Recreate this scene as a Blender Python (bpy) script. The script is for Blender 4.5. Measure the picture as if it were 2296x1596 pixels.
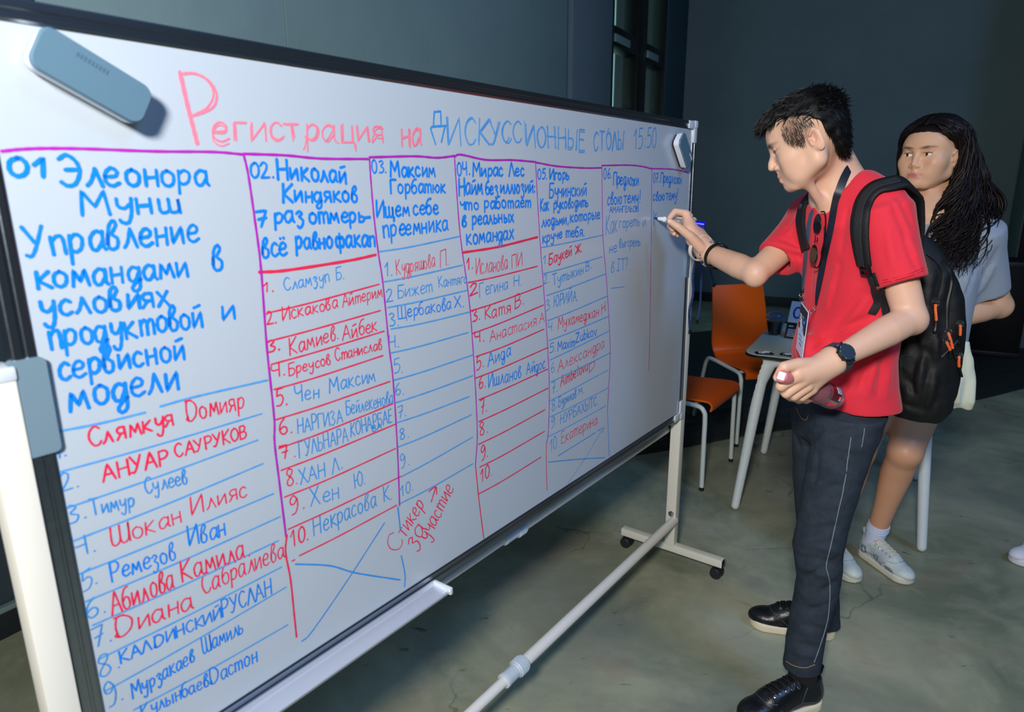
import bpy, bmesh, math, random
import numpy as np
from mathutils import Vector, Matrix

# ------------------------------------------------------------------ scene, camera, light
for o in list(bpy.data.objects): bpy.data.objects.remove(o, do_unlink=True)
scene = bpy.context.scene
COL = scene.collection
random.seed(7); RNG = np.random.default_rng(7)

PITCH, ROLL = 0.24910, -0.00624
def cam_axes():
    f = np.array([0, math.cos(PITCH), -math.sin(PITCH)]); r = np.array([1., 0, 0]); u = np.cross(r, f)
    c, s = math.cos(ROLL), math.sin(ROLL)
    return c*r + s*u, -s*r + c*u, f
cr, cu, cf = cam_axes()
cam = bpy.data.cameras.new('camera'); cam.sensor_width = 36; cam.lens = 1496.47/2296*36
cam.clip_start = .05; cam.clip_end = 60
cam.dof.use_dof = True; cam.dof.focus_distance = 1.95; cam.dof.aperture_fstop = 4.5
camo = bpy.data.objects.new('camera', cam); COL.objects.link(camo)
camo.matrix_world = Matrix(((cr[0], cu[0], -cf[0], 0), (cr[1], cu[1], -cf[1], 0), (cr[2], cu[2], -cf[2], 1.4622), (0, 0, 0, 1)))
scene.camera = camo

wd = bpy.data.worlds.new('world'); scene.world = wd; wd.use_nodes = True
wd.node_tree.nodes['Background'].inputs[0].default_value = (.42, .62, .78, 1)
wd.node_tree.nodes['Background'].inputs[1].default_value = .06

def area(name, loc, target, size, power, col):
    l = bpy.data.lights.new(name, 'AREA'); l.shape = 'DISK'; l.size = size; l.energy = power; l.color = col
    o = bpy.data.objects.new(name, l); COL.objects.link(o); o.location = loc
    d = Vector(target) - Vector(loc); o.rotation_euler = d.to_track_quat('-Z', 'Y').to_euler()
    return o
# the photographer's flash just above and left of the lens, and a dim cool hall lamp high up
area('flash', (-.36, -.62, 2.12), (.75, 2.0, 1.15), .30, 74, (1, .97, .93))
area('hall_lamp', (3.2, -.6, 5.0), (.6, 2.2, 1.0), 1.6, 90, (.24, .50, 1))

vs = scene.view_settings
vs.view_transform = 'Standard'; vs.look = 'None'; vs.exposure = 0.0; vs.gamma = 1; vs.use_curve_mapping = False

# ------------------------------------------------------------------ materials
def lin(c):
    return tuple(((v/255)/12.92 if v/255 <= .04045 else ((v/255+.055)/1.055)**2.4) for v in c) + (1,)
MATS = {}
def mat(name, c, rough=.5, metal=0, spec=.5, noise=None, bump=None, attr=False, trans=0, sss=0, sheen=0, coat=0):
    """noise=(scale, amount, detail, colour2); bump=(scale, strength, stretch)"""
    if name in MATS: return MATS[name]
    m = bpy.data.materials.new(name); m.use_nodes = True; nt = m.node_tree; p = nt.nodes['Principled BSDF']
    p.inputs['Base Color'].default_value = lin(c); p.inputs['Roughness'].default_value = rough
    p.inputs['Metallic'].default_value = metal; p.inputs['Specular IOR Level'].default_value = spec
    if trans: p.inputs['Transmission Weight'].default_value = trans; p.inputs['IOR'].default_value = 1.3
    if sss:
        p.inputs['Subsurface Weight'].default_value = sss; p.inputs['Subsurface Radius'].default_value = (1, .35, .2); p.inputs['Subsurface Scale'].default_value = .006
    if sheen: p.inputs['Sheen Weight'].default_value = sheen
    if coat: p.inputs['Coat Weight'].default_value = coat; p.inputs['Coat Roughness'].default_value = .12
    src = None
    if attr:
        a = nt.nodes.new('ShaderNodeAttribute'); a.attribute_name = 'Col'; src = a.outputs['Color']
    if noise:
        tc = nt.nodes.new('ShaderNodeTexCoord'); n = nt.nodes.new('ShaderNodeTexNoise'); nt.links.new(tc.outputs['Object'], n.inputs['Vector'])
        n.inputs['Scale'].default_value = noise[0]; n.inputs['Detail'].default_value = noise[2]; n.inputs['Roughness'].default_value = .65
        mx = nt.nodes.new('ShaderNodeMix'); mx.data_type = 'RGBA'; mx.blend_type = 'MIX'
        mr = nt.nodes.new('ShaderNodeMapRange'); nt.links.new(n.outputs['Fac'], mr.inputs[0])
        mr.inputs[1].default_value = .35; mr.inputs[2].default_value = .65; mr.inputs[4].default_value = noise[1]
        nt.links.new(mr.outputs[0], mx.inputs[0])
        if src: nt.links.new(src, mx.inputs[6])
        else: mx.inputs[6].default_value = lin(c)
        mx.inputs[7].default_value = lin(noise[3]); src = mx.outputs[2]
    if src: nt.links.new(src, p.inputs['Base Color'])
    if bump:
        tc = nt.nodes.new('ShaderNodeTexCoord'); mp = nt.nodes.new('ShaderNodeMapping'); nt.links.new(tc.outputs['Object'], mp.inputs[0])
        mp.inputs['Scale'].default_value = bump[2] if len(bump) > 2 else (1, 1, 1)
        n = nt.nodes.new('ShaderNodeTexNoise'); n.inputs['Scale'].default_value = bump[0]; n.inputs['Detail'].default_value = 5; nt.links.new(mp.outputs[0], n.inputs['Vector'])
        b = nt.nodes.new('ShaderNodeBump'); b.inputs['Strength'].default_value = bump[1]; b.inputs['Distance'].default_value = .01
        nt.links.new(n.outputs['Fac'], b.inputs['Height']); nt.links.new(b.outputs[0], p.inputs['Normal'])
    MATS[name] = m
    return m

# ------------------------------------------------------------------ mesh helpers
def nrm(v): v = np.asarray(v, float); return v/np.linalg.norm(v)
def A(*v): return np.array(v, float)
def frame(d, up=(0, 0, 1)):
    d = nrm(d); s = np.cross(d, up)
    if np.linalg.norm(s) < 1e-4: s = np.cross(d, (1, 0, 0))
    s = nrm(s); return s, np.cross(s, d), d           # right, up, forward
def rotm(axis, deg): return np.array(Matrix.Rotation(math.radians(deg), 3, Vector(axis)))

class MB:
    """collects shapes and links them as ONE mesh object"""
    def __init__(s): s.v = []; s.f = []; s.n = 0
    def add(s, v, f):
        v = np.asarray(v, float).reshape(-1, 3); s.v.append(v); s.f += [tuple(int(i)+s.n for i in q) for q in f]; s.n += len(v); return s
    def box(s, c, half, R=None, bev=0):
        bm = bmesh.new(); bmesh.ops.create_cube(bm, size=2)
        for v in bm.verts: v.co = Vector((v.co.x*half[0], v.co.y*half[1], v.co.z*half[2]))
        if bev: bmesh.ops.bevel(bm, geom=list(bm.edges), offset=bev, segments=2, affect='EDGES', profile=.6)
        vv = np.array([v.co[:] for v in bm.verts]); bm.verts.index_update()
        ff = [[v.index for v in f.verts] for f in bm.faces]; bm.free()
        if R is not None: vv = vv @ np.asarray(R).T
        return s.add(vv + np.asarray(c), ff)
    def tube(s, pts, r, n=10, caps=True, up=None, flat=1.0, closed=False):
        """sweep a circle (or a flat ellipse) along pts"""
        pts = np.asarray(pts, float); m = len(pts); r = np.broadcast_to(np.asarray(r, float), (m,))
        t = np.gradient(pts, axis=0) if not closed else np.roll(pts, -1, 0) - np.roll(pts, 1, 0)
        t /= np.linalg.norm(t, axis=1)[:, None] + 1e-12
        if up is None:
            u = np.cross(t[0], (0, 0, 1.)); u = u if np.linalg.norm(u) > .1 else np.cross(t[0], (1., 0, 0))
        else: u = np.asarray(up, float)
        rings = []
        for i in range(m):
            if up is not None and np.ndim(up) == 2: u = np.asarray(up)[i]
            u = u - t[i]*np.dot(u, t[i]); u /= np.linalg.norm(u) + 1e-12; w = np.cross(t[i], u)
            a = np.linspace(0, 2*np.pi, n, endpoint=False)
            rings.append(pts[i] + r[i]*(np.cos(a)[:, None]*u*flat + np.sin(a)[:, None]*w))
        v = np.concatenate(rings); f = []
        for i in range(m if closed else m-1):
            j = (i+1) % m
            for k in range(n): f.append((i*n+k, i*n+(k+1) % n, j*n+(k+1) % n, j*n+k))
        if caps and not closed: f += [tuple(range(n))[::-1], tuple((m-1)*n+k for k in range(n))]
        return s.add(v, f)
    def lathe(s, prof, o, axis=(0, 0, 1), n=24):
        """prof = [(radius, height)]"""
        r, u, d = frame(axis, (0, 1, 0) if abs(axis[2] if len(axis) > 2 else 0) > .9 else (0, 0, 1)); a = np.linspace(0, 2*np.pi, n, endpoint=False)
        v = np.concatenate([np.asarray(o) + h*d + R*(np.cos(a)[:, None]*r + np.sin(a)[:, None]*u) for R, h in prof]); f = []
        for i in range(len(prof)-1):
            for k in range(n): f.append((i*n+k, i*n+(k+1) % n, (i+1)*n+(k+1) % n, (i+1)*n+k))
        if prof[0][0] > 1e-5: f.append(tuple(range(n))[::-1])
        if prof[-1][0] > 1e-5: f.append(tuple((len(prof)-1)*n+k for k in range(n)))
        return s.add(v, f)
    def prism(s, poly, o, ex, ey, th):
        """polygon in the ex/ey plane, thickness th along ex x ey (starting at o)"""
        ex, ey = np.asarray(ex, float), np.asarray(ey, float); ez = np.cross(ex, ey); p = np.asarray(poly, float)
        b = np.asarray(o) + p[:, :1]*ex + p[:, 1:2]*ey; n = len(p)
        f = [tuple(range(n))[::-1], tuple(range(n, 2*n))] + [(i, (i+1) % n, (i+1) % n+n, i+n) for i in range(n)]
        return s.add(np.concatenate([b, b+ez*th]), f)
    def sweep(s, prof, pts, side, up):
        """extrude closed 2d profile (side, up) along pts with fixed frame"""
        pts = np.asarray(pts, float); side, up = np.asarray(side, float), np.asarray(up, float); k = len(prof)
        v = np.concatenate([p + np.array([q[0]*side + q[1]*up for q in prof]) for p in pts]); f = []
        for i in range(len(pts)-1):
            for j in range(k): f.append((i*k+j, i*k+(j+1) % k, (i+1)*k+(j+1) % k, (i+1)*k+j))
        f += [tuple(range(k))[::-1], tuple((len(pts)-1)*k+j for j in range(k))]
        return s.add(v, f)
    def strip(s, pts, width, nor, th=.0015):
        """a flat band along pts; nor = outward normal per point; width scalar or list"""
        pts = np.asarray(pts, float); m = len(pts); nor = np.broadcast_to(np.asarray(nor, float), (m, 3)); width = np.broadcast_to(np.asarray(width, float), (m,))
        t = np.gradient(pts, axis=0); sd = np.cross(t, nor); sd /= np.linalg.norm(sd, axis=1)[:, None]+1e-12; h = sd*width[:, None]/2
        nn = nor/np.linalg.norm(nor, axis=1)[:, None]*th/2
        v = np.stack([pts-h-nn, pts+h-nn, pts+h+nn, pts-h+nn], 1).reshape(-1, 3); f = []
        for i in range(m-1):
            for j in range(4): f.append((i*4+j, i*4+(j+1) % 4, i*4+4+(j+1) % 4, i*4+4+j))
        f += [(3, 2, 1, 0), ((m-1)*4, (m-1)*4+1, (m-1)*4+2, (m-1)*4+3)]
        return s.add(v, f)
    def build(s, name, m, parent=None, smooth=True, off=None, colors=None, auto=35):
        v = np.concatenate(s.v) if s.v else np.zeros((0, 3))
        if off is None and parent is not None: off = parent.get('_off')
        if off is not None: v = v - np.asarray(off)
        me = bpy.data.meshes.new(name); me.from_pydata(v.tolist(), [], s.f)
        me.materials.append(m) if not isinstance(m, (list, tuple)) else [me.materials.append(q) for q in m]
        bm = bmesh.new(); bm.from_mesh(me); bmesh.ops.recalc_face_normals(bm, faces=bm.faces); bm.to_mesh(me); bm.free()
        if smooth:
            me.polygons.foreach_set('use_smooth', [True]*len(me.polygons))
            if auto: me.set_sharp_from_angle(angle=math.radians(auto))
        if colors is not None:
            at = me.color_attributes.new('Col', 'FLOAT_COLOR', 'POINT'); c = np.ones((len(v), 4), np.float32); c[:, :3] = colors
            at.data.foreach_set('color', c.ravel())
        o = bpy.data.objects.new(name, me); COL.objects.link(o)
        if parent is not None:
            o.parent = parent
            if off is not None: o['_off'] = list(off)
        return o

def tag(o, label, cat, group=None):
    o['label'] = label; o['category'] = cat
    if group: o['group'] = group
    return o
def thing(name, label, cat, loc=(0, 0, 0), rotz=0, group=None, world=False):
    """Empty at the base of a thing; world=True: parts are modelled in world coordinates"""
    o = bpy.data.objects.new(name, None); COL.objects.link(o); o.location = loc; o.rotation_euler = (0, 0, rotz); o.empty_display_size = .05
    if world: o['_off'] = list(map(float, loc))
    return tag(o, label, cat, group)
def struct(o, **k):
    o['kind'] = 'structure'; return o
def spline(pts, n=8):
    """Catmull-Rom through pts"""
    P = np.asarray(pts, float)
    if len(P) < 3: return np.array([P[0]+(P[-1]-P[0])*t for t in np.linspace(0, 1, n+1)])
    Q = np.concatenate([[2*P[0]-P[1]], P, [2*P[-1]-P[-2]]]); out = []
    for i in range(1, len(Q)-2):
        a, b, c, d = Q[i-1:i+3]
        for t in np.linspace(0, 1, n, endpoint=False):
            out.append(.5*(2*b + (c-a)*t + (2*a-5*b+4*c-d)*t*t + (3*b-a-3*c+d)*t**3))
    out.append(P[-1]); return np.array(out)
def rrect(w, h, r, n=5):
    out = []
    for cx, cy, a0 in ((w-r, h-r, 0), (-w+r, h-r, 90), (-w+r, -h+r, 180), (w-r, -h+r, 270)):
        for t in np.linspace(0, 90, n): out.append((cx+r*math.cos(math.radians(a0+t)), cy+r*math.sin(math.radians(a0+t))))
    return out

# ------------------------------------------------------------------ signed-distance sculpting
def s_cap(a, b, ra, rb=None):
    a, b = A(*a), A(*b); rb = ra if rb is None else rb; d = b-a; L = d@d
    def f(P):
        t = np.clip(((P-a)@d)/L, 0, 1); return np.linalg.norm(P-a-t[:, None]*d, axis=1)-(ra+(rb-ra)*t)
    return f
def s_tube(pts, rs):
    pts = [A(*p) for p in pts]; rs = np.broadcast_to(rs, (len(pts),)); fs = [s_cap(pts[i], pts[i+1], rs[i], rs[i+1]) for i in range(len(pts)-1)]
    return lambda P: np.min([f(P) for f in fs], axis=0)
def s_ell(c, r, R=None):
    c, r = A(*c), A(*r)
    def f(P):
        q = P-c
        if R is not None: q = q @ R
        k0 = np.linalg.norm(q/r, axis=1); k1 = np.linalg.norm(q/(r*r), axis=1)+1e-9
        return k0*(k0-1)/k1
    f.L = 2.2
    return f
def s_box(c, h, R=None, rd=0):
    c, h = A(*c), A(*h)-rd
    def f(P):
        q = P-c
        if R is not None: q = q @ R
        q = np.abs(q)-h; return np.linalg.norm(np.maximum(q, 0), axis=1)+np.minimum(q.max(1), 0)-rd
    return f
def s_frust(a, b, ra, rb, u=None, flat=1.0, rd=.004):
    """flat-ended cone; u + flat give an elliptical section (radius scaled by flat along u)"""
    a, b = A(*a), A(*b); d = b-a; L = np.linalg.norm(d); d = d/L
    if u is not None: u = A(*u); u = nrm(u-d*(u@d))
    def f(P):
        q = P-a; t = q@d; rr = ra+(rb-ra)*np.clip(t/L, 0, 1); x = q-t[:, None]*d
        if u is not None: x = x+np.outer((x@u)*(1/flat-1), u)
        rad = np.linalg.norm(x, axis=1)-rr; ax = np.abs(t-L/2)-L/2
        q2 = np.stack([rad+rd, ax+rd], 1); return np.linalg.norm(np.maximum(q2, 0), axis=1)+np.minimum(q2.max(1), 0)-rd
    return f
def s_loft(nodes, cap=True, p=2.0):
    """nodes sorted by z: (centre xyz, half along L, half along F, L dir angle deg); horizontal slices"""
    z = np.array([n[0][2] for n in nodes]); C = np.array([n[0] for n in nodes]); a = np.array([n[1] for n in nodes]); b = np.array([n[2] for n in nodes]); g = np.radians([n[3] for n in nodes])
    def f(P):
        zz = np.clip(P[:, 2], z[0], z[-1]); it = lambda y: np.interp(zz, z, y)
        cx, cy, aa, bb, gg = it(C[:, 0]), it(C[:, 1]), it(a), it(b), it(g)
        dx, dy = P[:, 0]-cx, P[:, 1]-cy; l = dx*np.cos(gg)+dy*np.sin(gg); w = -dx*np.sin(gg)+dy*np.cos(gg)
        k = (np.abs(l/aa)**p+np.abs(w/bb)**p)**(1/p); d = (k-1)*np.minimum(aa, bb)
        e = np.abs(P[:, 2]-(z[0]+z[-1])/2)-(z[-1]-z[0])/2
        return np.where(e > 0, np.sqrt(np.maximum(d, 0)**2+e*e), np.maximum(d, e)) if cap else d
    f.L = 50
    return f

class SDF:
    def __init__(s): s.ops = []
    def u(s, f, k=.01): s.ops.append((0, f, k)); return s       # smooth union
    def c(s, f, k=.005): s.ops.append((1, f, k)); return s      # smooth carve
    def i(s, f, k=.003): s.ops.append((2, f, k)); return s      # intersect
    def d(s, f): s.ops.append((3, f, 0)); return s              # displacement f(P) added
    @staticmethod
    def _comb(t, d, e, k):
        if t == 0:
            h = np.clip(.5+.5*(d-e)/k, 0, 1); return d*(1-h)+e*h-k*h*(1-h)
        if t == 1: e = -e
        h = np.clip(.5-.5*(d-e)/k, 0, 1); return d*(1-h)+e*h+k*h*(1-h)
    def full(s, P):
        d = np.full(len(P), 1.0)
        for t, f, k in s.ops: d = d+f(P) if t == 3 else s._comb(t, d, f(P), k)
        return d
    def mesh(s, h, lo, hi, B=8):
        lo = A(*lo); hi = A(*hi); nb = np.ceil((hi-lo)/(h*B)).astype(int)
        g = np.stack(np.meshgrid(*[np.arange(n) for n in nb], indexing='ij'), -1).reshape(-1, 3)
        cen = lo+(g+.5)*h*B; half = h*B*.866
        keep = np.abs(s.full(cen)) < half*2.3+.012
        g = g[keep]; cen = cen[keep]; N = len(g)
        loc = np.stack(np.meshgrid(*[np.arange(B+1)]*3, indexing='ij'), -1).reshape(-1, 3); K = len(loc)
        P = (lo+(g[:, None]*B+loc[None])*h)
        V = np.full((N, K), 1.0)
        for t, f, k in s.ops:
            if t in (2, 3): m = np.ones(N, bool)
            else: m = f(cen) < half*2.1*getattr(f, 'L', 1.0)+k+.010
            if not m.any(): continue
            Q = P[m].reshape(-1, 3); e = f(Q); d = V[m].ravel()
            V[m] = (d+e if t == 3 else s._comb(t, d, e, k)).reshape(-1, K)
        V = V.reshape(N, B+1, B+1, B+1)
        neg = V < 0; cnt = np.zeros((N, B, B, B), np.int8)
        for i in (0, 1):
            for j in (0, 1):
                for k in (0, 1): cnt += neg[:, i:B+i, j:B+j, k:B+k]
        act = np.argwhere((cnt > 0) & (cnt < 8))
        if len(act) == 0: return np.zeros((0, 3)), np.zeros((0, 4), int)
        n0, ci = act[:, 0], act[:, 1:]
        acc = np.zeros((len(act), 3)); wn = np.zeros(len(act))
        cor = [(i, j, k) for i in (0, 1) for j in (0, 1) for k in (0, 1)]
        val = {c: V[n0, ci[:, 0]+c[0], ci[:, 1]+c[1], ci[:, 2]+c[2]] for c in cor}
        for c in cor:
            for ax in range(3):
                if c[ax] == 0:
                    e = list(c); e[ax] = 1; a, b = val[c], val[tuple(e)]; m = (a < 0) != (b < 0)
                    t = np.where(m, a/(a-b+1e-20), 0); p = np.repeat(A(*c)[None], len(act), 0); p[:, ax] = t
                    acc += np.where(m[:, None], p, 0); wn += m
        gi = g[n0]*B+ci; vert = lo+(gi+acc/wn[:, None])*h
        dim = nb*B+2; key = (gi[:, 0]*dim[1]+gi[:, 1])*dim[2]+gi[:, 2]; order = np.argsort(key); sk = key[order]
        def look(q):
            kk = (q[:, 0]*dim[1]+q[:, 1])*dim[2]+q[:, 2]; i = np.clip(np.searchsorted(sk, kk), 0, len(sk)-1)
            return np.where(sk[i] == kk, order[i], -1)
        F = []
        for ax in range(3):
            e = [0, 0, 0]; e[ax] = 1; a = neg[:, :B, :B, :B]; b = neg[:, e[0]:B+e[0], e[1]:B+e[1], e[2]:B+e[2]]
            idx = np.argwhere(a != b); p = g[idx[:, 0]]*B+idx[:, 1:]; o1 = np.zeros(3, int); o2 = np.zeros(3, int); o1[(ax+1) % 3] = 1; o2[(ax+2) % 3] = 1
            q = np.stack([look(p), look(p-o1), look(p-o1-o2), look(p-o2)], 1)
            fl = a[tuple(idx.T)]; q[~fl] = q[~fl][:, ::-1]; F.append(q[(q >= 0).all(1)])
        return vert, np.concatenate(F)

CAMP = A(0, 0, 1.4622)
def surf_hit(s, pts, lift=0.0, n=5):
    """points of the visible surface of SDF s along the sight lines through pts, plus outward normals"""
    P = spline(pts, n) if n else np.asarray(pts, float); d = P-CAMP; L = np.linalg.norm(d, axis=1); d = d/L[:, None]
    ts = np.linspace(-.30, .30, 201); Q = CAMP+d[:, None]*(L[:, None]+ts)[..., None]; v = s.full(Q.reshape(-1, 3)).reshape(len(P), -1)
    i = np.where((v < 0).any(1), np.argmax(v < 0, 1), np.argmin(v, 1)); X = Q[np.arange(len(P)), i]; e = .002
    N = np.stack([s.full(X+A(*(e*(np.arange(3) == k))))-s.full(X-A(*(e*(np.arange(3) == k)))) for k in range(3)], 1); N /= np.linalg.norm(N, axis=1)[:, None]+1e-9
    return X+N*lift, N
def folds(s, F, k=.012):
    hits = []
    for pa, pb, r, t in F: X, N = surf_hit(s, [pa, (A(*pa)+A(*pb))/2, pb], 0, 2); hits.append((X, N, r, t))
    for X, N, r, t in hits:
        rr = r*np.array([.35, 1, 1.1, 1, .35][:len(X)]) if len(X) == 5 else np.full(len(X), r)
        (s.u if t else s.c)(s_tube(X+N*(-.25*r if t else .45*r), rr), k)

def relax(v, f, it=2, w=.5):
    n = len(v); e = np.concatenate([f[:, [0, 1]], f[:, [1, 2]], f[:, [2, 3]], f[:, [3, 0]]]); e = np.concatenate([e, e[:, ::-1]])
    deg = np.bincount(e[:, 0], minlength=n)[:, None]+1e-9
    for _ in range(it):
        s = np.stack([np.bincount(e[:, 0], weights=v[e[:, 1], i], minlength=n) for i in range(3)], 1); v = v*(1-w)+w*s/deg
    return v
def sculpt(name, sdf, h, lo, hi, m, parent, off, it=1, colfn=None):
    v, f = sdf.mesh(h, lo, hi)
    if it: v = relax(v, f, it)
    b = MB(); b.v = [v]; b.n = len(v)
    me = bpy.data.meshes.new(name)
    vv = v-A(*off); me.vertices.add(len(v)); me.vertices.foreach_set('co', vv.ravel().astype(np.float32))
    me.loops.add(f.size); me.loops.foreach_set('vertex_index', f.ravel().astype(np.int32))
    me.polygons.add(len(f)); me.polygons.foreach_set('loop_start', np.arange(0, f.size, 4, dtype=np.int32)); me.polygons.foreach_set('loop_total', np.full(len(f), 4, np.int32))
    me.polygons.foreach_set('use_smooth', np.ones(len(f), bool)); me.update(calc_edges=True); me.validate()
    me.materials.append(m)
    if colfn is not None:
        at = me.color_attributes.new('Col', 'FLOAT_COLOR', 'POINT'); c = np.ones((len(v), 4), np.float32); c[:, :3] = colfn(v); at.data.foreach_set('color', c.ravel())
    o = bpy.data.objects.new(name, me); COL.objects.link(o)
    if parent is not None: o.parent = parent; o['_off'] = list(map(float, off))
    return o
def sines(P, s, seed=0, n=5):
    r = np.random.default_rng(seed); d = np.zeros(len(P))
    for _ in range(n):
        k = r.normal(size=3)*s; d += np.sin(P@k+r.uniform(0, 6.28))
    return d/n


# ------------------------------------------------------------------ the room
def wall_mat(name, c, c2):
    return mat(name, c, rough=.75, spec=.25, noise=(1.1, .55, 6, c2), bump=(26, .12, (1, 1, .35)))
LW0 = A(-1.73, 1.947, 0); LWD = A(.492, .871, 0); LWN = A(.871, -.492, 0)     # left wall: start, direction, into the room
def lw(t, n=0, z=0): return LW0 + LWD*t + LWN*n + A(0, 0, z)
def wall_slab(name, t0, t1, z0, z1, n0, n1, m, bev=.004):
    c = lw((t0+t1)/2, (n0+n1)/2, (z0+z1)/2); R = np.stack([LWD, LWN, A(0, 0, 1)], 1)
    return MB().box(c, ((t1-t0)/2, abs(n1-n0)/2, (z1-z0)/2), R, bev)
H = 5.4
M_plA = wall_mat('plaster_light', (166, 192, 190), (142, 168, 168)); M_plB = wall_mat('plaster_grey', (144, 170, 168), (126, 152, 152))
M_plC = wall_mat('plaster_panel', (120, 138, 148), (106, 124, 134)); M_teal = wall_mat('plaster_teal', (60, 88, 98), (48, 74, 84))
M_back = wall_mat('plaster_back', (112, 132, 138), (98, 118, 124)); M_blk = mat('black_void', (7, 9, 10), rough=.6, spec=.2)
M_dkdoor = mat('dark_door_paint', (62, 74, 82), rough=.55, noise=(3, .4, 4, (54, 66, 74)))
struct(wall_slab('door_1', -3.2, .45, 0, H, -.12, -.004, M_dkdoor).build('door_1', M_dkdoor))
struct(wall_slab('wall_left', .45, 1.485, 0, H, -.12, .0, M_plA).build('wall_left', M_plA))
struct(wall_slab('wall_left', 1.487, 4.44, 0, H, -.12, .006, M_plB).build('wall_left', M_plB))
struct(wall_slab('trim_1', 4.40, 4.60, 0, H, -.16, -.07, M_blk, 0).build('trim_1', M_blk))
struct(wall_slab('wall_left', 4.55, 5.42, 0, H, -.12, .004, M_plC).build('wall_left', M_plC))
struct(wall_slab('wall_left', 7.07, 7.86, 0, H, -.12, .012, M_teal).build('wall_left', M_teal))
# tall black-framed window seen at a grazing angle, daylight outside
M_frame = mat('black_window_frame', (3, 4, 4), rough=.35, spec=.4); M_alu_t = mat('teal_aluminium', (150, 180, 178), rough=.4, metal=.3)
M_glass = mat('window_glass', (205, 232, 230), rough=.03, trans=1.0, spec=.5)
w1 = thing('window_1', 'x', 'x', loc=tuple(lw(6.2)), world=True); del w1['label'], w1['category']; w1['kind'] = 'structure'
D = .16
for nm, t0, t1 in (('jamb', 5.42, 5.48), ('mullion', 6.14, 6.42), ('jamb', 7.04, 7.07)):
    wall_slab(nm, t0, t1, 0, H, -D, .0, M_frame).build(nm, M_frame, w1)
for t0, t1 in ((5.48, 6.14), (6.42, 7.04)):
    for z0, z1 in ((0, .12), (1.42, 1.56), (2.73, 2.90), (4.2, 4.3), (5.3, 5.4)):
        tr = wall_slab('transom', t0, t1, z0, z1, -D, -.004, M_frame).build('transom', M_frame, w1)
        if z0 == 2.73: wall_slab('transom_nose', t0+.01, t1-.25, z0+.03, z0+.10, -.004, .012, M_alu_t).build('transom_nose', M_alu_t, w1)
    for z0, z1 in ((.12, 1.42), (1.56, 2.73), (2.90, 4.2), (4.3, 5.3)):
        wall_slab('pane', t0, t1, z0, z1, -D+.01, -D+.016, M_glass, 0).build('pane', M_glass, w1)
m = bpy.data.materials.new('daylight'); m.use_nodes = True; nt = m.node_tree
e = nt.nodes.new('ShaderNodeEmission'); e.inputs[0].default_value = (.50, .86, .84, 1); e.inputs[1].default_value = .9
nt.links.new(e.outputs[0], nt.nodes['Material Output'].inputs[0])
struct(wall_slab('daylight_panel', 5.0, 7.4, 0, H, -.75, -.74, m, 0).build('daylight_panel', m))  # added glowing panel behind the glass, stands in for the daylight outside
# skirting along the left wall
M_sk = mat('dark_skirting', (30, 38, 42), rough=.6); M_skt = mat('aluminium_strip', (165, 190, 192), rough=.3, metal=.6)
for t0, t1 in ((-3.2, .45), (.45, 5.42), (7.07, 7.86)):
    struct(wall_slab('baseboard_left', t0, t1, 0, .092, .0, .022, M_sk).build('baseboard_left', M_sk))
struct(wall_slab('trim_2', -3.2, 1.2, .092, .112, .0, .026, M_skt).build('trim_2', M_skt))
# back wall, perpendicular to the left one
BW0 = lw(7.86); BWD = A(.871, -.492, 0); BWN = A(-.492, -.871, 0)
def back_slab(t0, t1, z0, z1, n0, n1, bev=.004):
    c = BW0 + BWD*(t0+t1)/2 + BWN*(n0+n1)/2 + A(0, 0, (z0+z1)/2)
    return MB().box(c, ((t1-t0)/2, abs(n1-n0)/2, (z1-z0)/2), np.stack([BWD, BWN, A(0, 0, 1)], 1), bev)
struct(back_slab(-.1, 9, 0, H, -.12, 0).build('wall_back', M_back))
struct(back_slab(.03, 9, 0, .12, 0, .02).build('baseboard_back', M_sk))
# pillar at the right edge with a black steel corner guard
M_pil = wall_mat('plaster_pillar', (92, 104, 108), (80, 92, 98))
struct(MB().box((5.09, 6.02, H/2), (.5, .3, H/2), rotm((0, 0, 1), -28), .004).build('wall_right', M_pil))
struct(MB().box((4.585, 6.0, H/2), (.055, .06, H/2), rotm((0, 0, 1), -28), .006).build('trim_3', M_blk))
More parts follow.
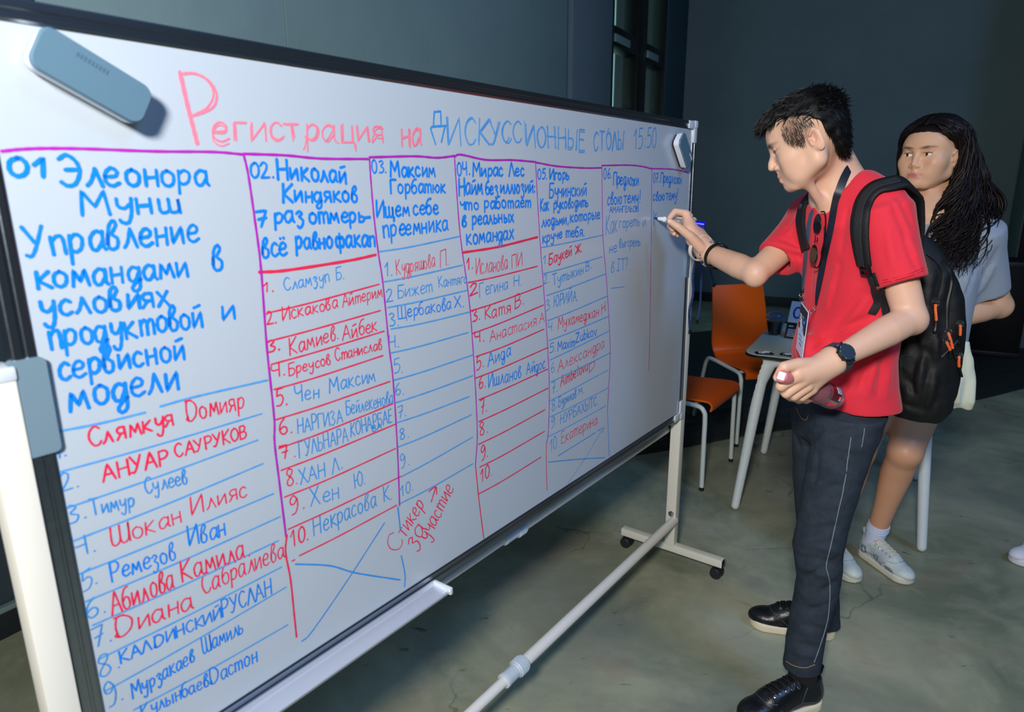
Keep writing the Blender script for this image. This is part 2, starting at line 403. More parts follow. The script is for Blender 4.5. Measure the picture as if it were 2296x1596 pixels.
# floor: polished concrete with stains, cracks and scuffs
def floor_mat():
    m = bpy.data.materials.new('polished_concrete'); m.use_nodes = True; nt = m.node_tree; p = nt.nodes['Principled BSDF']; L = nt.links.new
    tc = nt.nodes.new('ShaderNodeTexCoord')
    def noise(s, d, sc=(1, 1, 1), dist=0):
        mp = nt.nodes.new('ShaderNodeMapping'); mp.inputs['Scale'].default_value = sc; L(tc.outputs['Object'], mp.inputs[0])
        n = nt.nodes.new('ShaderNodeTexNoise'); n.inputs['Scale'].default_value = s; n.inputs['Detail'].default_value = d; n.inputs['Roughness'].default_value = .62; n.inputs['Distortion'].default_value = dist
        L(mp.outputs[0], n.inputs['Vector']); return n.outputs['Fac']
    def ramp(x, a, b, lo=0, hi=1):
        r = nt.nodes.new('ShaderNodeMapRange'); L(x, r.inputs[0]); r.inputs[1].default_value = a; r.inputs[2].default_value = b; r.inputs[3].default_value = lo; r.inputs[4].default_value = hi; return r.outputs[0]
    def mix(f, a, b):
        x = nt.nodes.new('ShaderNodeMix'); x.data_type = 'RGBA'; L(f, x.inputs[0])
        for i, q in ((6, a), (7, b)):
            if isinstance(q, tuple): x.inputs[i].default_value = lin(q)
            else: L(q, x.inputs[i])
        return x.outputs[2]
    c = mix(ramp(noise(1.6, 8, dist=.6), .36, .66), (122, 129, 108), (175, 176, 150))
    c = mix(ramp(noise(5.5, 7, dist=.4), .52, .72, 0, .45), c, (188, 182, 160))
    c = mix(ramp(noise(2.3, 6, (1, 1.4, 1), .8), .54, .72, 0, .55), c, (156, 122, 100))
    c = mix(ramp(noise(.7, 4), .46, .60, 0, .5), c, (116, 122, 122))
    c = mix(ramp(noise(38, 4), .62, .75, 0, .35), c, (116, 116, 100))
    c = mix(ramp(noise(7, 5, (1, 2.2, 1), .3), .66, .74, 0, .8), c, (50, 50, 44))      # dark scuffs
    # hairline cracks
    w = nt.nodes.new('ShaderNodeTexVoronoi'); w.feature = 'DISTANCE_TO_EDGE'; w.inputs['Scale'].default_value = 1.35
    mp = nt.nodes.new('ShaderNodeMapping'); L(tc.outputs['Object'], mp.inputs[0])
    ns = nt.nodes.new('ShaderNodeTexNoise'); ns.inputs['Scale'].default_value = 5; ns.inputs['Detail'].default_value = 6; L(tc.outputs['Object'], ns.inputs['Vector'])
    ad = nt.nodes.new('ShaderNodeVectorMath'); ad.operation = 'MULTIPLY_ADD'; L(ns.outputs['Color'], ad.inputs[0]); ad.inputs[1].default_value = (.28, .28, 0); L(mp.outputs[0], ad.inputs[2]); L(ad.outputs[0], w.inputs['Vector'])
    ck = nt.nodes.new('ShaderNodeMath'); ck.operation = 'MULTIPLY'; L(ramp(w.outputs['Distance'], .0, .006, 1, 0), ck.inputs[0]); L(ramp(noise(1.1, 2), .5, .6, 0, .6), ck.inputs[1])
    c = mix(ck.outputs[0], c, (64, 56, 46))
    L(c, p.inputs['Base Color']); L(ramp(noise(3, 6), .3, .7, .30, .5), p.inputs['Roughness']); p.inputs['Specular IOR Level'].default_value = .42
    b = nt.nodes.new('ShaderNodeBump'); b.inputs['Strength'].default_value = .10; b.inputs['Distance'].default_value = .004; L(noise(30, 6), b.inputs['Height']); L(b.outputs[0], p.inputs['Normal'])
    return m
struct(MB().box((1.5, 4, -.05), (9, 9, .05)).build('floor', floor_mat(), smooth=False))

# dark ridged folds behind the table; beyond them the dark sheet stands in for unlit floor
M_sheet = mat('unlit_floor_dark', (34, 38, 40), rough=.6, noise=(7, .4, 4, (26, 30, 32)))
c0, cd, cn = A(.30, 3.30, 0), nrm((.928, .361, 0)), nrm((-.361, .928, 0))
V = []; F_ = []; us = np.linspace(-.6, 6.2, 120); vs_ = np.r_[0, np.linspace(.004, .75, 70), np.linspace(.80, 2.6, 14)]
for i, u_ in enumerate(us):
    for j, v_ in enumerate(vs_):
        wob = .03*math.sin(u_*1.9)+.012*math.sin(u_*5.1+1); h = .004
        for q_, wd2, hh in ((.03, .022, .016), (.13, .03, .020), (.19, .018, .012), (.30, .035, .026), (.44, .04, .022), (.56, .03, .018)):
            h += hh*(.65+.35*math.sin(u_*1.3+q_*40))*math.exp(-((v_-q_-.02*math.sin(u_*2.2+q_*30))/wd2)**2)
        p_ = c0+cd*u_+cn*(v_+wob); V.append((p_[0], p_[1], 0.001 if j == 0 else h))
nv_ = len(vs_)
for i in range(len(us)-1):
    for j in range(nv_-1): F_.append((i*nv_+j, (i+1)*nv_+j, (i+1)*nv_+j+1, i*nv_+j+1))
sheet = MB().add(V, F_).build('unlit_floor_sheet', M_sheet, auto=0)
tag(sheet, 'dark sheet with ridged folds behind the chairs, its far part standing in for unlit floor', 'sheet')
M_rub = mat('black_rubber', (20, 23, 25), rough=.55)
# black speaker case standing in the shadow by the pillar, red hook on the corner guard
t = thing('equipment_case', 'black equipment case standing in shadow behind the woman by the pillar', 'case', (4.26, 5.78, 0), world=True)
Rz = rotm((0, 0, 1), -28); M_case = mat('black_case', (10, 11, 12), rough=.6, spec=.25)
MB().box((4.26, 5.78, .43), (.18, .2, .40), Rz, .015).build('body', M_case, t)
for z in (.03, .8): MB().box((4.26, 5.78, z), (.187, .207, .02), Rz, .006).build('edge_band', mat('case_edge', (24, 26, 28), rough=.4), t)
for sx in (-1, 1):
    for sy in (-1, 1): MB().lathe([(.02, 0), (.02, .03)], A(4.26, 5.78, 0)+Rz@A(sx*.14, sy*.16, 0), n=12).build('foot', M_rub, t)
t = thing('wall_hook', 'red hook fixed to the black corner guard at the right edge', 'hook', (4.56, 5.93, 1.37), world=True)
M_red = mat('red_enamel', (150, 22, 24), rough=.4)
MB().box((4.572, 5.932, 1.40), (.02, .006, .05), Rz, .003).build('plate', M_red, t)
MB().tube(spline([(4.57, 5.925, 1.43), (4.53, 5.89, 1.45), (4.50, 5.87, 1.42), (4.50, 5.87, 1.33)], 6), .011, 8).build('prong', M_red, t)
t = thing('pipe_clamp', 'small shiny steel clamp on the black corner guard at the right edge', 'clamp', (4.57, 5.93, .96), world=True)
MB().box((4.575, 5.925, .97), (.05, .006, .014), Rz, .003).build('band', mat('chrome', (200, 205, 210), rough=.15, metal=1), t)
MB().lathe([(.010, 0), (.010, .01), (.006, .014)], A(4.552, 5.915, .97), BWN*.6+A(-.2, -.6, 0), 10).build('screw', MATS['chrome'], t)


# ------------------------------------------------------------------ the whiteboard on its rolling stand
BLx, BLy, BZ = -.573, .779, .640                     # lower left corner of the white surface
BU = A(.603, .798, 0); BU /= np.linalg.norm(BU); BNn = A(BU[1], -BU[0], 0)   # along the board, towards the viewer
BW_, BH_ = 1.977, 1.0055
WBROT = math.atan2(BU[1], BU[0])
def bp(a, b, d=0):                                    # board metres -> local coordinates of the stand (x along, -y to the viewer)
    return A(a, .0086*b-d, BZ+b)
def bw(a, b, d=0): return A(BLx, BLy, 0)+BU*a-BNn*(.0086*b-d)+A(0, 0, BZ+b)   # same in the world
wb = thing('whiteboard', 'large white rolling whiteboard covered in blue and red handwriting', 'whiteboard', (BLx, BLy, 0), WBROT)
M_white = mat('white_enamel', (179, 190, 201), rough=.22, spec=.45, noise=(1.2, .35, 5, (173, 184, 199)))
M_alu = mat('aluminium', (150, 158, 168), rough=.28, metal=1, bump=(40, .05, (.05, 1, 1)))
M_cream = mat('cream_powder_coat', (226, 224, 214), rough=.42, noise=(3, .3, 3, (216, 216, 208)))
M_gplast = mat('grey_blue_plastic', (108, 132, 146), rough=.5); M_cap = mat('clear_grey_plastic', (206, 214, 222), rough=.25, spec=.6)
M_ltube = mat('white_tube', (232, 230, 226), rough=.35); M_coll = mat('collar_plastic', (200, 212, 222), rough=.45)
M_steel = mat('zinc_steel', (190, 194, 198), rough=.25, metal=1)
surf = MB().box(bp(BW_/2, BH_/2, -.006), (BW_/2+.004, .006, BH_/2+.004), None, 0).build('writing_surface', M_white, wb, smooth=False)
# shear the panel to the lean of the frame
for v in surf.data.vertices: v.co.y = -(.0) + .0086*(v.co.z-BZ) + (.0 if v.co.y < .008 else .012)
MB().box(bp(BW_/2, BH_/2, -.016), (BW_/2, .003, BH_/2), None, 0).build('back_panel', mat('grey_back_panel', (150, 156, 160), rough=.6), wb)
# frame rails: stepped aluminium section; profile (across, towards viewer)
rail = [(-.002, -.02), (-.002, .002), (.001, .0032), (.007, .0032), (.0085, .0022), (.0115, .0022), (.013, .0050), (.021, .0050), (.023, .0040), (.023, -.02)]
def rail_sweep(p0, p1, outward):
    out = A(*outward); view = A(0, -1, .0086); return MB().sweep(rail, [p0, p1], out, view)
rail_sweep(bp(0, BH_), bp(BW_, BH_), (0, 0, 1)).build('top_rail', M_alu, wb, auto=20)
rail_sweep(bp(0, 0), bp(BW_, 0), (0, 0, -1)).build('bottom_rail', M_alu, wb, auto=20)
rail_sweep(bp(0, 0), bp(0, BH_), (-1, 0, 0)).build('side_rail', M_alu, wb, auto=20)
rail_sweep(bp(BW_, 0), bp(BW_, BH_), (1, 0, 0)).build('side_rail', M_alu, wb, auto=20)
for a, b, sa, sb in ((0, 0, -1, -1), (0, BH_, -1, 1), (BW_, 0, 1, -1), (BW_, BH_, 1, 1)):
    q = MB()
    e_ = .020 if a == 0 else .034
    q.box(bp(a+sa*.0115, b-sb*.012, -.005), (.0128, .0125, e_), None, .003); q.box(bp(a-sa*(e_-.024), b+sb*.0115, -.005), (e_, .0125, .0128), None, .003)
    q.box(bp(a+sa*.014, b+sb*.014, -.004), (.0125, .014, .0125), None, .005)
    q.build('corner_cap', M_cap, wb)
# pen tray under the left part of the bottom rail
tr = [(-.004, 0), (-.048, -.004), (-.052, .004), (-.049, .006), (-.045, .0), (-.008, .004), (-.004, .014), (0, .014)]
tray = MB().sweep([(q[0], q[1]) for q in tr], [bp(.06, -.028), bp(.655, -.028)], (0, 1, 0), (0, 0, 1)).build('pen_tray', mat('tray_aluminium', (206, 212, 226), rough=.38, metal=.55), wb, auto=25)
MB().box(bp(.657, -.024, .026), (.004, .029, .008), None, .002).build('end_cap', M_cap, tray)
MB().box(bp(.058, -.024, .026), (.004, .029, .008), None, .002).build('end_cap', M_cap, tray)
# posts, clamps, feet, casters
for a, tag_ in ((-.0425, 0), (BW_+.038, 1)):
    y0 = .016
    post = MB().box((a, y0, .66), (.018, .020, .585), None, .0025).build('post', M_cream, wb)
    MB().box((a, y0, 1.252), (.0195, .0215, .009), None, .004).build('post_cap', M_cap, post)
    for z in (1.165, .215):
        MB().lathe([(.012, 0), (.012, .003), (.0075, .004), (.0075, .008), (.003, .009)], A(a+(.018 if tag_ == 0 else -.018), y0-.003, z), (1 if tag_ == 0 else -1, 0, 0), 14).build('bolt', M_steel, post)
    sgn = 1 if tag_ == 0 else -1; e = 0 if tag_ == 0 else BW_
    cl = MB(); cl.prism(rrect(.0195, .061, .007), bp(e-sgn*.0105, .565, -.006), (1, 0, 0), (0, 0, 1), .013); cl.box(bp(e-sgn*.0235, .565, -.010), (.004, .014, .055), None, .003)
    cl.build('clamp', M_gplast, wb)
    ft = MB(); ft.box((a, y0, .066), (.0155, .213, .0155), None, .002); foot = ft.build('foot_bar', M_cream, wb)
    for sy in (-1, 1):
        MB().box((a, y0+sy*.2132, .066), (.0128, .0008, .0128), None, 0).build('tube_end', M_blk, foot)
        MB().lathe([(.006, 0), (.006, .006), (.003, .009)], (a, y0+sy*.035, .0505), (0, 0, -1), 10).build('bolt', M_steel, foot)
    for sy in (-1, 1):
        c = MB(); cy = y0+sy*.192; rr = .0215
        M_cas = mat('caster_plastic', (30, 35, 42), rough=.45)
        c.lathe([(.012, .040), (.014, .046), (.006, .0465), (.005, .054)], (a, cy, 0), n=14)
        hood = [(math.cos(t)*.0235, rr+math.sin(t)*.0235) for t in np.linspace(-.3, math.pi+.3, 14)]
        c.prism(hood, (a+.006+.0, cy, 0) if 0 else (a-.008, cy, 0), (0, 1, 0), (0, 0, 1), .016)
        cas = c.build('caster', M_cas, wb)
        for dx in (-.0165, .0165):
            MB().lathe([(.0, -.008), (.012, -.0085), (.0185, -.0075), (rr, -.004), (rr, .004), (.0185, .0075), (.012, .0085), (0, .008)], (a+dx, cy, rr), (1, 0, 0), 22).build('wheel', M_cas, cas)
        MB().lathe([(.0055, .046), (.0055, .0515)], (a, cy, 0), n=8).build('stem', M_steel, cas)
# lower cross tube (telescopic, with collar) and the tube behind the board
def cross(y, z, name, mt, r, ac):
    t_ = MB(); t_.tube([(-.03, y, z), (ac, y, z)], r*.9, 16); t_.tube([(ac, y, z), (BW_+.03, y, z)], r*1.1, 16); tb = t_.build(name, mt, wb)
    pr = [(r*.95, -.052), (r*1.3, -.05), (r*1.36, -.044), (r*1.3, -.038), (r*1.26, -.002), (r*1.36, 0), (r*1.36, .004), (r*1.5, .006), (r*1.55, .035), (r*1.5, .040), (r*1.15, .042)]
    cb = MB(); cb.lathe(pr, (ac, y, z), (1, 0, 0), 24)
    for k in range(26):
        g = 2*math.pi*k/26; cb.box((ac+.021, y+math.cos(g)*r*1.53, z+math.sin(g)*r*1.53), (.014, .0009, .0009))
    cb.build('tube_collar', M_coll, tb)
cross(.004, .186, 'lower_cross_tube', M_ltube, .0155, .96)
cross(.055, .553, 'upper_cross_tube', M_cream, .0115, 1.03)

# ------------------------------------------------------------------ handwriting: a stroke alphabet laid on the board in millimetres
G = {}
def gl(ch, w, s): G[ch] = (w, [(p.startswith('~'), [tuple(map(float, q.split(','))) for q in p.strip('~').split()]) for p in s.split('|')])
O = '~%s'
for ch, w, s in (
 ('А', 7, '0,0 3.6,10 7,0|1.4,3.8 5.6,3.8'), ('Б', 6, '5.8,10 .3,10 .2,0|~.2,5.6 4,5.5 5.9,3 4.2,.3 .2,0'), ('В', 6, '.3,0 .5,10|~.5,10 4,10 5,7.8 3.4,5.6 .8,5.4|~.8,5.4 4.6,5 5.8,2.6 4,.2 .3,0'),
 ('Г', 5.5, '.2,0 .5,10 5.5,10'), ('Д', 8, '~1.8,0 1.2,5 2.4,9.8 5.5,9.4 7.8,6.5 6.8,2.2 3.4,-.2 .6,.8 1.4,2.2|1.2,9.8 5,10'), ('Е', 5.2, '5,10 .5,10 .2,0 5.2,.2|.4,5.2 4.4,5.4'), ('Ж', 8, '4,0 4,10|0,10 4,5.2 0,0|8,10 4,5.2 8,0'),
 ('З', 5.5, '~.3,8.6 2.6,10 5,8 2.4,5.4 5.4,3 2.8,0 .2,1.2'), ('И', 6.5, '.3,10 .2,0 6.2,10 6.4,0'), ('Й', 6.5, '.3,10 .2,0 6.2,10 6.4,0|2,11.8 5,12.2'), ('К', 6, '.5,10 .3,0|5.8,10 .5,4.8 6,0'), ('Л', 6.5, '0,0 3.2,10 6.5,0'),
 ('М', 8, '.2,0 1,10 4,3.4 7,10 7.8,0'), ('Н', 6.4, '.4,10 .2,0|6.2,10 6,0|.3,5 6.1,5.4'), ('О', 6.8, '~3.4,10 .8,8 .3,4 2.6,0 5.6,1.4 6.6,5.4 5.2,9 3.2,10'), ('П', 6.4, '.2,0 .4,9.8 6.2,10 6.4,0'), ('Р', 5.8, '.4,0 .5,10|~.5,10 4.2,10 5.8,7.6 4,5 .5,4.6'),
 ('С', 5.8, '~5.6,8.6 3.6,10 1,8 .2,4.2 2,.4 4.4,.2 5.8,1.8'), ('Т', 6.2, '0,10 6.2,10|3.1,10 3,0'), ('У', 6.2, '.2,10 3.2,4.8|~6.2,10 3.4,3 1.6,.2 .2,.6'), ('Ф', 7.5, '3.8,11 3.8,-1|~3.8,8.4 .6,7.4 .8,3.6 3.8,2.6 7,4 7,7.4 3.8,8.4'), ('Х', 6, '.2,10 6,0|5.8,10 0,0'),
 ('Ч', 5.8, '~.3,10 .6,6.2 2.6,5 5.6,6.4|5.8,10 5.6,0'), ('Ш', 8.4, '~.3,10 .2,2 1.6,0 3.8,2 4.2,9.6|~4.2,9.6 4.2,2 5.6,0 7.8,2 8.2,10 8.2,0'), ('Щ', 8.6, '.2,10 .2,0 8,0 8,10|4.1,10 4.1,0|8,0 8.8,0 8.6,-2.2'), ('Ы', 8, '.3,10 .2,0|~.3,5.6 3.6,5.4 4.6,2.8 3,.2 .2,0|7.6,10 7.6,0'), ('Ь', 5.4, '.3,10 .2,0|~.3,5.6 4,5.4 5.2,2.8 3.4,.2 .2,0'),
 ('Э', 6.2, '~.4,8.6 2.8,10 5.4,8 6.2,4.6 4.6,.8 2.2,0 .4,1.2|2,5.2 6,5.3'), ('Ю', 8.4, '.3,10 .2,0|.3,5 3.2,5.2|~5.8,10 3.6,7 3.6,2.6 5.8,0 8,2.6 8,7.4 5.8,10'), ('Я', 6, '5.6,10 5.6,0|~5.6,10 2,9.8 .6,7.4 2.4,5 5.6,4.8|3,5 .2,0'),
 ('а', 5.2, '~4.6,5.4 2.4,6.2 .3,4 .6,.8 2.4,.2 4.6,3|4.7,6 4.6,1 5.4,.1'), ('б', 5, '~4.8,9.8 2.4,9.2 .4,6 .3,2 2.2,0 4.6,1.4 4.4,4.6 2.4,5.6 .6,4'), ('в', 4.4, '~.4,2 1.2,7.6 3,9.6 3.8,8 2.2,5.2 4,3.4 3.6,.6 1.4,0 .3,2 .6,5'), ('г', 3.8, '.2,0 .4,6 3.8,6'),
 ('д', 5, '~4.4,5.2 2.2,6.2 .3,4 .6,.8 2.6,.4 4.5,4|~4.7,6 4.6,0 4.2,-3 2.4,-4.2 1.2,-2.8 2.6,-.8 5,.8'), ('е', 4.8, '~.5,3.2 3.6,3.4 4.4,5 2.6,6.2 .6,4.4 .4,1.4 2.4,0 4.8,1'), ('ё', 4.8, '~.5,3.2 3.6,3.4 4.4,5 2.6,6.2 .6,4.4 .4,1.4 2.4,0 4.8,1|1.3,8.4 1.5,8.2|3.5,8.5 3.7,8.3'), ('ж', 7, '3.5,6 3.5,0|.2,6 3.4,3 .1,0|6.8,6 3.6,3 7,0'),
 ('з', 4.4, '~.5,5 2.4,6.2 3.8,4.8 2,3 4,1 3.4,-2 1.6,-3.6 .4,-2.4'), ('и', 5, '.4,6 .3,.2 4.6,6 4.7,0'), ('й', 5, '.4,6 .3,.2 4.6,6 4.7,0|1.4,8.2 4.4,9'), ('к', 4.8, '.5,6.4 .3,0|4.4,6.2 .6,3 4.8,0'), ('л', 4.8, '~0,.2 1.4,2 2.8,6.2|2.8,6.2 4.8,0'), ('м', 6.2, '.1,0 1.2,6.2 3,1.6 5,6.2 6,0'),
 ('н', 4.8, '.4,6 .3,0|4.5,6 4.4,0|.3,3 4.4,3.3'), ('о', 4.8, '~2.4,6.1 .5,4.8 .4,1.6 2.2,0 4.2,1.2 4.5,4.4 2.4,6.1'), ('п', 4.8, '.4,0 .4,6|~.4,4.4 2.4,6.1 4.2,5.4 4.4,0'), ('р', 4.8, '.6,6 .2,-3.4|~.5,4.6 2.6,6.2 4.6,4.8 4,1.6 2,.4 .5,1.4'), ('с', 4.2, '~4,5.2 2.4,6.2 .5,4.4 .4,1.4 2.2,0 4.2,1'),
 ('т', 6.6, '.4,6 .4,0|~.4,4.2 2,6.1 3.3,5 3.3,0|~3.3,4.2 5,6.1 6.3,5 6.4,0'), ('τ', 5, '0,6 5,6.1|2.5,6.1 2.5,0'), ('у', 4.8, '~.4,6 .6,3.2 2.4,2.2 4.4,4.2|~4.7,6 4.2,0 3,-3.6 1.2,-3.4 .6,-2.4'), ('ф', 7, '3.4,8 3.3,-3|~3.4,5.2 1.4,6 .3,3.4 1.4,.4 3.4,1.4 5.4,.4 6.6,3 5.4,6 3.4,5'), ('х', 4.6, '.3,6 4.6,0|4.4,6.1 .1,0'), ('ц', 5, '.4,6 .3,0 4.6,.1 4.7,6|4.6,.1 5.4,0 5.6,-2.2'),
 ('ч', 4.4, '~.3,6 .6,4 2,3.4 4.2,4.6|4.4,6 4.3,0'), ('ш', 6.8, '~.4,6 .3,1 1.6,.1 3.2,1.4 3.5,6|~3.5,6 3.5,1 4.8,.1 6.4,1.4 6.6,6 6.6,0'), ('щ', 7.2, '~.4,6 .3,1 1.6,.1 3.2,1.4 3.5,6|~3.5,6 3.5,1 4.8,.1 6.4,1.4 6.6,6 6.6,0|6.6,.2 7.4,-.4 7,-2.4'), ('ы', 6.4, '.4,6 .3,0|~.3,3.2 2.6,3.3 3.6,1.6 2.4,.1 .3,0|6,6 6,0'), ('ь', 4.4, '.4,6 .3,0|~.3,3.4 3,3.4 4.2,1.6 2.8,.1 .3,0'),
 ('э', 4.6, '~.3,5.2 2,6.2 4.2,4.6 4.2,1.6 2.2,0 .3,1|1.6,3.2 4.3,3.2'), ('ю', 6.8, '.3,6 .2,0|.3,3 2.6,3.2|~4.6,6.1 2.9,4.4 2.9,1.6 4.6,0 6.4,1.6 6.4,4.6 4.6,6.1'), ('я', 4.8, '4.4,6 4.5,0|~4.4,6 1.6,6 .6,4.4 1.8,2.9 4.4,2.9|2.4,2.9 .2,0'),
 ('0', 5.2, '~2.6,10 .6,8 .4,3 2.2,0 4.4,1.6 5,6 3.8,9.4 2.4,10'), ('1', 4, '.2,6.4 2.8,10 2.4,0'), ('2', 5.2, '~.4,8 2.2,10 4.2,8.8 3.6,5.4 .2,.3|.2,.3 5.2,.4'), ('3', 5, '~.4,9 2.8,10 4.4,8 2,5.6 4.8,3.4 3.6,.4 .3,.2'), ('4', 5.2, '~.6,10 .2,5.6 1.6,4.6 4.4,5.4|4.8,10 4.6,0'), ('5', 5, '4.6,10 1,9.8 .6,5.8|~.6,5.8 3.4,6.2 4.8,3.6 3.2,.4 .3,.2'),
 ('6', 5, '~4,10 1.4,7.2 .3,3 1.8,.2 4.2,1.2 4.6,3.8 2.8,5 .6,3.4'), ('7', 5, '.2,9.8 4.8,10 2.2,0|1.2,4.8 4.6,5.4'), ('8', 5, '~2.6,5.4 .8,7.4 2,9.8 4.2,9 3.8,6.8 1,3.4 .6,1.2 2.4,0 4.4,1.6 3.8,4 2.6,5.4'), ('9', 5, '~4.4,7.6 2.6,10 .6,8.4 1,5.8 3,5.6 4.4,7.4 4.6,4 3.2,.4 1,0'),
 ('.', 1.6, '.6,.1 .9,.3'), (',', 2, '.9,.6 .3,-1.6'), (':', 2, '.9,.8 1,1|.9,4.8 1,5'), ('!', 2, '1.2,10 .9,3|.8,.2 .9,.4'), ('?', 4, '~.3,8 1.8,10 3.6,8.4 2,5.4 1.8,3|1.7,.3 1.8,.5'), ('-', 4, '.4,3 3.6,3.3'),
 ('M', 8, '.2,0 1,10 4,3.4 7,10 7.8,0'), ('Z', 6, '.2,9.6 5.8,10 .2,.2 6,.4'), ('A', 7, '0,0 3.6,10 7,0|1.4,3.8 5.6,3.8'), ('D', 7, '.6,0 .6,10|~.4,9.6 4.4,9.2 6.6,5.4 4.4,1 .2,0'), ('I', 4, '2,10 2,0|.2,10 3.8,10|.2,0 3.8,0'), ('T', 6, '0,10 6,10|3,10 3,0'),
 ('a', 5.2, '~4.6,5.4 2.4,6.2 .3,4 .6,.8 2.4,.2 4.6,3|4.7,6 4.6,1 5.4,.1'), ('x', 4.6, '.3,6 4.6,0|4.4,6.1 .1,0'), ('i', 1.8, '.9,6 .8,0|.9,8.4 1,8.6'), ('m', 6.6, '.4,6 .4,0|~.4,4.2 2,6.1 3.3,5 3.3,0|~3.3,4.2 5,6.1 6.3,5 6.4,0'), ('u', 4.8, '~.4,6 .5,1.4 2.2,.1 4.2,2|4.5,6 4.5,0'), ('b', 4.6, '.4,10 .3,0|~.3,4.6 2.6,6 4.4,3.4 2.8,.2 .3,.6'),
 ('k', 4.6, '.4,10 .3,0|4.2,6 .5,2.8 4.6,0'), ('o', 4.8, '~2.4,6.1 .5,4.8 .4,1.6 2.2,0 4.2,1.2 4.5,4.4 2.4,6.1'), ('v', 4.6, '.2,6 2.2,0 4.4,6'), ('e', 4.8, '~.5,3.2 3.6,3.4 4.4,5 2.6,6.2 .6,4.4 .4,1.4 2.4,0 4.8,1'), ('t', 3.6, '1.8,9 1.8,0|.2,6 3.6,6.2'), (' ', 4, '0,0 0,0')):
    gl(ch, w, s)
INK = {}
for k_, c_ in (('b', (6, 128, 236)), ('c', (44, 142, 226)), ('r', (234, 34, 78)), ('k', (244, 124, 150)), ('p', (176, 30, 180))):
    INK[k_] = mat('ink_'+k_, c_, rough=.4, spec=.3, noise=(90, .45, 3, tuple(int(q*.75+64*.6) for q in c_)))
INK['t'] = mat('ink_t', (72, 152, 222), rough=.4, spec=.3, noise=(90, .5, 3, (100, 170, 230)))
lift = [0]
def ribbon(b, pts, w):
    """a flat pen stroke of width w (m) on the board through pts (a, b metres), rounded ends"""
    p = np.asarray(pts, float); keep = [0]+[i for i in range(1, len(p)) if np.linalg.norm(p[i]-p[i-1]) > 1e-6]; p = p[keep]
    if len(p) < 2: p = np.array([p[0]-[w*.05, 0], p[0]+[w*.05, 0]])
    t = np.gradient(p, axis=0); t /= np.linalg.norm(t, axis=1)[:, None]+1e-12; n = np.stack([-t[:, 1], t[:, 0]], 1)
    lift[0] += 1; d = .0005+(lift[0] % 60)*.000006
    ww = w/2*(1+.10*np.sin(np.arange(len(p))*1.7+lift[0])); L = p+n*ww[:, None]; R_ = p-n*ww[:, None]
    v = []; f = []
    for i in range(len(p)): v += [L[i], R_[i]]
    for i in range(len(p)-1): f.append((2*i, 2*i+1, 2*i+3, 2*i+2))
    for e, s in ((0, -1), (len(p)-1, 1)):
        base = len(v); a0 = math.atan2(n[e][1], n[e][0]); rr = ww[e]
        for q in range(1, 4): an = a0-s*math.pi*q/4; v.append(p[e]+rr*np.array([math.cos(an), math.sin(an)]))
        f.append((2*e, base, base+1, base+2, 2*e+1))
    b.add([bp(x, y, d) for x, y in v], f)
def corner_pts(P):                                      # resample straight-line strokes, keeping corners
    out = []
    for i in range(len(P)-1):
        for t_ in (0, .12, .5, .88): out.append(P[i]+(P[i+1]-P[i])*t_)
    out.append(P[-1]); return out
def write(text, a0, b0, a1, b1, cap, wd, flags, rng):
    units = [G[c][0] for c in text]; gap = 1.5; tot = sum(units)+gap*(len(text)-1)
    p0, p1 = np.array([a0, b0])/1000, np.array([a1, b1])/1000; d = p1-p0; L = np.linalg.norm(d); d = d/L; sx = L/tot; sy = cap/10000
    if 'x' in flags: sy *= 1.0
    up = np.array([-d[1], d[0]]) if 'r' in flags else np.array([0., 1.])
    b = MB(); x = 0; w = wd/1000*(.66+.60*a0/2000)
    for c, u in zip(text, units):
        jx, jy, js = rng.normal()*.25, rng.normal()*.18, 1+rng.normal()*.04; sl = rng.normal()*.03
        for sm, P in G[c][1]:
            Q = np.array([p0+d*((x+jx+px*1.0+py*sl)*sx)+up*((py+jy)*sy*js) for px, py in P])
            Q = spline(Q, 6) if sm else np.array(corner_pts(Q))
            ribbon(b, Q, w*(1+rng.normal()*.06))
            if 'd' in flags:                            # double, scratchy strokes of the title
                ribbon(b, Q+rng.normal(size=2)*.0022+np.linspace(-1, 1, len(Q))[:, None]*rng.normal(size=2)*.0025, w*.7)
        x += u+gap
    return b
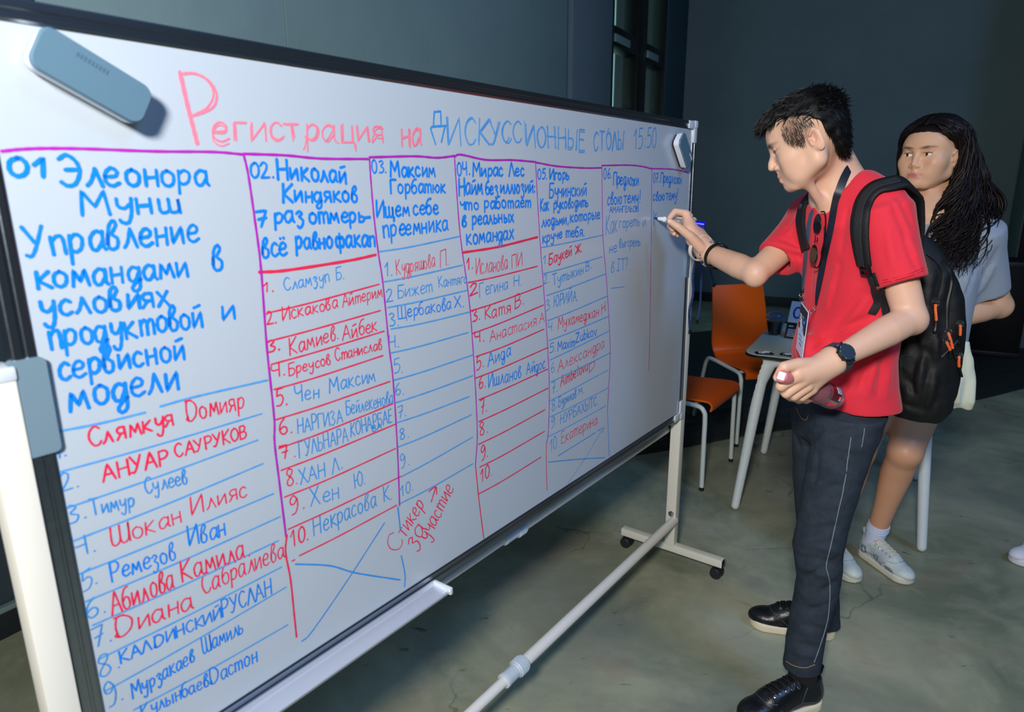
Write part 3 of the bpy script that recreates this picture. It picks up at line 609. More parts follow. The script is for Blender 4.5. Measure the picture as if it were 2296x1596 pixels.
WORDS = [
 ('егисτрация',258,888,583,900,42,'k',4.2,'d'),
 ('на',628,896,679,900,48,'k',4.2,'d'),
 ('ИСК',757,903,881,907,52,'c',3.6,'d'),
 ('УСС',887,908,1001,918,45,'c',3.6,'d'),
 ('ИОННЫЕ',1020,911,1274,910,48,'c',3.6,'d'),
 ('СТОЛЫ',1322,912,1488,922,47,'c',3.2,'d'),
 ('15:50',1548,926,1701,934,56,'c',2.6,''),
 ('01',9,837,49,837,21,'b',8,''),
 ('Элеонора',60,825,246,826,34,'b',7.0,''),
 ('Мунш',77,790,199,790,30,'b',7.0,''),
 ('Управление',12,744,221,749,37,'b',7.0,''),
 ('в',238,706,254,706,37,'b',7.0,''),
 ('командами',15,706,200,701,31,'b',7.0,'x'),
 ('условиях',14,672,168,665,31,'b',7.0,''),
 ('продуктовой',17,632,213,627,34,'b',7.0,''),
 ('и',241,631,262,631,34,'b',7.0,''),
 ('сервисной',22,591,179,586,34,'b',7.0,''),
 ('модели',28,549,166,546,41,'b',7.5,''),
 ('1.',1,494,15,494,17,'c',3.0,''),
 ('Слямкуя',42,496,152,494,26,'r',4.5,''),
 ('Домияр',170,493,262,489,30,'r',3.6,''),
 ('2.',2,448,23,448,23,'c',3.0,''),
 ('АНУАР',50,444,136,440,23,'r',4.5,''),
 ('САУРУКОВ',148,445,260,441,20,'r',3.8,''),
 ('3.',1,403,25,403,23,'c',3.0,''),
 ('Тимур',30,403,83,395,22,'c',3.0,''),
 ('Сулеев',100,407,159,401,23,'c',3.0,''),
 ('4.',1,357,29,352,26,'c',3.0,''),
 ('Шокан',46,349,143,345,28,'r',3.2,''),
 ('Илияс',159,350,249,345,28,'r',3.2,''),
 ('5.',3,302,24,307,27,'c',3.0,''),
 ('Ремезов',39,300,127,292,28,'b',3.8,''),
 ('Иван',148,302,207,296,31,'b',3.8,''),
 ('6.',2,262,27,260,29,'c',3.0,''),
 ('Абилова',32,250,118,248,36,'r',3.6,''),
 ('Камила.',131,251,241,242,37,'r',3.6,''),
 ('7.',3,216,27,216,30,'c',3.0,''),
 ('Диана',30,215,142,202,32,'r',3.8,''),
 ('Сабралиева',159,216,303,210,34,'r',3.2,''),
 ('8.',4,167,32,169,34,'c',3.0,''),
 ('КАЛДИНСКИЙ',32,174,182,162,19,'b',3.8,''),
 ('РУСЛАН',184,161,273,157,29,'b',3.2,''),
 ('9.',5,117,30,118,38,'c',3.0,''),
 ('Мурзакаев',39,110,132,114,25,'b',3.6,''),
 ('Шамиль',146,117,215,114,27,'b',3.2,''),
 ('Кулынбаев',47,70,148,59,24,'b',3.4,''),
 ('Дастон',149,58,232,49,29,'b',3.4,''),
 ('02.',312,836,354,837,22,'b',5,''),
 ('Николай',361,835,494,830,29,'b',6.2,''),
 ('Киндяков',365,800,515,798,27,'b',6.2,''),
 ('7',314,763,334,764,23,'b',6.2,''),
 ('раз',347,768,401,769,27,'b',6.2,''),
 ('отмерь-',411,766,543,762,27,'b',6.2,''),
 ('всё',319,718,365,719,33,'b',6.2,''),
 ('равно',382,726,454,723,28,'b',6.2,''),
 ('факап',461,723,550,719,30,'b',6.2,''),
 ('1.',316,665,334,664,15,'r',3.6,''),
 ('Сламзуп',353,661,443,667,21,'c',2.6,''),
 ('Б.',457,667,474,669,21,'c',2.6,''),
 ('2.',316,613,334,613,21,'r',3.6,''),
 ('Искакова',344,614,455,620,22,'r',2.8,''),
 ('Айтерим',465,619,558,625,23,'r',2.4,''),
 ('3.',313,568,334,569,19,'r',3.8,''),
 ('Камиев.',351,555,453,565,27,'r',3.0,''),
 ('Айбек',460,560,542,564,27,'r',3,''),
 ('4.',314,529,340,525,20,'r',3.6,''),
 ('Бреусов',346,522,431,524,20,'r',2.8,''),
 ('Станислав',441,526,550,527,21,'r',2.8,''),
 ('5.',317,477,339,476,30,'r',3.6,''),
 ('Чен',354,475,400,471,26,'c',2.8,''),
 ('Максим',423,473,530,470,27,'c',2.8,''),
 ('6.',318,427,343,424,27,'r',3.4,''),
 ('НАРГИЗА',352,419,446,412,26,'c',2.6,''),
 ('Бейлекенова',456,422,570,414,27,'c',2.6,''),
 ('7.',317,385,343,381,23,'r',3.4,''),
 ('ГУЛЬНАРА',351,376,456,373,28,'c',2.4,''),
 ('КОНАРБАЕ',462,379,564,378,27,'c',2.4,''),
 ('ВА',514,373,536,373,12,'c',2.2,''),
 ('8.',320,334,344,332,30,'r',3.4,''),
 ('ХАН',348,328,400,324,29,'c',2.8,''),
 ('Л.',416,322,439,326,28,'c',2.8,''),
 ('9.',324,279,352,282,34,'r',3.4,''),
 ('Хен',365,280,425,271,33,'c',2.8,''),
 ('Ю.',462,276,489,277,30,'c',2.6,''),
 ('10.',319,222,355,221,31,'r',3.6,''),
 ('Некрасова',366,223,510,221,35,'c',3,''),
 ('К.',530,222,553,219,31,'c',2.8,''),
 ('03.',552,846,586,848,21,'b',3.6,''),
 ('Максим',596,841,713,841,28,'b',5.4,''),
 ('Горбатюк',594,811,741,811,26,'b',5.0,''),
 ('Ищем',557,769,638,770,29,'b',5.4,''),
 ('себе',648,771,718,770,28,'b',5.4,''),
 ('преемника',570,733,744,737,32,'b',5.4,''),
 ('1.',569,663,587,662,25,'c',2.8,''),
 ('Кудряшова',597,661,703,667,28,'r',1.8,''),
 ('П.',717,663,744,668,36,'r',1.8,''),
 ('2',567,613,584,613,22,'c',2.6,''),
 ('Бижет',597,616,693,617,25,'c',2.4,''),
 ('Кантяга',711,624,799,623,22,'c',2.2,''),
 ('3.',572,567,596,565,24,'c',2.6,''),
 ('Щербакова',595,577,746,574,26,'b',2.8,''),
 ('Х.',758,575,788,573,25,'b',2.8,''),
 ('4.',568,526,595,522,23,'c',2.4,''),
 ('5.',575,472,602,471,30,'c',2.2,''),
 ('6.',576,428,599,426,25,'c',2.2,''),
 ('7.',579,380,603,381,25,'c',2.2,''),
 ('8.',582,334,606,334,24,'c',2.2,''),
 ('9.',580,274,604,274,30,'c',2.2,''),
 ('10.',576,215,612,215,23,'c',2.4,''),
 ('С',554,96,578,113,47,'r',2.4,'r'),
 ('τикер',581,120,641,168,42,'r',3,'r'),
 ('за',604,81,641,114,50,'r',3,'r'),
 ('участие',647,82,735,171,46,'r',3,'r'),
 ('04.',779,843,818,846,26,'b',4.2,''),
 ('Мирас',827,843,930,844,27,'b',5.2,''),
 ('Лес',951,843,1009,845,28,'b',5.2,''),
 ('Найм',781,805,858,807,34,'b',5.2,''),
 ('без',868,806,910,807,29,'b',5.2,''),
 ('иллюзий:',920,807,1055,807,30,'b',5.2,''),
 ('что',784,778,842,774,23,'b',5.2,''),
 ('работает',863,776,1035,774,26,'b',5.2,''),
 ('в',790,741,804,742,22,'b',5.2,'x'),
 ('реальных',821,744,966,743,28,'b',5.2,''),
 ('командах',802,703,965,706,31,'b',5.2,''),
 ('1.',801,651,819,652,22,'r',3.8,''),
 ('Исланова',830,636,943,638,35,'r',2.2,''),
 ('ПИ',959,638,999,642,30,'r',2.2,''),
 ('2',806,592,832,596,24,'r',4,''),
 ('Гегина',840,587,942,593,29,'c',2.4,''),
 ('Н.',966,596,998,594,25,'c',2.4,''),
 ('3.',813,536,840,538,26,'r',3.6,''),
 ('Катя',857,534,951,535,31,'r',2.8,''),
 ('В.',967,542,1005,549,29,'r',2.8,''),
 ('4.',820,490,852,486,24,'r',3.4,''),
 ('Анастасия',871,479,1057,488,28,'r',2,''),
 ('А',1070,490,1092,490,26,'r',2,''),
 ('5.',823,423,850,429,29,'r',3.2,''),
 ('Аида',863,423,949,433,31,'b',3,''),
 ('6.',829,378,853,379,28,'r',3.2,''),
 ('Ишланов',864,373,989,369,34,'b',2.8,''),
 ('Айдос',1012,371,1094,368,30,'b',2.6,''),
 ('7.',832,316,856,321,35,'r',3,''),
 ('8.',830,266,859,267,33,'r',3,''),
 ('9.',829,203,857,210,35,'r',3,''),
 ('10.',826,152,869,155,32,'r',3,''),
 ('05.',1063,838,1104,839,23,'b',3.6,''),
 ('Игорь',1114,838,1202,837,26,'b',4.6,''),
 ('Бучинский',1114,794,1289,798,34,'b',4.6,''),
 ('Как',1075,764,1112,765,28,'b',4.199999999999999,''),
 ('руководить',1131,766,1299,769,26,'b',4.199999999999999,''),
 ('людьми,',1081,726,1202,729,26,'b',4.199999999999999,''),
 ('которые',1210,732,1362,735,27,'b',4.199999999999999,''),
 ('круче',1083,687,1171,695,25,'b',4.199999999999999,''),
 ('тебя.',1189,694,1282,692,26,'b',4.199999999999999,''),
 ('1.',1084,636,1110,636,21,'c',2.2,''),
 ('Баукей',1114,631,1218,646,28,'r',3.4,''),
 ('Ж.',1236,648,1272,653,22,'r',3.4,''),
 ('2.',1088,585,1116,589,22,'c',2,''),
 ('Тутыкин',1128,578,1278,592,29,'c',2.6,''),
 ('В.',1292,598,1322,603,24,'c',2.6,''),
 ('3.',1100,516,1128,523,27,'c',2,''),
 ('ЮРИЙ',1135,521,1220,524,29,'c',2.6,''),
 ('А.',1227,522,1250,523,29,'c',2.6,''),
 ('4.',1106,464,1135,462,24,'c',2,''),
 ('Мухамеджан',1154,461,1364,463,30,'r',2.2,''),
 ('Н.',1382,466,1413,475,29,'r',2.2,''),
 ('5.',1114,405,1146,403,25,'c',2.2,''),
 ('Maxim',1154,403,1238,399,26,'b',3,''),
 ('Zubkov',1243,407,1356,408,27,'b',3,''),
 ('6',1121,349,1137,348,28,'c',2,''),
 ('Александра',1155,345,1402,363,33,'r',2,''),
 ('7.',1125,290,1153,292,32,'c',2,''),
 ('Aimbetova',1168,301,1309,316,31,'r',2.8,''),
 ('D',1315,305,1352,316,26,'r',2.2,''),
 ('8.',1125,243,1157,246,30,'c',2,''),
 ('Бурилов',1157,247,1248,250,28,'c',2.4,''),
 ('М.',1262,253,1291,252,17,'c',2.2,''),
 ('9.',1121,194,1149,202,30,'c',2,''),
 ('НУРБАХЫТС.',1169,195,1372,196,29,'c',2.4,''),
 ('10.',1117,132,1161,130,33,'c',2,''),
 ('Екатерина',1172,136,1369,136,35,'r',1.9,''),
 ('06.',1379,839,1422,843,27,'b',3.2,''),
 ('Предложи',1433,825,1589,822,34,'b',4.0,''),
 ('свою',1402,771,1486,771,35,'b',4.0,''),
 ('τему!',1499,772,1605,772,36,'b',4.0,''),
 ('АМАНГЕЛЬДЫ',1416,749,1595,746,16,'b',2.4,''),
 ('Как',1398,687,1463,694,54,'c',2.2,''),
 ('гореть',1476,702,1607,704,32,'c',2.2,''),
 ('и',1625,699,1647,702,34,'c',1.8,''),
 ('не',1419,634,1464,636,32,'c',2.4,''),
 ('выгореть',1479,647,1614,643,27,'c',2.4,''),
 ('в',1432,579,1450,579,30,'c',2.2,''),
 ('IT?',1467,580,1539,579,35,'c',2.2,''),
 ('07.',1689,831,1730,831,28,'b',3.2,''),
 ('Предложи',1740,831,1903,827,33,'b',3.6,''),
 ('свою',1693,776,1775,777,28,'b',3.6,''),
 ('τему!',1785,777,1880,775,34,'b',3.6,''),
]
LINES = [
 ('divider_line','p',3.6,6,864,26,867,54,869,97,870,179,870,260,872,306,870),
 ('divider_line','p',3.8,306,871,377,871,445,868,544,870),
 ('divider_line','p',3.8,548,873,660,878,721,877,772,882),
 ('divider_line','p',3.8,772,881,793,885,872,877,967,879,1056,877),
 ('divider_line','p',3.6,1056,876,1149,869,1275,867,1368,869),
 ('divider_line','p',3.4,1368,875,1523,879,1609,877,1676,871),
 ('divider_line','p',3,1676,872,1834,872,1955,863),
 ('divider_line','p',3.6,306,870,310,841,313,779,315,703,311,576,311,460,307,418,308,353,310,246),
 ('divider_line','r',3.2,312,248,306,218,310,163,310,92,310,49),
 ('divider_line','p',3.2,548,873,548,839,550,772,555,708,562,646,568,526,573,461,574,324,571,198),
 ('divider_line','c',3,566,195,569,145),
 ('divider_line','c',3,568,85,575,39,572,11),
 ('divider_line','p',3,772,881,774,840,782,725,804,587,812,488,818,368,819,268,810,202),
 ('divider_line','r',3,810,202,819,111,833,5),
 ('divider_line','p',2.6,1056,877,1064,783,1075,679,1090,564,1106,427,1114,311,1110,196,1100,156),
 ('divider_line','r',2.4,1100,156,1100,90,1104,26),
 ('divider_line','p',2.6,1368,874,1381,689,1407,560,1432,406,1439,318,1430,162),
 ('divider_line','c',2.4,1430,162,1448,7),
 ('divider_line','p',2.6,1675,875,1690,650,1700,443,1706,332,1708,225),
 ('ruled_line','c',2.6,2,475,129,472,290,472),
 ('ruled_line','c',2.6,3,425,125,426,278,431),
 ('ruled_line','c',2.6,2,378,126,381,282,389),
 ('ruled_line','c',2.6,4,330,133,329,295,331),
 ('ruled_line','c',2.6,5,288,136,285,303,286),
 ('ruled_line','c',2.6,8,250,136,246,295,245),
 ('ruled_line','c',2.6,7,197,135,194,296,195),
 ('ruled_line','c',2.6,7,145,138,147,300,154),
 ('ruled_line','c',2.6,38,92,154,85,295,82),
 ('ruled_line','c',3.2,4,528,58,524,115,523),
 ('ruled_line','c',3.2,137,526,189,527,306,524),
 ('ruled_line','r',4.8,312,696,362,694,485,698,549,703),
 ('ruled_line','r',2.6,318,631,403,636,553,649),
 ('ruled_line','r',2.6,314,586,400,590,552,600),
 ('ruled_line','r',2.6,316,548,404,551,558,560),
 ('ruled_line','r',2.6,316,506,401,507,551,514),
 ('ruled_line','r',2.6,314,455,405,455,565,460),
 ('ruled_line','r',2.6,314,405,406,406,569,414),
 ('ruled_line','r',2.6,314,366,407,366,573,371),
 ('ruled_line','r',2.6,315,317,407,316,569,321),
 ('ruled_line','r',2.6,315,257,411,256,579,258),
 ('ruled_line','r',2.6,332,199,416,198,563,201),
 ('ruled_line','r',2.6,317,196,322,196),
 ('ruled_line','c',2.6,557,708,639,711,779,722),
 ('ruled_line','c',2.6,562,652,644,654,785,662),
 ('ruled_line','c',2.6,570,603,654,603,798,607),
 ('ruled_line','c',2.6,575,561,659,558,803,559),
 ('ruled_line','c',2.6,569,515,653,513,798,515),
 ('ruled_line','c',2.6,573,460,660,459,811,462),
 ('ruled_line','c',2.6,575,414,661,413,809,415),
 ('ruled_line','c',2.6,573,373,656,370,796,370),
 ('ruled_line','c',2.6,574,322,658,321,801,326),
 ('ruled_line','c',2.6,580,257,663,261,803,272),
 ('ruled_line','c',2.6,575,201,659,201,800,208),
 ('ruled_line','r',4.6,787,688,910,691,1062,703),
 ('ruled_line','r',2.6,803,623,898,625,1061,633),
 ('ruled_line','r',2.6,808,561,909,567,1082,583),
 ('ruled_line','r',2.6,811,510,913,517,1088,534),
 ('ruled_line','r',2.6,821,456,921,459,1090,472),
 ('ruled_line','r',2.6,815,407,922,410,1108,421),
 ('ruled_line','r',2.6,828,354,931,356,1106,364),
 ('ruled_line','r',2.6,826,302,930,304,1108,312),
 ('ruled_line','r',2.6,823,248,923,249,1094,257),
 ('ruled_line','r',2.6,825,191,924,191,1092,198),
 ('ruled_line','r',2.6,816,126,912,125,1075,131),
 ('ruled_line','c',2.2,1075,677,1187,680,1378,689),
 ('ruled_line','c',2.2,1082,612,1192,617,1378,629),
 ('ruled_line','c',2.2,1100,556,1212,563,1403,579),
 ('ruled_line','c',2.2,1106,491,1222,498,1419,514),
 ('ruled_line','c',2.2,1112,438,1228,442,1427,453),
 ('ruled_line','c',2.2,1116,386,1231,393,1427,408),
 ('ruled_line','c',2.2,1121,326,1240,330,1443,340),
 ('ruled_line','c',2.2,1117,275,1231,279,1427,289),
 ('ruled_line','c',2.2,1117,230,1233,229,1432,232),
 ('ruled_line','c',2.2,1110,177,1225,176,1421,179),
 ('sketch_line','c',2.2,1159,106,1359,112),
 ('sketch_line','c',2.2,1111,104,1247,65,1422,11),
 ('sketch_line','c',1.2,1208,6,1304,51,1399,108),
 ('sketch_line','c',2,1372,113,1410,112,1399,99),
 ('sketch_line','c',1.6,1434,533,1517,528),
 ('sketch_line','c',3,323,187,393,149,452,104,561,33),
 ('sketch_line','c',2.6,320,34,343,41,430,101,529,177),
 ('sketch_line','r',3,662,169,677,197),
 ('sketch_line','r',3,656,195,677,198,679,180),
 ('lettering','k',6,225,973,229,938,233,910,237,883),
 ('lettering','k',3,226,970,231,927,236,885),
 ('lettering','k',3.6,230,972,247,974,266,966,274,950,268,934,253,925,236,919),
 ('lettering','k',2.6,234,974,255,972,268,959,268,945,256,930,237,920),
 ('lettering','c',3.4,714,935,718,962),
 ('lettering','c',3.4,718,961,736,964),
 ('lettering','c',3.4,736,964,736,939),
 ('lettering','c',3.8,706,930,713,934,750,938),
 ('lettering','c',3.4,706,930,718,902),
 ('lettering','c',3.4,747,937,735,907),
 ('lettering','b',3.4,1700,743,1703,699),
 ('lettering','b',3,1719,737,1705,720),
]

rng = np.random.default_rng(3)
for w_ in WORDS:
    s_, a0, b0, a1, b1, cap, col, wd, fl = w_
    write(s_, a0, b0, a1, b1, cap, wd, fl, rng).build('lettering', INK['t' if (col == 'c' and 'd' in fl) else col], surf, smooth=False)
for l_ in LINES:
    kind, col, wd = l_[:3]; P = np.array(l_[3:], float).reshape(-1, 2)/1000; P = spline(P, 8) if len(P) > 2 else np.array([P[0]+(P[1]-P[0])*t_ for t_ in np.linspace(0, 1, 5)])
    b = MB(); ribbon(b, P, wd/1000*(1+.2*P[0][0]/2)); b.build(kind, INK['t' if kind == 'ruled_line' and col == 'c' else col], surf, smooth=False)

# ------------------------------------------------------------------ the two erasers on the board
M_er = mat('eraser_grey_blue', (86, 118, 138), rough=.5); M_er2 = mat('eraser_white', (226, 230, 236), rough=.4); M_felt = mat('eraser_felt', (40, 44, 70), rough=.9)
def eraser(ca, cb, ang, ln, wdt, mtop, label):
    base = bw(ca, cb, 0); t = thing('board_eraser', label, 'eraser', tuple(base), group='erasers on the whiteboard', world=True)
    R = rotm(tuple(BNn), 0); ex = BU*math.cos(ang)+A(0, 0, 1)*math.sin(ang); ey = -BU*math.sin(ang)+A(0, 0, 1)*math.cos(ang)
    def slab(d0, d1, l0, w0, l1, w1, r):
        q = MB(); n = 0; rings = []
        for dd, l_, w2 in ((d0, l0, w0), (d1, l1, w1)):
            rings.append(np.array([base+ex*p[0]+ey*p[1]+BNn*dd for p in rrect(l_/2, w2/2, r*1.5, 6)]))
        k = len(rings[0]); q.add(np.concatenate(rings), [tuple(range(k))[::-1], tuple(range(k, 2*k))]+[(i, (i+1) % k, k+(i+1) % k, k+i) for i in range(k)]); return q
    slab(.0008, .008, ln*.93, wdt*.88, ln*.93, wdt*.88, .008).build('felt_pad', M_felt, t)
    slab(.008, .026, ln*.97, wdt*.94, ln, wdt, .009).build('body', M_er2, t)
    slab(.026, .031, ln, wdt, ln*.965, wdt*.93, .009).build('top_plate', mtop, t)
    return t, ex, ey, base
E1 = eraser(.105, .950, math.radians(-28), .130, .053, M_er, 'large blurred grey eraser near the left top corner of the whiteboard')
E2 = eraser(1.862, .930, math.radians(-45), .115, .055, M_er, 'white-sided eraser with grey face at the far top right corner of the whiteboard')
# faint embossed word bars on the eraser faces
for (t, ex, ey, base), n_, off in ((E1, 9, -.025), (E2, 7, .026)):
    q = MB()
    for k in range(n_): q.box(base+ex*(off+k*.0042)+ey*(.013)+BNn*.0312, (.0012, .0028, .0002), np.stack([ex, ey, BNn], 1))
    q.build('embossed_mark', mat('eraser_mark', (74, 102, 122), rough=.5) if t is E1[0] else M_er2, t)
# dark cords hanging over the right post
M_cord = mat('navy_cord', (16, 26, 56), rough=.6, noise=(120, .6, 2, (30, 70, 140)))
cords = (('longest dark cord hanging down the right edge of the whiteboard', [(.664, 2.366, 1.262), (.650, 2.345, 1.22), (.634, 2.33, 1.16), (.640, 2.335, 1.09), (.628, 2.325, 1.03), (.636, 2.33, .955)], .0045),
         ('blue speckled cord hanging straight beside the right post of the whiteboard', [(.664, 2.366, 1.262), (.668, 2.345, 1.2), (.669, 2.345, 1.12), (.670, 2.345, 1.05), (.662, 2.34, .99)], .004),
         ('short blue cord end swinging out to the right of the whiteboard post', [(.672, 2.366, 1.262), (.690, 2.355, 1.23), (.700, 2.35, 1.17), (.716, 2.35, 1.12)], .004))
for lab, pts, r in cords:
    c_ = thing('hanging_cord', lab, 'cord', tuple(pts[0]), group='cords on the right post', world=True)
    MB().tube(spline(pts, 8), r, 6).build('cord', M_cord, c_)
    MB().tube([A(*pts[-1])-A(0, 0, -.006), A(*pts[-1])-A(0, 0, .008)], r*1.25, 6).build('cord_tip', M_blk, c_)


# ------------------------------------------------------------------ orange chairs
M_or = mat('orange_shell', (226, 92, 8), rough=.38, spec=.4); M_wh = mat('white_metal_tube', (206, 216, 216), rough=.35); M_tip = mat('black_foot_tip', (14, 15, 16), rough=.6)
def make_chair(label, loc, rot):
    """local: faces +x, origin on the floor under the seat centre"""
    t = thing('stacking_chair', label, 'chair', loc, rot, 'orange chairs at the table')
    # shell side profile (x, z): waterfall front lip, flat seat, curve up into the back
    prof = spline([(.215, .405), (.222, .432), (.200, .452), (.12, .452), (.0, .445), (-.12, .442), (-.185, .455), (-.212, .49), (-.222, .56), (-.240, .66), (-.262, .76), (-.290, .86)], 6)
    n = len(prof); k = 12; V = []
    tt = np.gradient(prof, axis=0); tt /= np.linalg.norm(tt, axis=1)[:, None]; nn = np.stack([tt[:, 1], -tt[:, 0]], 1)
    s = np.cumsum(np.r_[0, np.linalg.norm(np.diff(prof, axis=0), axis=1)]); s /= s[-1]
    for side in (1, -1):
        for i in range(n):
            hw = np.interp(s[i], [0, .1, .42, .52, .62, .8, 1], [.200, .208, .205, .180, .188, .182, .170]); 
            for j in range(k+1):
                y = (j/k*2-1)*hw; dish = (.010 if s[i] < .5 else .022)*(1-(y/hw)**2)*np.interp(s[i], [0, .08, .4, .5, .7, 1], [0, .4, 1, .5, 1, .8])
                p = prof[i]+nn[i]*(dish+side*.0045); V.append((p[0], y, p[1]))
    f = []; w = k+1; N_ = n*w
    for i in range(n-1):
        for j in range(k): f += [(i*w+j, i*w+j+1, (i+1)*w+j+1, (i+1)*w+j), (N_+i*w+j+1, N_+i*w+j, N_+(i+1)*w+j, N_+(i+1)*w+j+1)]
    for i in range(n-1): f += [(i*w, (i+1)*w, N_+(i+1)*w, N_+i*w), (i*w+k, N_+i*w+k, N_+(i+1)*w+k, (i+1)*w+k)]
    for j in range(k): f += [(j, N_+j, N_+j+1, j+1), ((n-1)*w+j, (n-1)*w+j+1, N_+(n-1)*w+j+1, N_+(n-1)*w+j)]
    cut = int(n*.50)
    MB().add(V, f).build('seat_shell', M_or, t, auto=50)
    for sy in (-1, 1):
        pts = [(.205, sy*.219, .008), (.200, sy*.217, .25), (.198, sy*.216, .36), (.190, sy*.215, .405), (.150, sy*.213, .428), (.0, sy*.212, .430), (-.17, sy*.212, .430), (-.215, sy*.213, .405), (-.235, sy*.215, .35), (-.275, sy*.22, .18), (-.315, sy*.226, .008)]
        q = spline(pts, 6); h = len(q)//2
        MB().tube(q[:h+1], .0115, 12).build('leg', M_wh, t); MB().tube(q[h:], .0115, 12).build('leg', M_wh, t)
        for e in (pts[0], pts[-1]): MB().lathe([(.0122, -.008), (.0122, .010)], e, n=12).build('foot_tip', M_tip, t)
    for x in (.13, -.14): MB().tube([(x, -.212, .424), (x, .212, .424)], .008, 8).build('cross_bar', M_wh, t)
    return t
f1 = nrm((.2, -.98, 0)); f2 = nrm((.81, -.59, 0))
make_chair('orange chair with visible backrest standing behind the white table corner', (1.463, 3.845, 0), math.atan2(f1[1], f1[0]))
make_chair('orange chair with its back hidden by the whiteboard edge, seat towards table', (.895, 3.330, 0), math.atan2(f2[1], f2[0]))

# ------------------------------------------------------------------ the white table (rounded top, splayed arched legs)
TA, TB = nrm((.863, -.506, 0)), nrm((.506, .863, 0)); TC = A(1.046, 2.896, 0)-TA*.012-TB*.006
TWa, TWb, TZ = .80, .80, .730
tbl = thing('side_table', 'white square table with black edge and rounded white legs behind the man', 'table', tuple(TC+TA*TWa/2+TB*TWb/2), world=True)
tc = TC+TA*TWa/2+TB*TWb/2
M_tt = mat('grey_white_laminate', (196, 208, 206), rough=.28, spec=.5); M_te = mat('black_table_edge', (16, 18, 20), rough=.4); M_tl = mat('white_leg', (214, 222, 222), rough=.38, noise=(9, .25, 5, (196, 206, 208)))
MB().prism(rrect(TWa/2, TWb/2, .07, 8), tc+A(0, 0, TZ-.013), TA, TB, .012).build('table_core', M_te, tbl, auto=30)
MB().prism(rrect(TWa/2-.002, TWb/2-.002, .068, 8), tc+A(0, 0, TZ-.001), TA, TB, .0025).build('table_top', M_tt, tbl, auto=30)
feet = {(-1, -1): A(1.031, 2.828, 0), (1, -1): A(1.672, 2.452, 0), (-1, 1): A(1.405, 3.484, 0), (1, 1): A(2.045, 3.13, 0)}
for (sa, sb), ft in feet.items():
    top = tc+TA*sa*(TWa/2-.085)+TB*sb*(TWb/2-.075)+A(0, 0, TZ-.05)
    s = SDF(); s.u(s_cap(ft+A(0, 0, .02), top, .0185, .027), .001)
    ap = nrm(-TA*sa); bt = top+A(0, 0, .022)
    s.u(s_tube([top+A(0, 0, -.05), top+ap*.03+A(0, 0, .005), top+ap*.10+A(0, 0, .022), top+ap*.26+A(0, 0, .026)], [.026, .024, .018, .014]), .03)
    s.u(s_box(top+A(0, 0, .03), (.05, .035, .006), np.stack([TA, TB, A(0, 0, 1)], 1), .005), .02)
    s.i(lambda P: P[:, 2]-(TZ-.0135), .001); s.i(lambda P: -P[:, 2]+.001, .001)
    lo = np.minimum(ft, top+ap*.3)-.06; hi = np.maximum(ft, top+ap*.3)+.06; lo[2] = -.02; hi[2] = TZ+.02
    sculpt('leg', s, .006, lo, hi, M_tl, tbl, tuple(tc), 2)
MB().box(tc+A(0, 0, TZ-.024), (TWa/2-.12, .018, .009), np.stack([TA, TB, A(0, 0, 1)], 1), .003).build('cross_rail', M_tl, tbl)
# --- things on the table
ct = TZ+.0017
cup = thing('iced_drink_cup', 'clear plastic cup of dark drink with domed lid on white table', 'cup', (1.318, 3.275, ct), world=True)
cp = A(1.318, 3.275, ct)
M_clear = mat('clear_plastic', (240, 246, 255), rough=.04, trans=1.0, spec=.5)
MB().lathe([(.030, .0), (.031, .002), (.044, .080), (.0465, .084), (.0445, .0845), (.0425, .080), (.029, .004), (0, .0035)], cp, n=32).build('cup_wall', M_clear, cup)
MB().lathe([(0, .0045), (.0283, .0045), (.0405, .070), (0, .0705)], cp, n=32).build('drink', mat('dark_drink', (24, 14, 16), rough=.15), cup)
dome = [(.0475, .0835), (.0485, .086), (.046, .0885)]+[(.044*math.cos(a), .089+.033*math.sin(a)) for a in np.linspace(0, 1.35, 9)]+[(.0085, .1209), (.0085, .1199)]+[(.0428*math.cos(a), .089+.0318*math.sin(a)) for a in np.linspace(1.33, 0, 9)]+[(.0445, .0875), (.0455, .0845)]
MB().lathe(dome, cp, n=32).build('dome_lid', mat('smoky_lid', (190, 205, 240), rough=.05, trans=.92), cup)
# tent card with a big blue 0
cd_ = thing('tent_card', 'white and black folded table card with a big blue number', 'sign', (1.37, 3.165, ct), world=True)
cx = A(1.376, 3.165, ct); ce = nrm((.80, -.60, 0)); cback = A(.60, .80, 0); slope = nrm(A(0, 0, 1)*.90+cback*.43)
M_cw = mat('card_white', (222, 230, 250), rough=.5); M_cb = mat('card_black', (10, 11, 14), rough=.5)
nf = np.cross(ce, slope)
MB().prism(rrect(.050, .095, .002, 2), cx+slope*.095, ce, slope, .0012).build('front_panel', M_cw, cd_)
sl2 = nrm(A(0, 0, 1)*.90-cback*.43); MB().prism(rrect(.050, .095, .002, 2), cx+cback*.166+sl2*.095, -ce, sl2, .0012).build('back_panel', M_cw, cd_)
fo = nf*.0018 if nf@A(-.3, -1, 0) > 0 else -nf*.0018+nf*0
base_ = cx+fo
bl = MB(); bl.prism([(-.050, .0), (.050, .0), (.050, .082), (-.050, .082)], base_, ce, slope, .0003); bl.build('black_field', M_cb, cd_, smooth=False)
num = MB(); 
def flatring(mb, c, rx, rz, w, n=26):
    v = []; f = []
    for i in range(n):
        a = 2*math.pi*i/n
        for q in (1, 1-w/rx): v.append(c+ce*math.cos(a)*rx*q+slope*math.sin(a)*(rz-(0 if q == 1 else w)))
    for i in range(n): j = (i+1) % n; f.append((2*i, 2*i+1, 2*j+1, 2*j))
    mb.add(v, f)
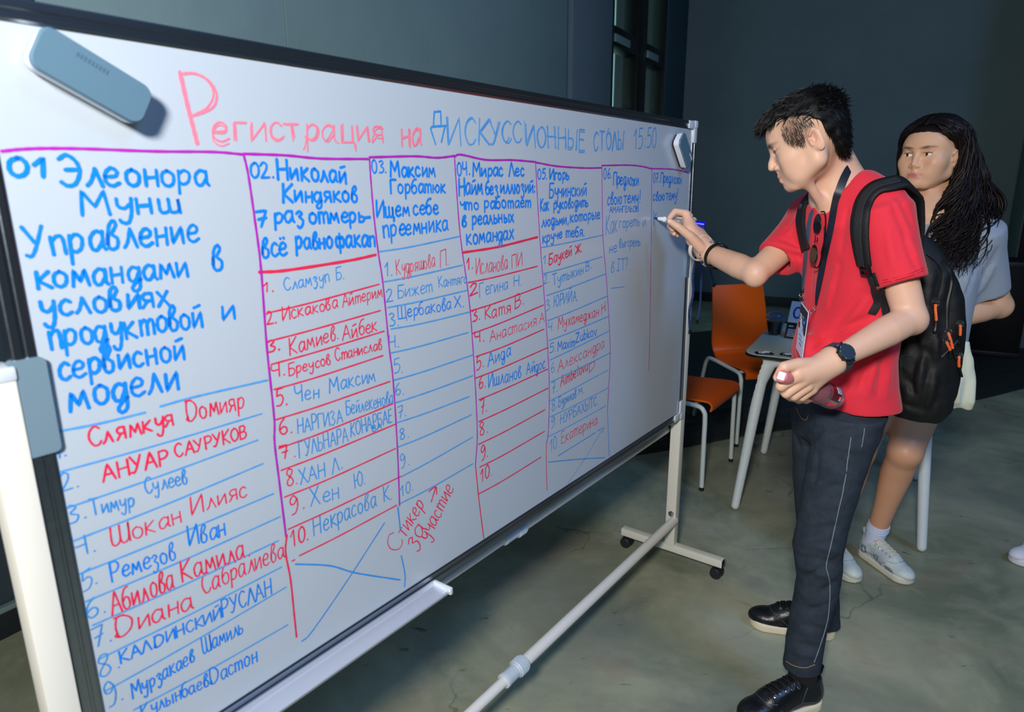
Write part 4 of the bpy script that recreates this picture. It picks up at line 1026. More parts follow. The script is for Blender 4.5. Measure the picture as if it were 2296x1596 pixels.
flatring(num, base_+ce*-.012+slope*.134+fo*.3, .021, .031, .0085); flatring(num, base_+ce*.036+slope*.134+fo*.3, .012, .031, .007); num.build('number', mat('card_blue', (14, 60, 200), rough=.5), cd_, smooth=False)
tx = MB()
def bar(x0, x1, y, h): tx.add([base_+fo*.4+ce*x+slope*yy for x, yy in ((x0, y), (x1, y), (x1, y+h), (x0, y+h))], [(0, 1, 2, 3)])
bar(-.040, -.018, .060, .006)
rr_ = np.random.default_rng(5)
for ln_ in range(5):
    x = -.040
    while x < .036:
        w_ = rr_.uniform(.004, .012); bar(x, min(x+w_, .04), .044-ln_*.0082, .0042); x += w_+.0018
tx.build('text_block', mat('card_text', (178, 190, 226), rough=.5), cd_, smooth=False)
# small sticker cards in black holders
for (px, py), ang, lab in (((1.125, 2.888), .30, 'small black card stack with white stickers nearest the table corner'), ((1.222, 2.852), -.25, 'flat black and white sticker sheet beside the man on the table')):
    st = thing('sticker_pack', lab, 'stickers', (px, py, ct), world=True); o_ = A(px, py, ct); R = rotm((0, 0, 1), math.degrees(ang)-28)
    poly = [(-.035, -.022), (.03, -.026), (.042, -.006), (.03, .004), (.036, .02), (.018, .014), (.004, .026), (-.012, .012), (-.03, .026), (-.04, .006)]
    MB().prism(poly, o_+A(0, 0, .0005), R[:, 0], R[:, 1], .003).build('black_sheet', M_cb, st, smooth=False)
    q = MB()
    for k in range(5): q.box(o_+R@A(-.012+k*.007, .004*((-1)**k), .0045+k*.0012), (.012, .008, .0006), R@rotm((0, 0, 1), k*37))
    q.build('white_stickers', M_cw, st)
    q = MB()
    for k in range(4): q.box(o_+R@A(-.018+k*.012, -.016, .0038), (.0035, .003, .0003), R)
    q.build('print', mat('sticker_print', (90, 120, 200), rough=.5), st)
paper = thing('paper_napkin', 'small pale paper scrap behind the drink cup on the table', 'paper', (1.41, 3.26, ct), world=True)
MB().box((1.41, 3.26, ct+.002), (.022, .03, .001), rotm((0, 0, 1), 20)).build('sheet', M_cw, paper); MB().box((1.413, 3.262, ct+.0035), (.018, .02, .0006), rotm((0, 0, 1), 50)).build('fold', M_cw, paper)


# ------------------------------------------------------------------ people: shared pieces
SKIN = lambda c: np.array(lin(c)[:3])
def in_frame(o, R, f):
    o = A(*o); R = np.asarray(R); g = lambda P: f((P-o) @ R)
    g.L = getattr(f, 'L', 1.0); return g
def head_ops(s, o, R, sc, p):
    """adds head shapes to SDF s; head frame: x forward, y left, z up, origin between the eyes' level and mid skull"""
    q = lambda v: tuple(np.asarray(v)*sc)
    def U(f, k): s.u(in_frame(o, R, f), k*sc)
    def Cv(f, k): s.c(in_frame(o, R, f), k*sc)
    jw = p.get('jaw', 1.0); wf = p.get('wide', 1.0); ch = p.get('cheek', 1.0); nz = p.get('nose', 1.0); lp = p.get('lips', 1.0); gz = p.get('slit', .0046); fl_ = p.get('full', 1.0); lx_ = p.get('lipx', 0.0)
    ell = lambda c, r, rot=None: s_ell(q(c), q(r), rot); cap = lambda a, b, r, r2=None: s_cap(q(a), q(b), r*sc, (r if r2 is None else r2)*sc)
    U(ell((-.004, 0, .034), (.089, .076, .082)), .001)
    U(ell((.018, 0, -.020), (.068, .064*wf, .080)), .03)
    U(ell((.046, 0, .030), (.044, .058*wf, .044)), .02)
    for y in (-1, 1):
        U(cap((-.008, y*.058*wf*jw, -.030), (-.004, y*.056*wf*jw, -.056), .016, .015), .025)
        U(cap((-.004, y*.056*wf*jw, -.058), (.058, y*.024*wf, -.094), .015, .015), .022)
        U(ell((.052, y*.043*wf, -.026), (.026*ch, .022*ch, .022*ch)), .022)
        U(ell((.046, y*.040*wf*jw, -.056), (.030*ch, .020*ch, .030*ch)), .022)
    U(ell((.070, 0, -.094), (.017, .022, .016)), .016)                     # chin
    U(ell((.062, 0, -.064), (.026, .032, .026)), .02)                      # muzzle
    U(cap((.074, -.030*wf, .019), (.074, .030*wf, .019), .012), .014)      # brow
    for y in (-1, 1): Cv(ell((.090, y*.031, -.001), (.016, .017, .0105)), .012)
    # lids with a slit
    for y in (-1, 1):
        ec = np.array([.0695, y*.031, -.002])
        U(ell(ec, (.0138, .0165, .0138)), .004)
        Cv(ell(ec+[.013, 0, -.0005], (.0115, p.get('eyew', .0138), gz)), .0012)
        U(cap(ec+[.0118, -.010, .0068], ec+[.0118, .010, .0068], .0022), .004)
    # nose
    U(s_tube([q((.080, 0, .012)), q((.0875, 0, -.006)), q((.098*nz, 0, -.024)), q((.1005*nz, 0, -.033))], np.array([.0085, .0072, .0085, .0088])*sc), .010)
    for y in (-1, 1):
        U(ell((.0875, y*.0115, -.0385), (.0095, .0075, .0068)), .005)
        Cv(ell((.0930, y*.0056, -.0475), (.0045, .0026, .0022)), .002)
    U(cap((.0900, 0, -.0405), (.0870, 0, -.052), .005), .007)
    # lips
    for y in (-1, 1): U(cap((.0895+lx_, y*.004, -.0615), (.0800+lx_*.5, y*.0225*lp, -.0660), .0052*fl_, .0024), .0045)
    U(cap((.0865+lx_, -.012, -.0730), (.0865+lx_, .012, -.0730), .0066*fl_), .006)
    Cv(s_tube([q((.0845+lx_, -.024*lp, -.0672)), q((.0955+lx_, -.009, -.0676)), q((.0965+lx_, 0, -.0682)), q((.0955+lx_, .009, -.0676)), q((.0845+lx_, .024*lp, -.0672))], .0011*sc), .0022)
    # ears
    for y in (-1, 1):
        rt = rotm((0, 1, 0), 14) @ rotm((0, 0, 1), y*-18)
        ce = np.array([p.get('earx', -.012), y*.0795*p.get('ear', 1), -.010])
        U(s_ell(q(ce), q((.0170, .0060, .0315)), rt), .0035)
        Cv(s_ell(q(ce+[.003, y*.0058, .003]), q((.0105, .0064, .0205)), rt), .002)
        U(s_tube([q(ce+[.010, y*.0035, .012]), q(ce+[.0, y*.0045, .0255]), q(ce+[-.012, y*.0045, .016]), q(ce+[-.013, y*.0035, -.004]), q(ce+[-.002, y*.002, -.022])], np.array([.0028, .0032, .0034, .003, .0042])*sc), .003)
        U(s_tube([q(ce+[-.004, y*.003, .013]), q(ce+[-.006, y*.003, -.002]), q(ce+[.001, y*.002, -.012])], np.array([.002, .0028, .003])*sc), .003)
        U(s_cap(q(ce+[.011, y*.001, -.003]), q(ce+[.010, y*.001, -.010]), .0035*sc), .004)
def eyes(o, R, sc, look, parent, off, iris=(40, 26, 20)):
    R = np.asarray(R); M_sc = mat('eye_white', (226, 226, 224), rough=.15); M_ir = mat('iris_brown', iris, rough=.1); 
    for y in (-1, 1):
        c = A(*o)+R@(np.array([.0695, y*.031, -.002])*sc); b = MB()
        b.lathe([(.0112*sc*math.sin(t), -.0112*sc*math.cos(t)) for t in np.linspace(0, math.pi, 15)], c, R@nrm(look), 20); e = b.build('eyeball', M_sc, parent, off=off)
        d = R@nrm(look); b = MB(); b.lathe([(.0055*sc, .0100*sc), (.004*sc, .0108*sc), (0, .0114*sc)], c, d, 18); b.build('iris', M_ir, e, off=off)
def strands(b, P, D, ln, rad, rng, droop=0, seg=3, nside=3, curl=0):
    """tapered hair tufts from points P along directions D"""
    for p, d in zip(P, D):
        L = ln*(.6+.8*rng.random()); w = rng.normal(size=3)*curl; pts = []
        for i in range(seg+1): t = i/seg; pts.append(p+d*L*t+w*L*t*t+A(0, 0, -droop*L*t*t))
        b.tube(pts, [rad*(1-.85*(i/seg)**1.4) for i in range(seg+1)], nside, caps=False)
def hand_ops(s, pts, k=.004):
    for ch, r in pts: s.u(s_tube(ch, r), k)
def shoe(parent_name, label, heel, toe_dir, cols, L=.285, group=None, world_off=None, parent=None, lift_=0):
    """cols: upper, sole, lace, panel materials. Parts hang on `parent` (a person) or on a thing of their own"""
    o = A(*heel); x = nrm(A(toe_dir[0], toe_dir[1], 0)); y = A(-x[1], x[0], 0); R = np.stack([x, y, A(0, 0, 1)], 1); k = L/.285
    F = lambda f: in_frame(o, R, f)
    off = world_off
    w = lambda px, py, pz: o+R@(A(px, py, pz)*k)
    root = MB()
    s = SDF(); e = lambda c, r: s_ell(A(*c)*k, A(*r)*k); c_ = lambda a, b, r, r2: s_cap(A(*a)*k, A(*b)*k, r*k, r2*k)
    s.u(F(e((.215, .004, .034), (.066, .044, .032))), .001); s.u(F(c_((.05, 0, .052), (.16, .002, .044), .036, .040)), .03)
    s.u(F(e((.045, 0, .05), (.042, .034, .048))), .02); s.u(F(c_((.075, 0, .092), (.175, .002, .055), .028, .030)), .025)
    s.u(F(s_frust(A(.052, 0, .05)*k, A(.046, 0, .108)*k, .037*k, .034*k, (0, 1, 0), .92)), .018)
    s.c(F(s_frust(A(.054, 0, .085)*k, A(.052, 0, .14)*k, .0285*k, .0285*k, (0, 1, 0), .9)), .006)
    s.i(lambda P: .024*k-((P-o)@R)[:, 2], .002)
    lo = o-.33*k; hi = o+.33*k; lo[2] = -.01; hi[2] = .17*k
    up = sculpt('shoe', s, .0045, lo, hi, cols[0], parent, off, 1)
    so = SDF()
    def sole(P):
        q = (P-o)@R/k; t = np.clip((q[:, 0]-.043)/.182, 0, 1); d2 = np.hypot(q[:, 0]-.043-.182*t, q[:, 1]-.004*t)-(.0395+.0085*t)
        z = q[:, 2]-.05*np.clip(q[:, 0]-.215, 0, 1)**1.0*.25; dz = np.abs(z-.0155)-.0150
        m = np.maximum(d2+.004, dz+.004); return (np.hypot(np.maximum(d2+.004, 0), np.maximum(dz+.004, 0))+np.minimum(m, 0)-.004)*k
    so.u(sole, .001); sculpt('sole', so, .0045, lo, hi, cols[1], up, off, 1)
    def top(px, py):
        zz = np.linspace(.16, .02, 71); Q = np.array([w(px, py, z_) for z_ in zz]); v = s.full(Q); return zz[np.argmax(v < 0)] if (v < 0).any() else .03
    W_ = lambda px, py, l=.0022: w(px, py, top(px, py)+l)
    la = MB()
    for i in range(5):
        xx = .100+i*.019; hw = .023-.0008*i
        la.tube(spline([W_(xx, -hw), W_(xx+.002, -hw*.5, .004), W_(xx+.004, 0, .005), W_(xx+.006, hw*.5, .004), W_(xx+.009, hw)], 4), .0023*k, 5)
        la.tube(spline([W_(xx+.016, -hw, .001), W_(xx+.010, -hw*.4, .0035), W_(xx+.006, hw*.4, .0035), W_(xx-.002, hw, .001)], 4), .0020*k, 5)
    la.tube(spline([w(.092, 0, .122), w(.080, .020, .134), w(.070, .034, .122), w(.082, .022, .114), w(.094, .002, .122)], 5), .002*k, 5)
    la.tube(spline([w(.092, 0, .122), w(.088, -.020, .130), w(.092, -.036, .108)], 5), .002*k, 5)
    la.build('laces', cols[2], up, off=off)
    ey = MB()
    for i in range(5):
        for sy in (-1, 1):
            a = np.linspace(0, 2*np.pi, 9)[:-1]; cx_, cy_ = .100+i*.019+.004, sy*(.0255-.0008*i); ey.tube([W_(cx_+math.cos(t)*.0038, cy_+math.sin(t)*.0030, .0008) for t in a], .0012*k, 4, closed=True)
    ey.build('eyelets', MATS.get('zinc_steel'), up, off=off)
    pa = MB()                                           # raised seam / overlay lines
    def sidep(px, pz, sy):
        yy = np.linspace(.07, 0, 71)*sy; Q = np.array([w(px, y_, pz) for y_ in yy]); v = s.full(Q); y_ = yy[np.argmax(v < 0)] if (v < 0).any() else 0; return w(px, y_+sy*.0006, pz)
    for sy in (-1, 1):
        for pl in (((.150, .030), (.163, .045), (.178, .056)), ((.108, .028), (.100, .05), (.088, .075), (.078, .092)), ((.028, .028), (.030, .06), (.034, .09)), ((.160, .030), (.130, .046), (.095, .05), (.06, .046))):
            pa.tube(spline([sidep(px, pz, sy) for px, pz in pl], 5), .0015*k, 5)
    pa.tube(spline([W_(.182, -.036, .0006), W_(.205, -.024, .0006), W_(.212, 0, .0006), W_(.205, .026, .0006), W_(.182, .038, .0006)], 6), .0015*k, 5)
    for sy in (-1, 1):
        if len(cols) > 4:
            for u0, u1, z0, z1 in ((.118, .158, .030, .062), (.045, .078, .030, .070), (.185, .225, .030, .046)):
                gv = [sidep(u0+(u1-u0)*i/5-(.012*j/3), z0+(z1-z0)*j/3, sy*1.02) for i in range(6) for j in range(4)]; q_ = MB(); q_.add(gv, [(i*4+j, i*4+j+1, i*4+j+5, i*4+j+4) for i in range(5) for j in range(3)]); q_.build('overlay_panel', cols[4], up, off=off)
    pa.build('seam', cols[3], up, off=off)
    tg = MB(); tg.prism(rrect(.021*k, .020*k, .008*k, 4), w(.070, 0, .122), y, nrm(R@A(-.55, 0, .83)), .004*k); tg.build('tongue', cols[0], up, off=off)
    tb = MB(); tb.prism(rrect(.007*k, .014*k, .004*k, 4), w(.006, 0, .112), y, nrm(R@A(-.25, 0, .95)), .003*k); tb.build('heel_tab', cols[0], up, off=off)
    return up

# ------------------------------------------------------------------ the man writing on the board
MO = (.93, 1.80, 0)
man = thing('person', 'young man in red T-shirt and dark jeans writing on the whiteboard with raised arm', 'person', MO, world=True)
c1_, s1_ = math.cos(math.radians(22)), math.sin(math.radians(22))
hf = nrm((-.92, .39, 0)); HX = hf*c1_-A(0, 0, 1)*s1_; HZ = hf*s1_+A(0, 0, 1)*c1_; HY = np.cross(HZ, HX); HR = np.stack([HX, HY, HZ], 1)
HO = A(*(0.745, 1.750, 1.572))
Lsh, Lel, Lwr = (0.910, 1.670, 1.390), (0.977, 1.605, 1.142), (0.746, 1.500, 1.065)
Rsh, Rel, Rwr = (0.885, 2.000, 1.352), (0.686, 1.875, 1.221), (0.608, 2.075, 1.260)
s = SDF()
head_ops(s, HO, HR, 1.0, dict(nose=1.0, cheek=.92, lips=1.0, slit=.0034))
# neck and upper chest
s.u(s_cap((0.801, 1.785, 1.538), (0.864, 1.800, 1.431), .053, .060), .030)
s.u(s_cap((0.819, 1.785, 1.548), (0.886, 1.800, 1.445), .036, .050), .03)
s.u(s_cap((0.861, 1.800, 1.420), (0.925, 1.800, 1.196), .066, .070), .04)
s.u(s_cap((0.864, 1.970, 1.366), (0.912, 1.680, 1.384), .045, .045), .05)
s.u(s_tube([(0.719, 1.720, 1.482), (0.764, 1.740, 1.449), (0.810, 1.765, 1.401)], [.010, .011, .010]), .02)      # sternomastoid
s.u(s_cap((0.925, 1.800, 1.196), (0.942, 1.800, 0.892), .070, .068), .04)
s.u(s_cap((0.929, 1.740, 0.846), (0.853, 1.670, 0.498), .055, .04), .03); s.u(s_cap((0.853, 1.670, 0.498), (0.821, 1.625, 0.121), .04, .032), .02)
s.u(s_cap((0.926, 1.870, 0.801), (0.966, 1.920, 0.409), .055, .04), .03); s.u(s_cap((0.966, 1.920, 0.409), (1.034, 1.940, 0.036), .04, .032), .02)
# arms
s.u(s_cap(Lsh, Lel, .048, .0365), .02); s.u(s_ell(A(*Lel)+A(.012, .002, -.014), (.022, .022, .022)), .02)
s.u(s_tube([Lel, A(*Lel)*.68+A(*Lwr)*.32, A(*Lel)*.2+A(*Lwr)*.8, Lwr], [.036, .0375, .0275, .0255]), .012)
s.u(s_cap(Rsh, Rel, .046, .0345), .02); s.u(s_ell(A(*Rel)+A(-.002, -.006, -.018), (.018, .018, .017)), .02)
s.u(s_tube([Rel, A(*Rel)*.68+A(*Rwr)*.32, A(*Rel)*.2+A(*Rwr)*.8, Rwr], [.033, .0365, .0300, .0295]), .010)
# right hand round the marker
s.u(s_cap(Rwr, (0.557, 2.100, 1.342), .0275, .022), .02); s.u(s_cap((0.591, 2.065, 1.269), (0.545, 2.072, 1.331), .0265, .020), .02); s.u(s_cap(Rwr, (0.573, 2.125, 1.330), .023, .019), .02); s.u(s_cap((0.552, 2.060, 1.297), (0.540, 2.095, 1.373), .017, .0135), .014)
hand_ops(s, [([(0.537, 2.095, 1.378), (0.504, 2.095, 1.384), (0.489, 2.090, 1.368), (0.484, 2.085, 1.358)], [.0112, .0098, .0085, .0076]),
             ([(0.578, 2.050, 1.276), (0.541, 2.042, 1.312), (0.503, 2.045, 1.341), (0.480, 2.056, 1.356)], [.0175, .0140, .0118, .0092]),
             ([(0.554, 2.115, 1.369), (0.513, 2.125, 1.356), (0.492, 2.108, 1.340), (0.499, 2.095, 1.329)], [.0108, .0098, .0086, .0078]),
             ([(0.571, 2.130, 1.355), (0.528, 2.138, 1.335), (0.502, 2.118, 1.324), (0.506, 2.100, 1.316)], [.0104, .0092, .0082, .0074]),
             ([(0.585, 2.140, 1.341), (0.544, 2.142, 1.320), (0.517, 2.122, 1.316), (0.518, 2.108, 1.311)], [.0096, .0084, .0074, .0068])])
# left hand round the bottle neck
s.u(s_cap(Lwr, (0.670, 1.478, 1.035), .0285, .026), .02); s.u(s_cap(Lwr, (0.694, 1.492, 1.009), .0265, .022), .02); s.u(s_cap((0.714, 1.490, 1.055), (0.648, 1.463, 1.044), .024, .020), .015)
hand_ops(s, [([(0.648, 1.462, 1.040), (0.615, 1.462, 1.015), (0.638, 1.492, 0.992), (0.663, 1.512, 0.993)], [.0150, .0122, .0105, .0092]),
             ([(0.663, 1.466, 1.025), (0.633, 1.472, 0.995), (0.659, 1.504, 0.975), (0.684, 1.522, 0.976)], [.0145, .0122, .0105, .0092]),
             ([(0.680, 1.474, 1.011), (0.656, 1.482, 0.985), (0.683, 1.514, 0.965), (0.706, 1.532, 0.967)], [.0138, .0116, .0100, .0088]),
             ([(0.697, 1.484, 1.000), (0.681, 1.494, 0.978), (0.704, 1.522, 0.961), (0.721, 1.536, 0.962)], [.0124, .0102, .0090, .0080]),
             ([(0.707, 1.487, 1.058), (0.651, 1.466, 1.065), (0.614, 1.452, 1.063), (0.604, 1.458, 1.037)], [.0190, .0155, .0130, .0105])])
SKm = SKIN((222, 178, 152)); SKl = SKIN((198, 122, 118)); SKh = SKIN((104, 78, 62)); SKr = SKIN((214, 150, 132))
def man_col(v):
    c = np.repeat(SKm[None], len(v), 0); q = (v-A(*HO))@HR
    mix = lambda m, col: c.__setitem__(slice(None), c*(1-m[:, None])+col*m[:, None])
    hd = (np.linalg.norm(q, axis=1) < .16).astype(float)
    lip = np.clip(1.5-np.hypot((q[:, 2]+.068)/.0085, q[:, 1]/.024)*1.0, 0, 1)*(q[:, 0] > .074)*hd; mix(lip*.75, SKl)
    fd = np.clip(1.6-np.hypot((q[:, 0]-.018)/.036, (q[:, 2]-.034)/.044)*1.2, 0, 1)*hd*(np.abs(q[:, 1]) > .04); mix(fd*.60, SKh)
    brow = np.clip(1.3-np.hypot((q[:, 2]-.0175-.10*(np.abs(q[:, 1])-.03)*.5)/.0062, (np.abs(q[:, 1])-.031)/.022), 0, 1)*(q[:, 0] > .05)*hd; mix(brow*.9, SKIN((30, 22, 20)))
    lash = np.clip(1.4-np.hypot((q[:, 2]-.0022)/.0030, (np.abs(q[:, 1])-.031)/.0175), 0, 1)*(q[:, 0] > .058)*hd; mix(lash*.85, SKIN((26, 18, 18)))
    for nc in ((0.475, 2.047, 1.360), (0.598, 1.449, 1.040)): mix(np.clip(1.5-np.linalg.norm(v-A(*nc), axis=1)/.006, 0, 1)*.55, SKIN((246, 214, 204)))
    ear = np.clip(1-np.hypot((q[:, 0]+.012)/.02, (q[:, 2]+.010)/.034), 0, 1)*(np.abs(q[:, 1]) > .07)*hd; mix(ear*.5, SKr)
    return c
M_skin = mat('skin', (222, 178, 152), rough=.48, spec=.4, attr=True, sss=.06)
lo = np.min([HO, Rwr, Lwr, (0.484, 2.150, 1.374), (0.821, 1.625, 0.121), (0.587, 1.450, 1.035)], 0)-.10; hi = np.max([HO, Rel, Lel, Rwr, (0.853, 1.670, 0.498)], 0)+A(.14, .12, .18); lo[2] = .10
body_s = s
body = sculpt('body', s, .0022, lo, hi, M_skin, man, MO, 1, man_col)
eyes(HO, HR, 1.0, (1, .10, -.35), man, MO)
# eyebrows as tufts
rng = np.random.default_rng(11); b = MB()
for y in (-1, 1):
    for k in range(240):
        t = rng.random(); py = y*(.013+.036*t); q = A(.0880-.055*t*t*.45, py, .0172+.005*math.sin(t*2.6)+rng.normal()*.0019); 
        b.tube([HO+HR@q, HO+HR@(q+A(-.002, y*.007, .0018))], [.0009, .0003], 3, caps=False)
M_hair = mat('black_hair', (11, 10, 11), rough=.55, spec=.25)
b.build('eyebrow', M_hair, man)
# hair: cap grown from the skull plus tufts
hx_ = [-.135, -.09, -.052, -.044, -.034, -.020, .0, .030, .050, .060, .075, .12]
hz_ = [-.075, -.078, -.066, -.018, .020, .042, .058, .066, .068, .068, .070, .070]
s = SDF(); F = lambda f: in_frame(HO, HR, f)
s.u(F(s_ell((-.005, 0, .032), (.0935, .0805, .086))), .001)
s.u(F(s_ell((.002, 0, .066), (.092, .070, .044), rotm((0, 1, 0), 4))), .018)
s.u(F(s_ell((.060, 0, .082), (.036, .054, .020), rotm((0, 1, 0), 28))), .018)
s.u(F(s_ell((-.062, 0, -.015), (.026, .056, .056))), .02)
def hairline(P):
    q = (P-HO)@HR; return (np.interp(q[:, 0], hx_, hz_)-q[:, 2]-.004*np.sin(q[:, 0]*260+q[:, 1]*90))*.55
s.i(hairline, .006)
s.d(lambda P: .0028*sines((P-HO)@HR*A(.35, 1.3, .7), 150, 3))
hair = sculpt('hair', s, .0034, HO-.17, HO+.17, M_hair, man, MO, 0)
hv = np.array([v.co[:] for v in hair.data.vertices])+A(*MO); hn = np.array([v.normal[:] for v in hair.data.vertices])
q = (hv-HO)@HR; b = MB()
def tufts(m, n, base, jit, outw, ln, rad, droop=.2):
    idx = rng.choice(np.where(m)[0], n); ql = q[idx]; d = np.array([base(p) for p in ql])+rng.normal(size=(n, 3))*jit; d = d@HR.T
    nn = hn[idx]; d = d-nn*(d*nn).sum(1)[:, None]*.7; d /= np.linalg.norm(d, axis=1)[:, None]; strands(b, hv[idx]-nn*.002, d+nn*outw, ln, rad, rng, droop=droop, curl=.12)
tufts(q[:, 2] > .04, 2600, lambda p: A(.9 if p[0] > -.03 else -.6, p[1]*5+.15, -.3 if p[0] > .04 else .15), .24, .17, .017, .0016)
tufts((q[:, 0] > .05) & (q[:, 2] > .06), 700, lambda p: A(.9, p[1]*2, -.42), .16, .22, .020, .0018)
tufts((q[:, 2] < .05) & (q[:, 0] < .05), 2200, lambda p: A(-.45, 0, -.75), .2, .16, .013, .0011)
b.build('hair_tufts', M_hair, hair, off=MO)
# side fade: short stubble-like tufts in front of the ear
b = MB(); bv = np.array([v.co[:] for v in body.data.vertices])+A(*MO); q = (bv-HO)@HR
m_ = np.where((np.abs(q[:, 1]) > .045) & (np.hypot((q[:, 0]-.018)/.036, (q[:, 2]-.034)/.044) < 1) & (q[:, 0] > -.02) & ((q[:, 0] > .010) | (q[:, 2] > .026)))[0]
bn = np.array([v.normal[:] for v in body.data.vertices]); idx = rng.choice(m_, 2600)
D_ = (A(-.15, 0, -1)+rng.normal(size=(len(idx), 3))*.16)@HR.T+bn[idx]*.16; strands(b, bv[idx], D_, .011, .00042, rng, seg=2)
b.build('side_fade', mat('brown_black_hair', (58, 46, 40), rough=.6), hair, off=MO)

# T-shirt
M_tee = mat('red_cotton', (228, 50, 68), rough=.75, spec=.2, sheen=.15, noise=(5, .35, 4, (210, 40, 58)), bump=(420, .10))
LA = -80
LD = A(math.cos(math.radians(LA)), math.sin(math.radians(LA)), 0); FD = A(LD[1], -LD[0], 0)
nodes = [((0.947, 1.800, 0.874), .147, .117, LA), ((0.929, 1.800, 0.931), .147, .120, LA), ((0.920, 1.800, 1.009), .146, .116, LA), ((0.927, 1.800, 1.122), .150, .100, LA), ((0.921, 1.800, 1.232), .156, .102, LA), ((0.907, 1.800, 1.309), .164, .106, LA), ((0.886, 1.800, 1.362), .166, .098, LA), ((0.879, 1.800, 1.406), .138, .082, LA), ((0.877, 1.800, 1.440), .085, .064, LA)]
s = SDF(); s.u(s_loft(nodes, True, 2.3), .001)
s.u(s_tube([(0.877, 2.000, 1.377), (0.885, 1.900, 1.427), (0.876, 1.800, 1.445), (0.893, 1.740, 1.445), (0.911, 1.680, 1.413)], [.056, .052, .052, .052, .056]), .04)
SL0, SL1 = (0.910, 1.675, 1.392), (0.948, 1.612, 1.229); SR0, SR1 = (0.890, 1.990, 1.360), (0.756, 1.915, 1.254)
s.u(s_frust(SL0, SL1, .069, .058, (1, 0, 0), 1.0), .035); s.u(s_frust(SR0, SR1, .074, .060, (0, 0, 1), 1.0), .035)
s.u(s_ell((0.796, 1.740, 1.027), (.032, .042, .045)), .045)
tee_s = s
folds(s, (((0.894, 1.600, 1.416), (0.928, 1.600, 1.352), .005, 0), ((0.907, 1.600, 1.428), (0.948, 1.600, 1.362), .004, 0), ((0.927, 1.600, 1.353), (0.969, 1.600, 1.267), .005, 0), ((0.890, 1.600, 1.352), (0.916, 1.600, 1.268), .006, 1), ((0.945, 1.600, 1.331), (0.974, 1.600, 1.278), .005, 1),
          ((0.811, 1.650, 1.273), (0.798, 1.650, 1.173), .004, 0), ((0.801, 1.650, 1.262), (0.786, 1.650, 1.162), .006, 1), ((0.753, 1.680, 1.259), (0.759, 1.680, 1.168), .004, 0), ((0.773, 1.680, 1.303), (0.776, 1.680, 1.191), .005, 1),
          ((0.870, 1.650, 1.201), (0.810, 1.650, 1.105), .006, 0), ((0.889, 1.650, 1.184), (0.828, 1.650, 1.081), .007, 1), ((0.916, 1.650, 1.144), (0.788, 1.650, 1.086), .006, 0), ((0.926, 1.650, 1.115), (0.808, 1.650, 1.064), .007, 1), ((0.867, 1.650, 1.093), (0.763, 1.650, 1.053), .006, 0), ((0.945, 1.650, 1.098), (0.862, 1.650, 1.035), .006, 0),
          ((0.921, 1.660, 1.017), (0.901, 1.660, 0.948), .006, 0), ((0.951, 1.660, 1.031), (0.951, 1.660, 0.929), .007, 0), ((0.937, 1.660, 1.017), (0.926, 1.660, 0.930), .008, 1), ((0.873, 1.660, 0.984), (0.853, 1.660, 0.912), .005, 0), ((0.986, 1.680, 1.002), (0.985, 1.680, 0.917), .006, 1), ((0.818, 1.660, 1.009), (0.797, 1.660, 0.936), .005, 0),
          ((0.914, 1.620, 1.200), (0.933, 1.620, 1.175), .006, 0), ((0.774, 1.900, 1.343), (0.788, 1.900, 1.313), .004, 0), ((0.760, 1.900, 1.313), (0.812, 1.900, 1.293), .004, 0), ((0.758, 1.900, 1.283), (0.821, 1.900, 1.260), .006, 0), ((0.761, 1.900, 1.298), (0.818, 1.900, 1.276), .006, 1), ((0.822, 1.950, 1.380), (0.801, 1.950, 1.330), .005, 1), ((0.838, 1.700, 1.400), (0.814, 1.660, 1.305), .004, 0)))
def tee_fold(P):
    u = (P-A(.93, 1.8, 0)); z = u[:, 2]; l = u@LD; w = np.clip((1.12-z)/.25, 0, 1)
    return .0035*w*np.sin(l*46+z*16)*np.sin(z*11+2)+.0020*sines(P*A(1, 1, .6), 30, 5)
s.d(tee_fold)
s.u(s_tube([tuple(A(*(0.861, 1.795, 1.440))+LD*.068*math.cos(t)+FD*.060*math.sin(t)+A(0, 0, -.028*math.sin(t)-.012*max(0, math.sin(t))**3)) for t in np.linspace(0, 2*np.pi, 25)], .0095), .004)
# openings: neck, cuffs, hem
s.c(s_tube([(0.850, 1.790, 1.431), (0.828, 1.785, 1.521)], [.057, .066]), .006); s.c(s_cap((0.807, 1.755, 1.408), (0.820, 1.770, 1.454), .018, .03), .010)
dL = nrm(A(*SL1)-A(*SL0)); dR = nrm(A(*SR1)-A(*SR0))
s.c(s_frust(A(*SL1)-dL*.05, A(*SL1)+dL*.05, .0465, .0465), .003); s.c(s_frust(A(*SR1)-dR*.05, A(*SR1)+dR*.05, .0440, .0440), .003)
z0 = nodes[0][0][2]
s.c(s_loft([((nodes[0][0][0], nodes[0][0][1], z0-.05), .129, .099, LA), ((nodes[0][0][0], nodes[0][0][1], z0+.05), .125, .096, LA)], True, 2.3), .003)
tee = sculpt('t_shirt', s, .0045, A(.55, 1.40, .76), A(1.20, 2.25, 1.56), M_tee, man, MO, 1)
